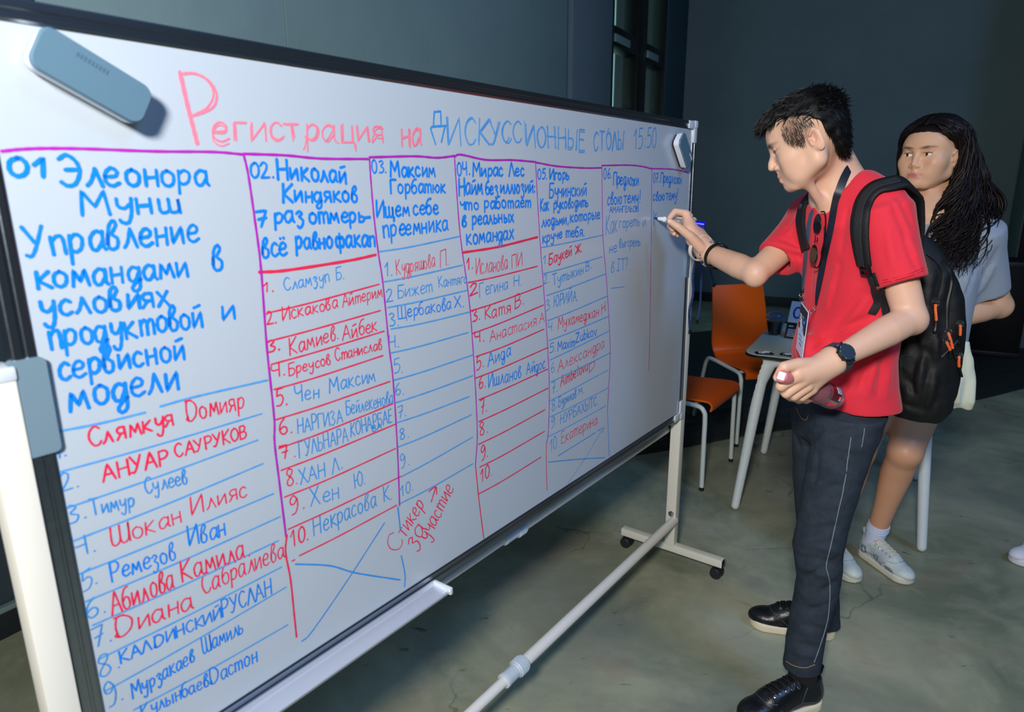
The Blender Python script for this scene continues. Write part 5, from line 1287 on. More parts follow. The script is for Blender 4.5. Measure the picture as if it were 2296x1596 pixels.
# sleeve / hem stitch lines
M_st = mat('red_stitch', (190, 24, 40), rough=.8)
b = MB()
def ring_on(c, d, r, n=28, u=None):
    R_, U_, _ = frame(d); return [A(*c)+R_*r*math.cos(t)+U_*r*math.sin(t) for t in np.linspace(0, 2*np.pi, n+1)[:-1]]
for pl in ([(0.883, 1.580, 1.234), (0.899, 1.570, 1.240), (0.929, 1.570, 1.248), (0.961, 1.580, 1.256), (0.987, 1.600, 1.261)], [(0.882, 1.580, 1.240), (0.898, 1.570, 1.246), (0.928, 1.570, 1.254), (0.960, 1.580, 1.262), (0.985, 1.600, 1.267)], [(0.715, 1.880, 1.273), (0.732, 1.870, 1.265), (0.758, 1.870, 1.253), (0.784, 1.880, 1.243)]):
    b.tube(surf_hit(tee_s, pl, .0016, 5)[0], .0009, 4)
b.build('cuff_stitching', M_st, tee, off=MO)

# jeans
M_jean = mat('dark_denim', (40, 48, 58), rough=.8, spec=.2, noise=(26, .55, 6, (58, 66, 78)), bump=(260, .25, (1, 1, .35)))
s = SDF()
Lleg = [((0.821, 1.628, 0.128), .050, .052, 0), ((0.832, 1.640, 0.257), .051, .054, 0), ((0.855, 1.655, 0.389), .0575, .060, 0), ((0.845, 1.662, 0.485), .0655, .066, 0), ((0.862, 1.678, 0.582), .066, .070, 0), ((0.887, 1.700, 0.692), .073, .078, 0), ((0.911, 1.720, 0.789), .082, .088, 0), ((0.923, 1.735, 0.855), .092, .095, 0)]
Rleg = [((1.042, 1.945, 0.023), .050, .052, 0), ((1.000, 1.930, 0.211), .055, .058, 0), ((0.966, 1.920, 0.409), .060, .064, 0), ((0.939, 1.900, 0.572), .068, .072, 0), ((0.928, 1.885, 0.696), .078, .082, 0), ((0.919, 1.870, 0.808), .086, .088, 0)]
s.u(s_loft(Lleg), .001); s.u(s_loft(Rleg), .012)
s.u(s_loft([((0.922, 1.800, 0.751), .095, .075, LA), ((0.921, 1.800, 0.805), .125, .094, LA), ((0.927, 1.800, 0.865), .125, .094, LA), ((0.927, 1.800, 0.931), .120, .090, LA)], True, 2.2), .03)
jean_s = s
folds(s, (((0.753, 1.600, 0.538), (0.830, 1.600, 0.553), .009, 1), ((0.766, 1.600, 0.498), (0.888, 1.620, 0.461), .006, 0), ((0.772, 1.600, 0.466), (0.870, 1.600, 0.430), .008, 1), ((0.790, 1.600, 0.430), (0.883, 1.620, 0.480), .005, 0), ((0.759, 1.600, 0.574), (0.874, 1.620, 0.576), .005, 0), ((0.809, 1.600, 0.525), (0.877, 1.600, 0.508), .007, 1),
          ((0.832, 1.640, 0.827), (0.926, 1.660, 0.840), .006, 0), ((0.823, 1.640, 0.803), (0.922, 1.650, 0.776), .006, 1), ((0.779, 1.570, 0.247), (0.837, 1.580, 0.227), .005, 0), ((0.767, 1.580, 0.213), (0.837, 1.580, 0.201), .006, 1), ((0.816, 1.580, 0.394), (0.878, 1.600, 0.421), .006, 0), ((0.787, 1.620, 0.662), (0.883, 1.640, 0.688), .005, 0), ((0.791, 1.620, 0.691), (0.871, 1.640, 0.717), .006, 1),
          ((0.800, 1.700, 0.771), (0.837, 1.700, 0.816), .008, 0), ((0.816, 1.660, 0.775), (0.814, 1.660, 0.685), .006, 0), ((0.790, 1.580, 0.342), (0.866, 1.600, 0.353), .004, 0), ((0.787, 1.580, 0.301), (0.863, 1.600, 0.271), .004, 0), ((0.764, 1.580, 0.411), (0.804, 1.580, 0.370), .005, 1), ((0.861, 1.640, 0.757), (0.918, 1.660, 0.710), .005, 0), ((0.792, 1.780, 0.793), (0.824, 1.780, 0.725), .005, 0)))
s.d(lambda P: .0022*sines(P*A(.7, .7, 1.2), 34, 9)+.0010*sines(P*A(.5, .5, 1.5), 90, 4))
jeans = sculpt('jeans', s, .0052, A(.60, 1.45, .04), A(1.20, 2.10, .98), M_jean, man, MO, 1)
jv = np.array([v.co[:] for v in jeans.data.vertices])+A(*MO)
def snap(px_pts, jv=jv, lift_=.001, camp=A(0, 0, 1.4622)):
    """surface points of the garment nearest to the given world rays"""
    out = []
    for p in px_pts:
        p = A(*p); d = nrm(p-camp); t = (jv-camp)@d; dist = np.linalg.norm(jv-camp-t[:, None]*d, axis=1); near = dist < .008
        tt = t[near].min() if near.any() else np.linalg.norm(p-camp); out.append(camp+d*(tt-lift_))
    return spline(out, 5)
M_thr = mat('pale_thread', (120, 132, 140), rough=.8); M_cop = mat('tan_thread', (170, 140, 100), rough=.8)
def stitch(pts, nm, m, r=.0011):
    X, N = surf_hit(jean_s, pts, .0020, 6); MB().tube(X, r, 5).build(nm, m, jeans, off=MO)
stitch([(0.897, 1.660, 0.812), (0.896, 1.660, 0.761), (0.889, 1.650, 0.676), (0.871, 1.630, 0.607), (0.857, 1.620, 0.513), (0.852, 1.620, 0.455), (0.868, 1.620, 0.398), (0.874, 1.620, 0.299), (0.858, 1.610, 0.221), (0.840, 1.600, 0.165)], 'side_seam', M_thr, .0013)
stitch([(0.941, 1.680, 0.829), (0.940, 1.680, 0.804), (0.939, 1.680, 0.776)], 'pocket_seam', M_thr); stitch([(0.764, 1.600, 0.168), (0.783, 1.590, 0.162), (0.810, 1.585, 0.160), (0.843, 1.600, 0.158)], 'hem_stitch', M_cop, .0009)
stitch([(0.792, 1.760, 0.860), (0.800, 1.750, 0.838), (0.802, 1.720, 0.839), (0.808, 1.720, 0.854)], 'fly_stitch', M_cop)
# black socks + shoes
M_sock = mat('black_sock', (12, 13, 15), rough=.9); M_lea = mat('black_leather', (15, 18, 22), rough=.33, spec=.5, bump=(60, .15)); M_sole = mat('cream_sole', (226, 214, 186), rough=.6); M_lace = mat('black_lace', (18, 19, 21), rough=.6); M_seam = mat('grey_seam', (56, 70, 78), rough=.6)
MB().tube([(0.819, 1.628, 0.149), A(*(0.822, 1.628, 0.119))*0+A(.832, 1.622, .075)], [.043, .036], 18).build('sock', M_sock, man); MB().tube([(1.040, 1.945, 0.040), A(1.02, 1.945, .075)], [.043, .036], 18).build('sock', M_sock, man)
shoe('shoe', '', (.890, 1.640, 0), (-.953, -.304), (M_lea, M_sole, M_lace, M_seam), world_off=MO, parent=man)
shoe('shoe', '', (1.075, 1.925, 0), (-.952, .306), (M_lea, M_sole, M_lace, M_seam), world_off=MO, parent=man)

# ------------------------------------------------------------------ the woman leaning on the table
WO = (1.52, 2.42, 0)
wom = thing('person', 'young woman in grey T-shirt with long wavy dark hair standing behind the man', 'person', WO, world=True)
wf_ = nrm((-.85, -.53, 0)); pt = math.radians(-3); WX = wf_*math.cos(pt)-A(0, 0, 1)*math.sin(pt); WZ = wf_*math.sin(pt)+A(0, 0, 1)*math.cos(pt); WY = np.cross(WZ, WX); WR = np.stack([WX, WY, WZ], 1)
WH = A(*(1.461, 2.420, 1.556)); WS = 1.04
s = SDF(); head_ops(s, WH, WR, WS, dict(wide=1.10, cheek=1.12, nose=.945, lips=1.02, slit=.0056, eyew=.0156, jaw=.84, ear=.95, earx=.002, full=.84, lipx=-.0028))
s.u(s_cap((1.507, 2.450, 1.487), (1.526, 2.460, 1.371), .050, .056), .025)
WL, WF = nrm((.80, -.60, 0)), nrm((-.60, -.80, 0)); WC = A(*(1.495, 2.420, 1.323))
wLs, wRs = WC+WL*.148+A(0, 0, -.032), WC-WL*.148+A(0, 0, -.032)
s.u(s_cap(WC+A(0, 0, .02), WC-A(0, 0, .45), .10, .11), .05); s.u(s_cap(wLs, wRs, .05, .05), .05)
wLe = A(*(1.773, 2.400, 1.031)); wLw = A(*(1.524, 2.300, 0.990)); wRe = wRs+A(-.03, -.02, -.28); wRw = wRe+A(.10, -.16, -.12)
s.u(s_cap(wLs, wLe, .05, .042), .03); s.u(s_tube([wLe, wLe*.65+wLw*.35, wLw], [.0415, .041, .028]), .02); s.u(s_ell(wLe+A(.006, 0, -.006), (.036, .036, .036)), .02)
s.u(s_cap(wRs, wRe, .05, .042), .03); s.u(s_tube([wRe, wRe*.65+wRw*.35, wRw], [.0415, .041, .028]), .02)
def relaxed_hand(s, wr, d, pn, side):
    """generic half-curled hand; d = along the hand, pn = palm normal"""
    d = nrm(d); pn = nrm(pn-d*(pn@d)); x = np.cross(d, pn)*side; k = wr+d*.085
    s.u(s_cap(wr, k+x*.018, .021, .014), .012); s.u(s_cap(wr, k-x*.018, .021, .014), .012)
    for o_, L_ in ((.030, .072), (.010, .080), (-.010, .075), (-.028, .060)):
        a = k+x*o_; b = a+(d*.9+pn*.35)*L_*.45; c = b+(d*.55+pn*.85)*L_*.32; e = c+(d*.1+pn*1.)*L_*.26
        s.u(s_tube([a, b, c, e], [.0105, .0092, .0082, .0072]), .003)
    a = wr+d*.02+x*.024; b = a+(d*.6+x*.8)*.036; c = b+(d*.9+x*.25+pn*.3)*.032; s.u(s_tube([a, b, c, c+(d+pn*.4)*.018], [.016, .0125, .0108, .009]), .006)
relaxed_hand(s, wLw, wLw-wLe, A(0, .3, -1), 1); relaxed_hand(s, wRw, wRw-wRe, A(0, .3, -1), -1)
hipL, hipR = A(1.565, 2.41, .80), A(1.435, 2.47, .80); kL, aL = A(*(1.441, 2.285, 0.510)), A(*(1.444, 2.395, 0.127)); kR, aR = A(*(1.311, 2.360, 0.484)), A(*(1.251, 2.360, 0.060))
for h_, k_, a_, lab in ((hipL, kL, aL, 0), (hipR, kR, aR, 1)):
    s.u(s_tube([h_, h_*.5+k_*.5, k_], [.088, .078, .056]), .03); s.u(s_ell(k_+A(-.01, -.018, .005), (.042, .042, .046)), .025)
    cf_ = nrm(np.cross(k_-a_, A(.5, -.3, 0)))
    s.u(s_tube([k_, k_*.72+a_*.28+A(.006, .014, 0), k_*.35+a_*.65+A(.002, .006, 0), a_, a_+A(0, 0, -.04)], [.054, .0555, .041, .0335, .033]), .02)
s.u(s_cap(hipL, hipR, .10, .10), .05)
WSk = SKIN((228, 178, 144)); WLp = SKIN((200, 108, 116)); WBk = SKIN((22, 16, 16)); WCk = SKIN((214, 144, 120))
def wom_col(v):
    c = np.repeat(WSk[None], len(v), 0); q = (v-WH)@WR/WS
    def mix(m, col): c[:] = c*(1-m[:, None])+col*m[:, None]
    hd = (np.linalg.norm(q, axis=1) < .16).astype(float)
    mix(np.clip(1.35-np.hypot((q[:, 2]+.0685)/.0095, q[:, 1]/.0250), 0, 1)*(q[:, 0] > .068)*hd*.95, WLp)
    ay = np.abs(q[:, 1])
    mix(np.clip(1.5-np.hypot((q[:, 2]-.0195-.16*(np.minimum(ay, .038)-.03))/.0042, (ay-.031)/.020), 0, 1)*(q[:, 0] > .045)*hd*.8, WBk)
    mix(np.clip(1.3-np.hypot((q[:, 2]-.0035)/.0028, (ay-.032)/.0165), 0, 1)*(q[:, 0] > .06)*hd*.8, WBk)      # lash line
    mix(np.clip(1-np.hypot((q[:, 2]+.030)/.022, (ay-.042)/.022), 0, 1)*(q[:, 0] > .03)*hd*.35, WCk)
    mix(np.clip(1.2-np.hypot((v[:, 2]-.48)/.06, 0), 0, 1)*(v[:, 2] < .62)*.0, WCk)
    lg = np.clip((.85-v[:, 2])/.2, 0, 1); mix(lg*.35, SKIN((170, 104, 76)))  # legs tinted darker: the man's shade put into the skin colour
    return c
M_wsk = mat('skin_tan', (206, 156, 126), rough=.45, spec=.4, attr=True, sss=.06)
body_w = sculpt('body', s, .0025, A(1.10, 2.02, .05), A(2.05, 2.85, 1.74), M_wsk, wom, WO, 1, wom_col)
eyes(WH, WR, WS, (1, -.42, .02), wom, WO)
ep = MB(); ep.lathe([(.0, .003), (.003, .0015), (.003, -.001)], WH+WR@(A(-.012, .0835, -.040)*WS), WY, 10); ep.build('earring', mat('gold', (220, 190, 120), rough=.2, metal=1), wom)
# T-shirt, shorts, socks, trainers
M_gt = mat('grey_cotton', (152, 164, 180), rough=.8, spec=.2, sheen=.1, noise=(4, .3, 4, (142, 154, 170)), bump=(380, .1))
WA = math.degrees(math.atan2(WL[1], WL[0]))
s = SDF(); cc = lambda dz, sx=0, sf=0: tuple(WC+A(0, 0, dz)+WL*sx+WF*sf)
s.u(s_loft([(cc(-.42, .0, .02), .172, .142, WA), (cc(-.30, .0, .02), .172, .140, WA), (cc(-.18, 0, .02), .172, .14, WA), (cc(-.10), .170, .13, WA), (cc(-.02), .165, .112, WA), (cc(.03), .125, .09, WA), (cc(.06), .085, .07, WA)], True, 2.3), .001)
s.u(s_tube([tuple(wRs), tuple(WC+A(0, 0, .045)), tuple(wLs)], [.066, .060, .066]), .04)
wS1 = A(*(1.706, 2.385, 1.087)); wSd = nrm(wS1-wLs); s.u(s_frust(wLs-wSd*.02, wS1, .078, .074, (1, 0, 0), 1.0), .04)
rS1 = wRs+nrm(wRe-wRs)*.22; s.u(s_frust(wRs, rS1, .078, .078), .04)
folds(s, (((1.546, 2.300, 1.242), (1.556, 2.300, 1.088), .010, 0), ((1.593, 2.300, 1.181), (1.579, 2.300, 1.096), .008, 0), ((1.574, 2.300, 1.211), (1.569, 2.300, 1.104), .009, 1), ((1.662, 2.300, 1.241), (1.628, 2.300, 1.119), .006, 0), ((1.656, 2.300, 1.180), (1.624, 2.300, 1.095), .007, 1), ((1.455, 2.300, 1.242), (1.501, 2.300, 1.057), .008, 0), ((1.582, 2.300, 1.302), (1.559, 2.300, 1.242), .005, 0)), .018)
s.d(lambda P: .004*sines(P*A(1, 1, .5), 26, 12))
s.u(s_tube([tuple(WC+A(-.005, -.005, .058)+WL*.064*math.cos(t)+WF*.060*math.sin(t)+A(0, 0, -.02*math.sin(t))) for t in np.linspace(0, 2*np.pi, 25)], .009), .004)
s.c(s_tube([tuple(WC+A(0, 0, .03)+WF*.012), tuple(WC+A(0, 0, .14))], [.053, .060]), .006)
s.c(s_frust(wS1-wSd*.06, wS1+wSd*.05, .060, .060, (1, 0, 0), 1.0), .003); dRs = nrm(wRe-wRs); s.c(s_frust(rS1-dRs*.06, rS1+dRs*.05, .064, .064), .003)
s.c(s_loft([(cc(-.47, .0, .02), .156, .126, WA), (cc(-.37, .0, .02), .155, .124, WA)], True, 2.3), .003)
teeW = sculpt('t_shirt', s, .0065, A(1.15, 2.05, .70), A(2.0, 2.85, 1.46), M_gt, wom, WO, 1)
wv = np.array([v.co[:] for v in teeW.data.vertices])+A(*WO)
# chest print "a tec": thin white strokes lying on the shirt
M_pr = mat('white_print', (222, 228, 232), rough=.6); b = MB()
for gx, ch in ((2056, 'a'), (2078, 't'), (2092, 'e'), (2106, 'c')):
    G.setdefault('c', G['с'])
    for sm, P in G[ch][1]:
        Q = snap([w_ for w_ in [tuple(A(*(1.395, 2.320, 1.276))+(A(*(1.460, 2.300, 1.271))-A(*(1.395, 2.320, 1.276)))*((gx-2056)/50+px*.046)+A(0, 0, py*.0036)) for px, py in P]], wv, .0015); b.tube(Q, .0016, 4)
b.build('chest_print', M_pr, teeW, off=WO)
M_short = mat('dark_shorts', (26, 30, 36), rough=.85)
s = SDF(); s.u(s_loft([(tuple(hipL*.5+hipR*.5+A(-.02, -.02, -.06)), .165, .12, WA), (tuple(hipL*.5+hipR*.5+A(0, 0, .05)), .168, .125, WA), (tuple(hipL*.5+hipR*.5+A(0, 0, .14)), .15, .11, WA)], True, 2.2), .001)
for h_, k_ in ((hipL, kL), (hipR, kR)): s.u(s_frust(h_, h_*.62+k_*.38, .105, .104), .03)
for h_, k_ in ((hipL, kL), (hipR, kR)): d_ = nrm(k_-h_); e_ = h_*.62+k_*.38; s.c(s_frust(e_-d_*.05, e_+d_*.05, .096, .098), .003)
sculpt('shorts', s, .007, A(1.2, 2.15, .5), A(1.9, 2.85, 1.0), M_short, wom, WO, 1)
M_ws = mat('white_sock', (206, 218, 244), rough=.9, bump=(150, .3, (1, 1, .1))); M_tr = mat('white_trainer', (206, 216, 208), rough=.5, noise=(16, .6, 2, (160, 172, 186))); M_trs = mat('offwhite_sole', (216, 214, 198), rough=.6); M_trl = mat('cream_lace', (214, 206, 180), rough=.7); M_trp = mat('silver_overlay', (130, 144, 164), rough=.35, metal=.3)
for a_, k_, hl, td in ((aL, kL, A(1.425, 2.455, 0), A(.25, -.97)), (aR, kR, A(1.265, 2.475, 0), A(.10, -.99))):
    d_ = nrm(k_-a_); up0 = A(hl[0]+nrm(A(td[0], td[1], 0))[0]*.055, hl[1]+nrm(A(td[0], td[1], 0))[1]*.055, .075)
    sk_ = MB(); sk_.tube([up0, a_-d_*.01, a_+d_*.035, a_+d_*.04], [.034, .0375, .0395, .0385], 20); so_ = sk_.build('sock', M_ws, wom)
    q = MB(); 
    for t_ in (.0, .012): q.tube(ring_on(a_+d_*(.026-t_), d_, .0392, 20), .0013, 4, closed=True)
    q.build('sock_band', M_ws, so_, off=WO)
    shoe('shoe', '', hl, td, (M_tr, M_trs, M_trl, M_trp, M_trp), L=.26, world_off=WO, parent=wom)
# long wavy hair
M_wh2 = mat('dark_brown_hair', (24, 16, 17), rough=.48, spec=.28)
s = SDF(); F = lambda f: in_frame(WH, WR, f)
s.u(F(s_ell((-.018, 0, .034), (.108*WS, .087*WS, .092*WS))), .001); s.u(F(s_ell((-.050, 0, -.03), (.065, .078, .085))), .03)
whx = [-.14, -.03, -.012, .0, .02, .05, .066, .078, .10]; whz = [-.13, -.13, -.05, .004, .036, .052, .060, .064, .066]
s.i(lambda P: -((P-WH)@WR)[:, 2]-.055, .004); s.i(lambda P: (np.interp(((P-WH)@WR/WS)[:, 0], whx, whz)*WS-((P-WH)@WR)[:, 2])*.5, .006)
s.d(lambda P: .0012*sines((P-WH)@WR*A(.3, 1.6, .6), 120, 8))
hw_ = sculpt('hair', s, .0042, WH-.2, WH+.2, M_wh2, wom, WO, 1)
rng = np.random.default_rng(21); nL = 0
def lock(b, guide, amp, freq, r, ph):
    g0 = spline(guide, 7); n = len(g0); t = np.linspace(0, 1, n); env = np.clip((t-.22)*1.6, 0, 1.25)
    sd = np.cross(np.gradient(g0, axis=0), A(-.53, -.85, 0)); sd /= np.linalg.norm(sd, axis=1)[:, None]+1e-9; vw = A(-.53, -.85, 0)
    for _ in range(4):
        p_ = ph+rng.normal()*.35; a_ = amp*(.8+.5*rng.random()); o_ = rng.normal(size=3)*.0042; f_ = freq*(1+.06*rng.normal())
        g = g0+(sd*(a_*env*np.sin(f_*t*6.28+p_))[:, None]+vw*(a_*env*np.cos(f_*t*6.28+p_+.4))[:, None])+o_*np.clip(t*2.5, .25, 1)[:, None]+rng.normal(size=3)*.005*(t**3)[:, None]
        b.tube(g, r*.62*(1-.85*np.clip((t-.6)/.4, 0, 1)**1.5)*np.clip(.6+t*4, 0, 1), 4, caps=False, flat=.7)
groups = [MB(), MB()]
def scalp(x0, phi, sgn, up=0.0):
    k = math.sqrt(max(.02, 1-((x0+.018)/.112)**2)); return A(x0, sgn*(.0895+up)*k*math.sin(phi), .034+(.0955+up)*k*math.cos(phi))
def hair_lock(g_, sgn, back, tail, amp, r):
    x0 = .074-.150*back; P = []
    for t in (.04, .30, .58, .86): P.append(WH+WR@(scalp(x0*(1-t)+(-.012-.075*back)*t, t*1.62, sgn, .001+.003*rng.random())*WS+A(0, 0, 0)))
    lock(groups[g_], P+tail, amp, 2.4+1.4*rng.random(), r, rng.random()*6.28)
q0, q1, q2, q3 = A(*(1.489, 2.340, 1.402)), A(*(1.636, 2.340, 1.401)), A(*(1.449, 2.275, 1.236)), A(*(1.588, 2.275, 1.235))
for k in range(330):                                     # falls over her left shoulder and chest
    back = rng.random()**.8; t_ = np.clip(.15*rng.normal()+.25+.6*back*rng.random()+.15*rng.random(), 0, 1); y_ = -.05+.12*back
    m2 = WH+WR@(A(-.014-.078*back, .094+.022*t_+.008*rng.random(), -.055)*WS)
    sh = q0+(q1-q0)*t_+A(.53, .85, 0)*y_+rng.normal(size=3)*.008; en = q2+(q3-q2)*np.clip(t_+rng.normal()*.16, -.1, 1.02)+A(.53, .85, 0)*y_*.7+A(0, 0, .035-rng.random()*.11+.05*abs(t_-.4))
    hair_lock(0, 1, back, [m2, sh, (sh+en)/2+rng.normal(size=3)*.012, en], .015+.014*rng.random(), .0056+.0034*rng.random())
for k in range(140):                                     # other side: hugs the cheek and falls behind the man
    back = rng.random(); v_ = rng.random()
    m2 = WH+WR@(A(-.022-.07*back, -.094-.012*v_, -.06)*WS); sh = WH+WR@A(-.030-.05*back, -.112-.045*v_, -.15); en = WH+WR@A(.0-.06*back, -.108-.05*v_, -.25-.07*rng.random())
    hair_lock(1, -1, back, [m2, sh, (sh+en)/2+rng.normal(size=3)*.01, en], .008+.007*rng.random(), .0058+.003*rng.random())
bz_ = A(.0, .02, .036, .052, .060, .064, .135); bx_ = A(-.004, .008, .018, .048, .064, .074, .080)
for sgn, gi in ((1, 0), (-1, 1)):                         # strands along the hairline, swept back from the parting
    for k in range(70):
        P = []; d0 = .004+.020*rng.random()
        for phi in (.06, .35, .65, .95, 1.25, 1.5):
            p = scalp(.05, phi, sgn, .002); x_ = min(np.interp(p[2], bz_, bx_), .072)-d0-.010*phi; p = scalp(x_, phi, sgn, .0015+.003*rng.random()); P.append(WH+WR@(p*WS))
        t_ = rng.random(); m2 = WH+WR@(A(-.020-.03*t_, sgn*(.094+.008*t_), -.05)*WS)
        if sgn > 0: sh = q0+(q1-q0)*(.05+.4*t_)+rng.normal(size=3)*.006; en = q2+(q3-q2)*(.02+.5*t_)+A(0, 0, .04-.08*rng.random())
        else: sh = WH+WR@A(-.03-.03*t_, -.106-.02*t_, -.15); en = WH+WR@A(-.01, -.112-.03*t_, -.24)
        lock(groups[gi], P+[m2, sh, (sh+en)/2+rng.normal(size=3)*.01, en], .009+.007*rng.random(), 2.4+rng.random(), .0050+.002*rng.random(), rng.random()*6.28)
for g_ in groups: g_.build('hair_locks', M_wh2, hw_, off=WO, auto=0)
b = MB()
for y in (-1, 1):
    for k in range(220):
        t = rng.random(); q = A(.0858-.045*t*t*.55, y*(.012+.038*t), .0180+.0068*math.sin(t*2.3)+rng.normal()*.0013)*WS; b.tube([WH+WR@q, WH+WR@(q+A(-.001, y*.007, .0014))], [.0008, .0003], 3, caps=False)
b.build('eyebrow', M_hair, wom)


# ------------------------------------------------------------------ things worn, held and carried by the man
tv = np.array([v.co[:] for v in tee.data.vertices])+A(*MO)
def on_shirt(pts, lift_=.003, n=5): return surf_hit(tee_s, pts, lift_, n)[0]
def vnorm(pts, verts, obj_):
    nn = np.array([v.normal[:] for v in obj_.data.vertices]); return np.array([nn[np.argsort(np.linalg.norm(verts-p, axis=1))[:12]].mean(0) for p in pts])
def smooth_path(P, k=3):
    P = np.array(P)
    for _ in range(k): P[1:-1] = P[1:-1]*.5+(P[:-2]+P[2:])*.25
    return P
M_nyl = mat('black_nylon', (15, 17, 20), rough=.62, spec=.35, bump=(240, .15)); M_web = mat('black_webbing', (26, 28, 32), rough=.7, bump=(300, .3)); M_buck = mat('black_buckle', (12, 14, 18), rough=.3)
M_orz = mat('orange_cord', (232, 104, 48), rough=.55); M_zip = mat('zip_tape', (8, 9, 10), rough=.5); M_chr = MATS['chrome']
bag = thing('backpack', 'black backpack with orange zip pulls on the back of the man', 'backpack', tuple(A(*(1.164, 1.820, 0.817))*A(1, 1, 0)+A(0, 0, .80)), world=True)
BO = tuple(bag.location)
PA = LA
s = SDF()
s.u(s_loft([((1.126, 1.820, 0.828), .108, .058, PA), ((1.121, 1.820, 0.864), .134, .080, PA), ((1.116, 1.820, 0.931), .144, .090, PA), ((1.112, 1.820, 1.015), .146, .096, PA), ((1.107, 1.820, 1.104), .145, .094, PA), ((1.096, 1.820, 1.167), .142, .088, PA), ((1.079, 1.820, 1.234), .130, .076, PA), ((1.062, 1.820, 1.289), .110, .060, PA), ((1.046, 1.820, 1.331), .080, .040, PA)], True, 2.6), .001)
s.u(s_loft([((1.184, 1.860, 0.819), .09, .045, PA), ((1.181, 1.860, 0.871), .112, .058, PA), ((1.179, 1.860, 0.939), .112, .060, PA), ((1.172, 1.860, 1.005), .100, .048, PA)], True, 2.6), .02)
pack_s = s
folds(s, (((1.068, 1.700, 1.020), (1.060, 1.700, 0.891), .008, 0), ((1.097, 1.700, 1.032), (1.098, 1.700, 0.878), .009, 0), ((1.082, 1.700, 1.020), (1.080, 1.700, 0.885), .010, 1), ((1.035, 1.700, 0.972), (1.075, 1.700, 0.922), .006, 0), ((1.131, 1.700, 0.959), (1.126, 1.700, 0.865), .007, 0), ((1.093, 1.700, 1.243), (1.093, 1.700, 1.151), .006, 0), ((1.162, 1.760, 1.221), (1.160, 1.740, 1.083), .006, 0), ((1.038, 1.690, 1.095), (1.062, 1.690, 1.023), .006, 0),
          ((1.065, 1.690, 1.141), (1.071, 1.690, 1.059), .011, 1), ((1.122, 1.710, 1.090), (1.122, 1.710, 1.018), .011, 1), ((1.052, 1.700, 0.935), (1.057, 1.700, 0.882), .010, 1), ((1.120, 1.700, 0.971), (1.114, 1.700, 0.882), .010, 1), ((1.037, 1.690, 1.211), (1.041, 1.690, 1.118), .007, 0), ((1.053, 1.700, 0.891), (1.125, 1.700, 0.859), .006, 0), ((1.127, 1.720, 1.159), (1.139, 1.720, 1.039), .005, 0)), .016)
s.d(lambda P: .0030*sines(P*A(1, 1, .6), 34, 6)+.0012*sines(P, 95, 4))
pack = sculpt('pack_body', s, .0060, A(.98, 1.50, .76), A(1.46, 2.14, 1.42), M_nyl, bag, BO, 1)
pv = np.array([v.co[:] for v in pack.data.vertices])+A(*BO)
def on_pack(pts, l=.002): return smooth_path(surf_hit(pack_s, pts, l, 5)[0], 2)
def zipline(pts): 
    P = on_pack(pts, .001); b = MB(); b.tube(P, .0042, 6); b.build('zip', M_zip, bag)
zipline([(1.089, 1.760, 1.283), (1.115, 1.760, 1.264), (1.133, 1.760, 1.238), (1.134, 1.760, 1.200), (1.122, 1.750, 1.164)])
zipline([(1.157, 1.800, 1.260), (1.184, 1.800, 1.230), (1.193, 1.800, 1.194), (1.176, 1.780, 1.148), (1.186, 1.780, 1.080)])
zipline([(1.182, 1.780, 0.999), (1.223, 1.800, 1.026), (1.250, 1.820, 1.040)])
def pull(c0, c1, c2, c3, lab=None):
    P = on_pack([c0, c1, c2, c3], .006)
    b = MB(); b.box(P[0], (.005, .004, .006), None, .002); r = ring_on((P[0]+P[3])/2, A(-.4, -.9, 0), .008, 12); b.tube(r, .0013, 5, closed=True)
    z = b.build('zip_slider', M_chr, bag)
    n = len(P); b = MB(); b.tube(P[2:n*2//3+1], .0034, 6); b.build('orange_pull', M_orz, z, off=BO)
    b = MB(); b.tube(P[n*2//3:], .0038, 6); b.lathe([(.0045, 0), (.0045, .004)], P[-1], (0, 0, -1), 8); b.build('pull_end', M_buck, z, off=BO)
pull((1.116, 1.740, 1.165), (1.118, 1.740, 1.138), (1.123, 1.740, 1.110), (1.126, 1.740, 1.080))
pull((1.180, 1.770, 1.077), (1.188, 1.770, 1.057), (1.199, 1.770, 1.027), (1.212, 1.770, 0.999))
pull((1.180, 1.770, 1.052), (1.186, 1.770, 1.037), (1.193, 1.770, 1.022), (1.195, 1.770, 1.004))
pull((1.227, 1.800, 1.093), (1.231, 1.800, 1.076), (1.233, 1.800, 1.057), (1.236, 1.800, 1.031))
pull((1.253, 1.820, 0.998), (1.255, 1.820, 0.981), (1.258, 1.820, 0.962), (1.267, 1.820, 0.936))
b = MB(); P = on_pack([(1.025, 1.720, 0.991), (1.032, 1.710, 1.018), (1.046, 1.700, 1.027), (1.060, 1.700, 1.008)], .002); b.tube(P, .003, 6); b.build('side_pocket_hem', M_web, bag)
b = MB()
for k in range(9): P = on_pack([(A(*(1.021, 1.710, 1.011))+(A(*(1.052, 1.700, 1.021))-A(*(1.021, 1.710, 1.011)))*k/8), (A(*(1.028, 1.710, 0.957))+(A(*(1.062, 1.700, 0.964))-A(*(1.028, 1.710, 0.957)))*k/8)], .001); b.tube(P, .0012, 4)
b.build('mesh_pocket', M_web, bag)
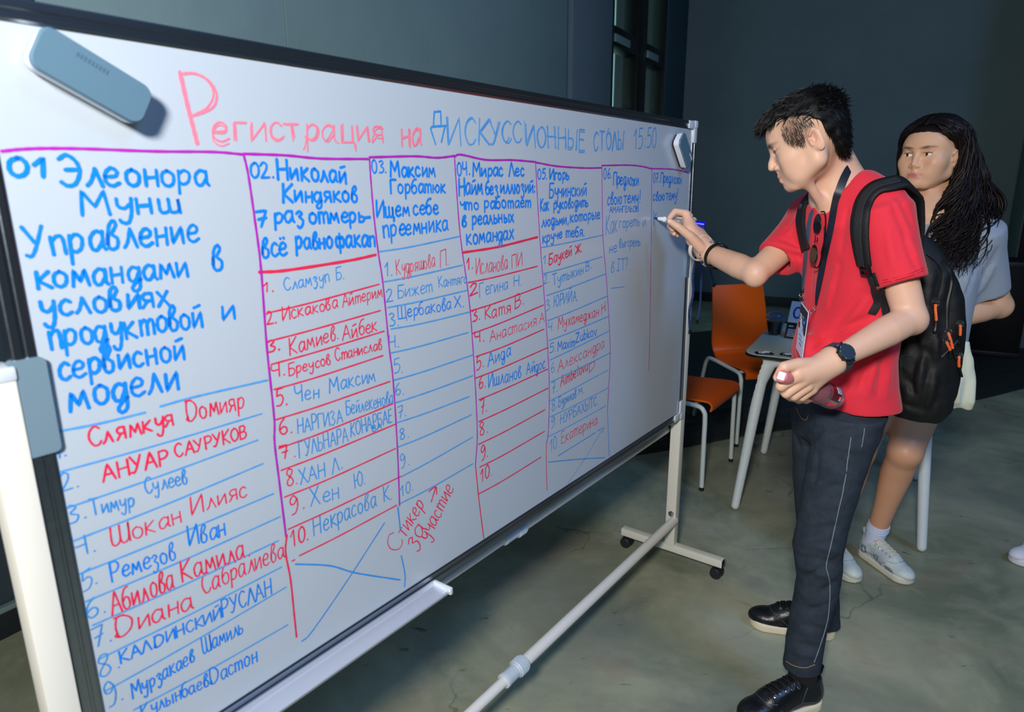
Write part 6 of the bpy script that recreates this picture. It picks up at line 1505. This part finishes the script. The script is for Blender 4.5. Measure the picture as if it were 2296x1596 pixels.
# padded strap over the near shoulder
def strap(P, width, th, m, nm, par, nor=None):
    P = smooth_path(P, 4); N_ = vnorm(P, tv, tee) if nor is None else nor
    b = MB(); prev = None; rings = []
    t = np.gradient(P, axis=0); t /= np.linalg.norm(t, axis=1)[:, None]; N_ = N_-t*(N_*t).sum(1)[:, None]; N_ /= np.linalg.norm(N_, axis=1)[:, None]; S_ = np.cross(t, N_)
    prof = rrect(.5, .5, .32, 4); k = len(prof); W_ = np.broadcast_to(width, (len(P),))
    v = np.concatenate([P[i]+N_[i]*th*.30+np.array([S_[i]*q[0]*W_[i]+N_[i]*q[1]*th for q in prof]) for i in range(len(P))]); f = []
    for i in range(len(P)-1):
        for j in range(k): f.append((i*k+j, i*k+(j+1) % k, (i+1)*k+(j+1) % k, (i+1)*k+j))
    f += [tuple(range(k))[::-1], tuple((len(P)-1)*k+j for j in range(k))]
    b.add(v, f); return b.build(nm, m, par, off=BO), P, N_
front = on_shirt([(0.937, 1.700, 1.456), (0.889, 1.670, 1.450), (0.863, 1.660, 1.427), (0.856, 1.660, 1.391), (0.858, 1.660, 1.354), (0.867, 1.660, 1.316), (0.882, 1.660, 1.269)], .004)
f0 = front[0]; top = []
for dx, dy in ((.112, .045), (.088, .032), (.06, .018), (.03, .006)):
    p = f0+A(dx, dy, 0); m_ = np.linalg.norm((tv-p)[:, :2], axis=1) < .012; top.append(A(p[0], p[1], (tv[m_][:, 2].max()+.004) if m_.any() else f0[2]-dx*2))
over = np.concatenate([spline(top+[f0], 4)[:-1], front]); N0 = vnorm(over, tv, tee)
st, P, N_ = strap(over, .046, .013, M_nyl, 'shoulder_strap', bag, N0)
strap(P[14:]+N_[14:]*.011, .020, .003, M_web, 'strap_webbing', st, N_[14:])
bk = on_shirt([(0.884, 1.660, 1.272), (0.889, 1.660, 1.258), (0.894, 1.660, 1.245)], .010); b = MB(); fr = vnorm(bk[-1:], tv, tee)[0]; tt_ = nrm(bk[-1]-bk[0]); fr = nrm(fr-tt_*(fr@tt_)); sd_ = np.cross(tt_, fr); R = np.stack([sd_, tt_, fr], 1); c_ = bk[len(bk)//2]
for yy in (-.012, .0, .012): b.box(c_+tt_*yy, (.017, .0028, .0038), R, .0012)
for xx in (-.0155, .0155): b.box(c_+sd_*xx, (.0024, .014, .0040), R, .0012)
b.build('strap_buckle', M_buck, bag, off=BO)
strap(on_shirt([(0.895, 1.660, 1.247), (0.910, 1.660, 1.216), (0.920, 1.660, 1.184), (0.916, 1.660, 1.162), (0.908, 1.660, 1.148)], .006), .020, .003, M_web, 'strap_tail', bag)
strap(on_shirt([(0.901, 1.660, 1.247), (0.927, 1.670, 1.203), (0.951, 1.680, 1.156), (0.979, 1.700, 1.111), (1.007, 1.720, 1.064)], .003), .022, .003, M_web, 'lower_webbing', bag)
fr_ = on_shirt([(0.854, 1.930, 1.429), (0.831, 1.920, 1.415), (0.814, 1.900, 1.388), (0.808, 1.880, 1.352), (0.810, 1.860, 1.317), (0.816, 1.850, 1.288)], .003)
ov2 = np.concatenate([spline([A(*(0.966, 1.960, 1.391)), A(*(0.924, 1.970, 1.438)), fr_[0]], 5)[:-1], fr_]); N2 = vnorm(ov2, tv, tee)
st2, P2, N2 = strap(ov2, .040, .012, M_nyl, 'shoulder_strap', bag, N2)
b = MB(); q = P2[18]+N2[18]*.009; b.tube(ring_on(q, N2[18], .006, 12), .0013, 5, closed=True); b.box(q-A(0, 0, .014), (.0022, .0022, .010), None, .001); b.build('strap_zip_pull', M_chr, st2, off=BO)

# lanyard with badge
M_ribbon = mat('navy_satin', (20, 30, 46), rough=.45, spec=.4)
lan = thing('lanyard_badge', 'dark satin lanyard with name badge hanging round the neck of the man', 'badge', tuple(A(*(0.747, 1.660, 1.026))), world=True)
def merged(P): return np.minimum(tee_s.full(P), body_s.full(P))
class _M: full = staticmethod(merged)
r1, n1 = surf_hit(_M, [(0.878, 1.800, 1.506), (0.859, 1.780, 1.481), (0.832, 1.740, 1.450), (0.807, 1.700, 1.414), (0.800, 1.690, 1.368), (0.790, 1.680, 1.320), (0.784, 1.680, 1.259), (0.779, 1.680, 1.202), (0.779, 1.680, 1.164)], .004, 5)
b0_ = spline([A(*(0.867, 1.870, 1.463)), A(*(0.900, 1.900, 1.496)), A(*(0.913, 1.870, 1.512)), A(*(0.902, 1.830, 1.513)), r1[0]], 4)[:-1]; nk = smooth_path(np.concatenate([b0_, r1]), 3); cn_ = A(*(0.850, 1.800, 1.465))
Nn = np.concatenate([np.array([nrm((p-cn_)*A(1, 1, .2)) for p in b0_]), n1]); Nn = smooth_path(Nn, 3)
MB().strip(nk, np.interp(np.arange(len(nk)), [0, len(nk)*.8, len(nk)-1], [.020, .020, .007]), Nn, .0016).build('ribbon', M_ribbon, lan)
r2 = on_shirt([(0.813, 1.820, 1.429), (0.798, 1.800, 1.397), (0.784, 1.780, 1.352), (0.780, 1.770, 1.295), (0.776, 1.760, 1.238), (0.772, 1.750, 1.190)], .005)
l2 = smooth_path(np.concatenate([spline([A(*(0.862, 1.870, 1.468)), A(*(0.840, 1.860, 1.449)), r2[0]], 5)[:-1], r2]), 3)
MB().strip(l2, .016, vnorm(l2, tv, tee), .0016).build('ribbon', mat('blue_satin', (58, 84, 108), rough=.45, spec=.4), lan)
e2 = l2[-1]
q = MB(); q.box(e2, (.006, .003, .006), None, .001); q.build('crimp', M_buck, lan)
TL, TR, BR_, BL_ = A(*(0.753, 1.715, 1.166)), A(*(0.748, 1.655, 1.150)), A(*(0.744, 1.655, 1.026)), A(*(0.752, 1.715, 1.043))
q = MB(); q.tube(ring_on(e2-A(0, 0, .011), A(-.5, -.8, 0), .006, 12), .0011, 5, closed=True); q.tube(spline([e2-A(0, 0, .016), e2-A(.004, 0, .024), TL+A(.002, -.002, -.002), TL+A(.006, -.002, .004), e2-A(-.003, 0, .020)], 5), .0016, 6); q.build('clip', M_chr, lan)
q = MB(); a0, a1 = nk[-1], TR+A(0, 0, -.002)
q.tube([a0, a0+A(0, 0, -.008)], .002, 6)
for k in range(7): c_ = a0+A(0, 0, -.008)+(a1-a0-A(0, 0, -.008))*(k+.5)/7; q.tube(ring_on(c_, A(math.cos(k*1.57), math.sin(k*1.57), .3), .0034, 8), .0009, 4, closed=True)
q.build('chain', M_chr, lan)
cardn = nrm(np.cross(TR-TL, BL_-TL)); cardn = cardn if cardn@(CAMP-TL) > 0 else -cardn
def cq(u, v): return TL*(1-u)*(1-v)+TR*u*(1-v)+BR_*u*v+BL_*(1-u)*v
def quad(b, u0, u1, v0, v1, l, skew=0): b.add([cq(u, v)+cardn*l for u, v in ((u0, v0), (u1, v0+skew), (u1, v1+skew), (u0, v1))], [(0, 1, 2, 3)])
b = MB(); b.add([cq(u, v)+cardn*l for l in (-.0008, .0008) for u, v in ((0, 0), (1, 0), (1, 1), (0, 1))], [(3, 2, 1, 0), (4, 5, 6, 7), (0, 1, 5, 4), (1, 2, 6, 5), (2, 3, 7, 6), (3, 0, 4, 7)]); card = b.build('badge_card', mat('badge_white', (204, 212, 234), rough=.3, spec=.5), lan, smooth=False)
b = MB(); quad(b, .02, .98, .02, .52, .0011); b.build('badge_black', mat('badge_black', (9, 10, 14), rough=.3), card, smooth=False, off=tuple(lan.location))
b = MB(); quad(b, .03, .97, .84, .99, .0011); b.build('badge_pink', mat('badge_pink', (232, 196, 220), rough=.35), card, smooth=False, off=tuple(lan.location))
b = MB(); 
for k in range(3): b.add([cq(.60+.10*k+.10*math.sin(t*4+k), .16+.36*t)+cardn*(.0014+.0001*k)+(cq(1, .5)-cq(0, .5))*d_ for t in np.linspace(0, 1, 8) for d_ in (0, .05)], [(2*i, 2*i+1, 2*i+3, 2*i+2) for i in range(7)])
b.build('badge_blue_streak', mat('badge_blue', (30, 92, 214), rough=.3), card, smooth=False, off=tuple(lan.location))
b = MB(); rr_ = np.random.default_rng(2)
for r_, v0 in enumerate((.20, .27, .34)):
    u = .10
    while u < (.55, .72, .42)[r_]: ww = rr_.uniform(.04, .07); quad(b, u, u+ww, v0, v0+.045, .0014); u += ww+.025
b.build('badge_print', mat('badge_text', (214, 222, 240), rough=.4), card, smooth=False, off=tuple(lan.location))
b = MB()
for r_, v0 in enumerate((.60, .68, .77)):
    u = .28+.06*r_
    for k in range((5, 6, 4)[r_]): b.tube([cq(u, v0+.03)+cardn*.0012, cq(u+.03, v0)+cardn*.0012, cq(u+.06, v0+.032)+cardn*.0012], .0006, 4); u += .075
b.build('badge_name', mat('badge_ink', (50, 60, 90), rough=.4), card, smooth=False, off=tuple(lan.location))

# sunglasses hooked on the neckline
sg = thing('sunglasses', 'dark aviator sunglasses hooked on the neckline of the red T-shirt', 'sunglasses', tuple(A(*(0.777, 1.700, 1.263))), world=True)
A0, A1 = on_shirt([(0.787, 1.720, 1.387), (0.788, 1.720, 1.385)], .018)[0], on_shirt([(0.781, 1.700, 1.266), (0.782, 1.700, 1.263)], .024)[0]
ax = nrm(A1-A0); Lg = np.linalg.norm(A1-A0); nv = nrm(A(-.985, -.03, .08)); nv = nrm(nv-ax*(nv@ax)); sv = np.cross(nv, ax)
M_len = mat('smoky_lens', (8, 5, 8), rough=.06, spec=.4); M_sgf = mat('gunmetal_wire', (24, 24, 28), rough=.3, metal=.7)
for c_ in (.235, .775):
    ce = A0+ax*Lg*c_; shp = [(math.cos(t)*.0180*(1+.14*math.sin(t)), math.sin(t)*.0255) for t in np.linspace(0, 2*np.pi, 25)[:-1]]
    q = MB(); q.prism([(y*.9, x) for x, y in shp], ce-nv*.001, ax, sv, .0022); q.build('lens', M_len, sg, auto=30)
    q = MB(); q.tube([ce+ax*y*.93+sv*x*1.03 for x, y in shp], .0015, 6, closed=True); q.build('rim', M_sgf, sg)
q = MB(); q.tube(spline([A0+ax*Lg*.47+sv*.008, A0+ax*Lg*.505+sv*.011, A0+ax*Lg*.54+sv*.008], 5), .0013, 6); q.tube(spline([A0+ax*Lg*.44-sv*.004, A0+ax*Lg*.505-sv*.001, A0+ax*Lg*.57-sv*.004], 5), .0011, 6); q.build('bridge', M_sgf, sg)
for e_ in (.02, .99):
    q = MB(); hs = A0+ax*Lg*e_+sv*.012; dirn = 1 if e_ < .5 else -1
    q.tube(spline([hs, hs+sv*.010-nv*.004, hs+ax*dirn*.02+sv*.014-nv*.008, hs+ax*dirn*.07+sv*.015-nv*.010, hs+ax*dirn*.105+sv*.008-nv*.010], 6), .0018, 6); q.build('temple_arm', M_sgf, sg)

# wrist watch
wt = thing('wristwatch', 'black round wristwatch on the left wrist of the man', 'watch', tuple(A(*(0.741, 1.490, 1.063))), world=True)
wd_ = nrm(A(*Lwr)-A(*Lel)); wc = A(*Lwr)-wd_*.012; fn = nrm(A(-.42, -.86, .28)); fn = nrm(fn-wd_*(fn@wd_)); ws = np.cross(wd_, fn)
M_w = mat('watch_black', (16, 19, 24), rough=.35); M_wb = mat('watch_strap', (52, 66, 78), rough=.5)
q = MB(); n_ = 30
ringp = [wc+(fn*math.cos(t)+ws*math.sin(t)*1.06)*.0335 for t in np.linspace(.50, 2*np.pi-.50, n_)]
q.strip(ringp, .021, [fn*math.cos(t)+ws*math.sin(t) for t in np.linspace(.50, 2*np.pi-.50, n_)], .003); q.build('strap', M_wb, wt)
cc_ = wc+fn*.0325
q = MB(); q.lathe([(.0205, -.004), (.0215, .002), (.0215, .007), (.0195, .0095), (.0182, .0095)], cc_, fn, 36); q.build('case', M_w, wt, auto=30)
q = MB(); q.lathe([(0, .0093), (.0183, .0093)], cc_, fn, 36); q.build('dial', mat('watch_glass', (3, 4, 6), rough=.06, spec=.7), wt, smooth=False)
q = MB()
for t in (.5, 1.1, 2.2, 3.6, 4.3, 5.6): q.box(cc_+(ws*math.cos(t)+wd_*math.sin(t))*.0190+fn*.0095, (.0022, .0004, .0003), np.stack([ws*-math.sin(t)+wd_*math.cos(t), ws*math.cos(t)+wd_*math.sin(t), fn], 1))
q.build('bezel_marks', mat('watch_mark', (170, 178, 184), rough=.4), wt)
for t in (-.45, .45): MB().lathe([(.0022, 0), (.0022, .003)], cc_+(ws*math.sin(t)-wd_*math.cos(t)*-1)*.0213+fn*.004, ws*math.sin(t)+wd_*math.cos(t), 10).build('crown', M_w, wt)
for sg_ in (-1, 1): MB().box(cc_+ws*sg_*.0205-fn*.002, (.006, .0105, .004), np.stack([ws, wd_, fn], 1), .0015).build('lug', M_w, wt)
MB().box(wc+fn*.0282*math.cos(-.78)*1.12+ws*.0335*math.sin(-.78)*1.04, (.0006, .0012, .0035), np.stack([np.cross(wd_, nrm(fn-ws)), wd_, nrm(fn-ws)], 1)).build('strap_mark', mat('orange_mark', (226, 150, 80), rough=.5), wt)

# bracelets on the writing arm
rd = nrm(A(*Rwr)-A(*Rel)); rt_, ru_, _ = frame(rd)
def bracelet_ring(c, tilt, r, n): 
    d = nrm(rd+tilt); a_, b_, _ = frame(d); return [c+a_*math.cos(t)*r+b_*math.sin(t)*r for t in np.linspace(0, 2*np.pi, n+1)[:-1]], d
t = thing('silicone_wristband', 'loose cream wristband on the writing arm nearest the hand', 'bracelet', tuple(A(*(0.577, 2.060, 1.247))), world=True)
P, d = bracelet_ring(A(*(0.581, 2.066, 1.276)), A(.05, -.22, .0), .0385, 40)
prof = [(-.0065, 0), (-.0065, .0022), (.0065, .0022), (.0065, 0)]; c_ = np.mean(P, 0); v = []; 
for p in P: rdl = nrm(p-c_); v += [p+d*a_+rdl*b_ for a_, b_ in prof]
n_ = len(P); f = [(i*4+j, i*4+(j+1) % 4, ((i+1) % n_)*4+(j+1) % 4, ((i+1) % n_)*4+j) for i in range(n_) for j in range(4)]
MB().add(v, f).build('band', mat('cream_silicone', (236, 222, 208), rough=.5), t, auto=30)
t = thing('bead_bracelet', 'bracelet of round grey and black beads on the writing arm', 'bracelet', tuple(A(*(0.606, 2.040, 1.223))), world=True)
P, d = bracelet_ring(A(*Rwr)-rd*.016, A(.08, -.12, 0), .0385, 26)
M_bd = [mat('grey_bead', (120, 130, 144), rough=.15, coat=.5), mat('dark_bead', (28, 34, 36), rough=.12, coat=.5)]
for i, p in enumerate(P): MB().lathe([(.0046*math.sin(a_), -.0046*math.cos(a_)) for a_ in np.linspace(0, np.pi, 9)], p, d, 12).build('bead', M_bd[0 if i % 7 in (0, 1, 3, 4) else 1], t)
t = thing('black_wristband', 'plain black elastic band beside the bead bracelet on the writing arm', 'bracelet', tuple(A(*(0.611, 2.020, 1.225))), world=True)
P, d = bracelet_ring(A(*Rwr)-rd*.042, A(.10, -.16, 0), .0385, 36); c_ = np.mean(P, 0); v = []
for p in P: rdl = nrm(p-c_); v += [p+d*a_*.9+rdl*b_ for a_, b_ in prof]
n_ = len(P); f = [(i*4+j, i*4+(j+1) % 4, ((i+1) % n_)*4+(j+1) % 4, ((i+1) % n_)*4+j) for i in range(n_) for j in range(4)]
MB().add(v, f).build('band', M_nyl, t, auto=30)

# marker in the writing hand
mt_ = thing('whiteboard_marker', 'blue and silver whiteboard marker held in the raised hand against the board', 'marker', tuple(bw(1.7046, .7223, .0)), world=True)
m0 = bw(1.7046, .7223, .0012); m1 = A(*(0.595, 2.070, 1.344)); md = nrm(m1-m0); ML = np.linalg.norm(m1-m0)
M_mw = mat('marker_white', (226, 232, 240), rough=.35); M_ms = mat('marker_silver', (196, 200, 208), rough=.25, metal=.7); M_mb = mat('marker_blue', (8, 28, 214), rough=.3); M_nib = mat('marker_nib', (10, 26, 70), rough=.7)
MB().lathe([(.0008, 0), (.0026, .003), (.0032, .010), (.0032, .012)], m0, md, 14).build('nib', M_nib, mt_)
MB().lathe([(.0034, .011), (.0052, .014), (.0068, .027), (.0086, .029), (.0088, .036), (.0076, .037), (.0076, .040)], m0, md, 22).build('nose', M_mw, mt_, auto=25)
bd = MB().lathe([(.0078, .039), (.0086, .042), (.0086, ML*.735)], m0, md, 24).build('barrel', M_ms, mt_, auto=25)
MB().lathe([(.0090, ML*.735), (.0094, ML*.74), (.0094, ML*.965), (.0088, ML*.975), (0, ML*.976)], m0, md, 24).build('cap', M_mb, mt_, auto=25)
q = MB(); fv = nrm(A(-.45, -.88, .1)); fv = nrm(fv-md*(fv@md)); uv_ = np.cross(md, fv)
for k in range(9): q.box(m0+md*(ML*.735-.010-k*.0032)+fv*.0086, (.0009, .0028, .0003), np.stack([md, uv_, fv], 1))
q.build('print_bars', mat('marker_print', (50, 56, 66), rough=.5), bd, off=tuple(mt_.location))

# bottle held in the left hand
bt = thing('drink_bottle', 'clear bottle of pink drink held by its neck at the waist of the man', 'bottle', tuple(A(*(0.792, 1.560, 0.953))), world=True)
b0, b1 = A(*(0.809, 1.600, 0.942)), A(*(0.603, 1.436, 1.047)); ba = nrm(b1-b0); BLn = np.linalg.norm(b1-b0)
M_pet = mat('pink_clear_pet', (255, 214, 224), rough=.05, trans=.88, spec=.6); M_cap2 = mat('pink_cap', (206, 120, 124), rough=.35)
hh = BLn; prof = [(.0, .004), (.012, .003), (.022, 0), (.029, .003), (.0318, .012), (.0318, .024), (.0302, .027), (.0302, .075), (.0318, .079), (.0318, .100), (.027, .125), (.018, .150), (.0132, .165), (.0132, hh-.024)]
MB().lathe(prof, b0, ba, 36).build('bottle_shell', M_pet, bt)
MB().lathe([(0, .007), (.026, .006), (.0290, .014), (.0290, .098), (.0245, .122), (.016, .148), (0, .15)], b0, ba, 30).build('drink', mat('pink_drink', (226, 96, 120), rough=.1, trans=.75), bt)
MB().lathe([(.0135, hh-.026), (.0148, hh-.025), (.0148, hh-.003), (.0135, hh), (0, hh)], b0, ba, 28).build('cap', M_cap2, bt, auto=30)
cu = nrm(np.cross(ba, A(0, 0, 1))); cv2 = np.cross(cu, ba)
MB().prism(rrect(.0088, .0088, .0015, 3), b0+ba*(hh+.0001), nrm(cu+cv2*.1), nrm(np.cross(ba, nrm(cu+cv2*.1))), .0005).build('cap_sticker', mat('sticker_white', (232, 232, 238), rough=.5), bt, smooth=False)
vf = nrm(CAMP-(b0+ba*.06)); vf = nrm(vf-ba*(vf@ba)); vs_ = np.cross(ba, vf)
def label_patch(nm, h0, h1, a0, a1, m, r=.0307):
    q = MB(); th_ = np.linspace(a0, a1, 12); v = [b0+ba*h+(vf*math.cos(t)+vs_*math.sin(t))*r for t in th_ for h in (h0, h1)]; q.add(v, [(2*i, 2*i+1, 2*i+3, 2*i+2) for i in range(11)]); return q.build(nm, m, bt)
label_patch('label_dark', .028, .098, -.25, 1.3, mat('label_maroon', (112, 22, 34), rough=.3)); label_patch('label_silver', .028, .098, -1.5, -.25, mat('label_silver', (150, 158, 162), rough=.3, metal=.3))
label_patch('label_barcode', .030, .052, .45, 1.0, MATS['sticker_white'], .0311); 
for k in range(10): label_patch('barcode_bar', .033, .046, .50+k*.045, .50+k*.045+(.014 if k % 3 else .026), mat('bar_ink', (30, 30, 34), rough=.5), .0314)
label_patch('label_mint', .030, .042, -.12, .06, mat('label_mint', (150, 206, 190), rough=.4), .0311); label_patch('label_pink', .030, .042, .06, .24, mat('label_pink', (236, 130, 150), rough=.4), .0311)
q = MB(); Mred = mat('label_red_text', (222, 34, 52), rough=.4)
for k, ch in enumerate('ним'[::-1] if 0 else 'MIN'):
    for sm, P_ in {'M': [(0, [(0, 0), (0, 1), (.5, .3), (1, 1), (1, 0)])], 'I': [(0, [(.5, 0), (.5, 1)])], 'N': [(0, [(0, 0), (0, 1), (1, 0), (1, 1)])]}[ch]:
        q.tube([b0+ba*(.040+.0165*k+.012*x_)+(vf*math.cos(-.85+y_*.42)+vs_*math.sin(-.85+y_*.42))*.0312 for x_, y_ in P_], .0013, 5)
q.build('label_lettering', Mred, bt)

# tote bag hanging from the woman's arm
tt = thing('tote_bag', 'pale cloth tote bag hanging beside the woman behind the backpack', 'bag', tuple(A(*(1.586, 2.260, 0.685))), world=True)
s = SDF(); ta = math.degrees(math.atan2(-.35, .94))
s.u(s_loft([((1.577, 2.260, 0.690), .050, .022, ta), ((1.571, 2.260, 0.718), .062, .034, ta), ((1.559, 2.260, 0.793), .062, .036, ta), ((1.551, 2.260, 0.874), .055, .028, ta), ((1.548, 2.260, 0.932), .040, .014, ta)], True, 2.4), .001)
folds(s, (((1.531, 2.220, 0.916), (1.575, 2.220, 0.715), .006, 0), ((1.505, 2.220, 0.885), (1.519, 2.220, 0.715), .006, 0), ((1.521, 2.210, 0.840), (1.552, 2.220, 0.707), .005, 0), ((1.567, 2.230, 0.882), (1.591, 2.230, 0.720), .004, 0)), .012)
s.d(lambda P: .0035*sines(P*A(1, 1, .35), 60, 3)+.004*np.sin(P[:, 0]*120)*np.clip((.84-P[:, 2])/.05, 0, 1))
sculpt('bag_body', s, .005, A(1.36, 2.1, .62), A(1.78, 2.42, 1.05), mat('ivory_cloth', (222, 226, 206), rough=.85, noise=(6, .4, 4, (206, 212, 190))), tt, tuple(tt.location), 1)
for dx in (0, 14):
    q = MB(); a_, b_ = A(*(1.530, 2.250, 0.928)), A(*(1.565, 2.260, 0.925)); o_ = A(0, .018 if dx else 0, 0); top = A(*(1.549, 2.270, 1.027))
    q.strip(spline([a_+o_, (a_+top)/2+o_*.5+A(-.006, 0, 0), top+A(-.01, 0, .008), top+A(.012, 0, .008), (b_+top)/2+A(.008, 0, 0)+o_*.5, b_+o_], 5), .014, A(-.45, -.88, .1), .002); q.build('handle', MATS['ivory_cloth'], tt)

# the trainer at the right edge
sn = thing('white_trainer', 'white trainer of someone standing just outside the right edge', 'shoe', (2.10, 2.35, 0), world=True)
M_swh = mat('white_mesh', (222, 224, 236), rough=.6); 
shoe('shoe', '', (2.235, 2.395, 0), (-1.0, -.10), (M_swh, mat('white_sole', (226, 228, 236), rough=.5), M_swh, mat('white_overlay', (206, 210, 226), rough=.5)), L=.27, world_off=(2.10, 2.35, 0), parent=sn)
q = MB(); q.tube([A(2.185, 2.39, .07), A(2.19, 2.39, .16)], [.034, .036], 18); q.build('sock', mat('pale_blue_sock', (170, 186, 216), rough=.9), sn)

for o in bpy.data.objects:
    if "_off" in o: del o["_off"]
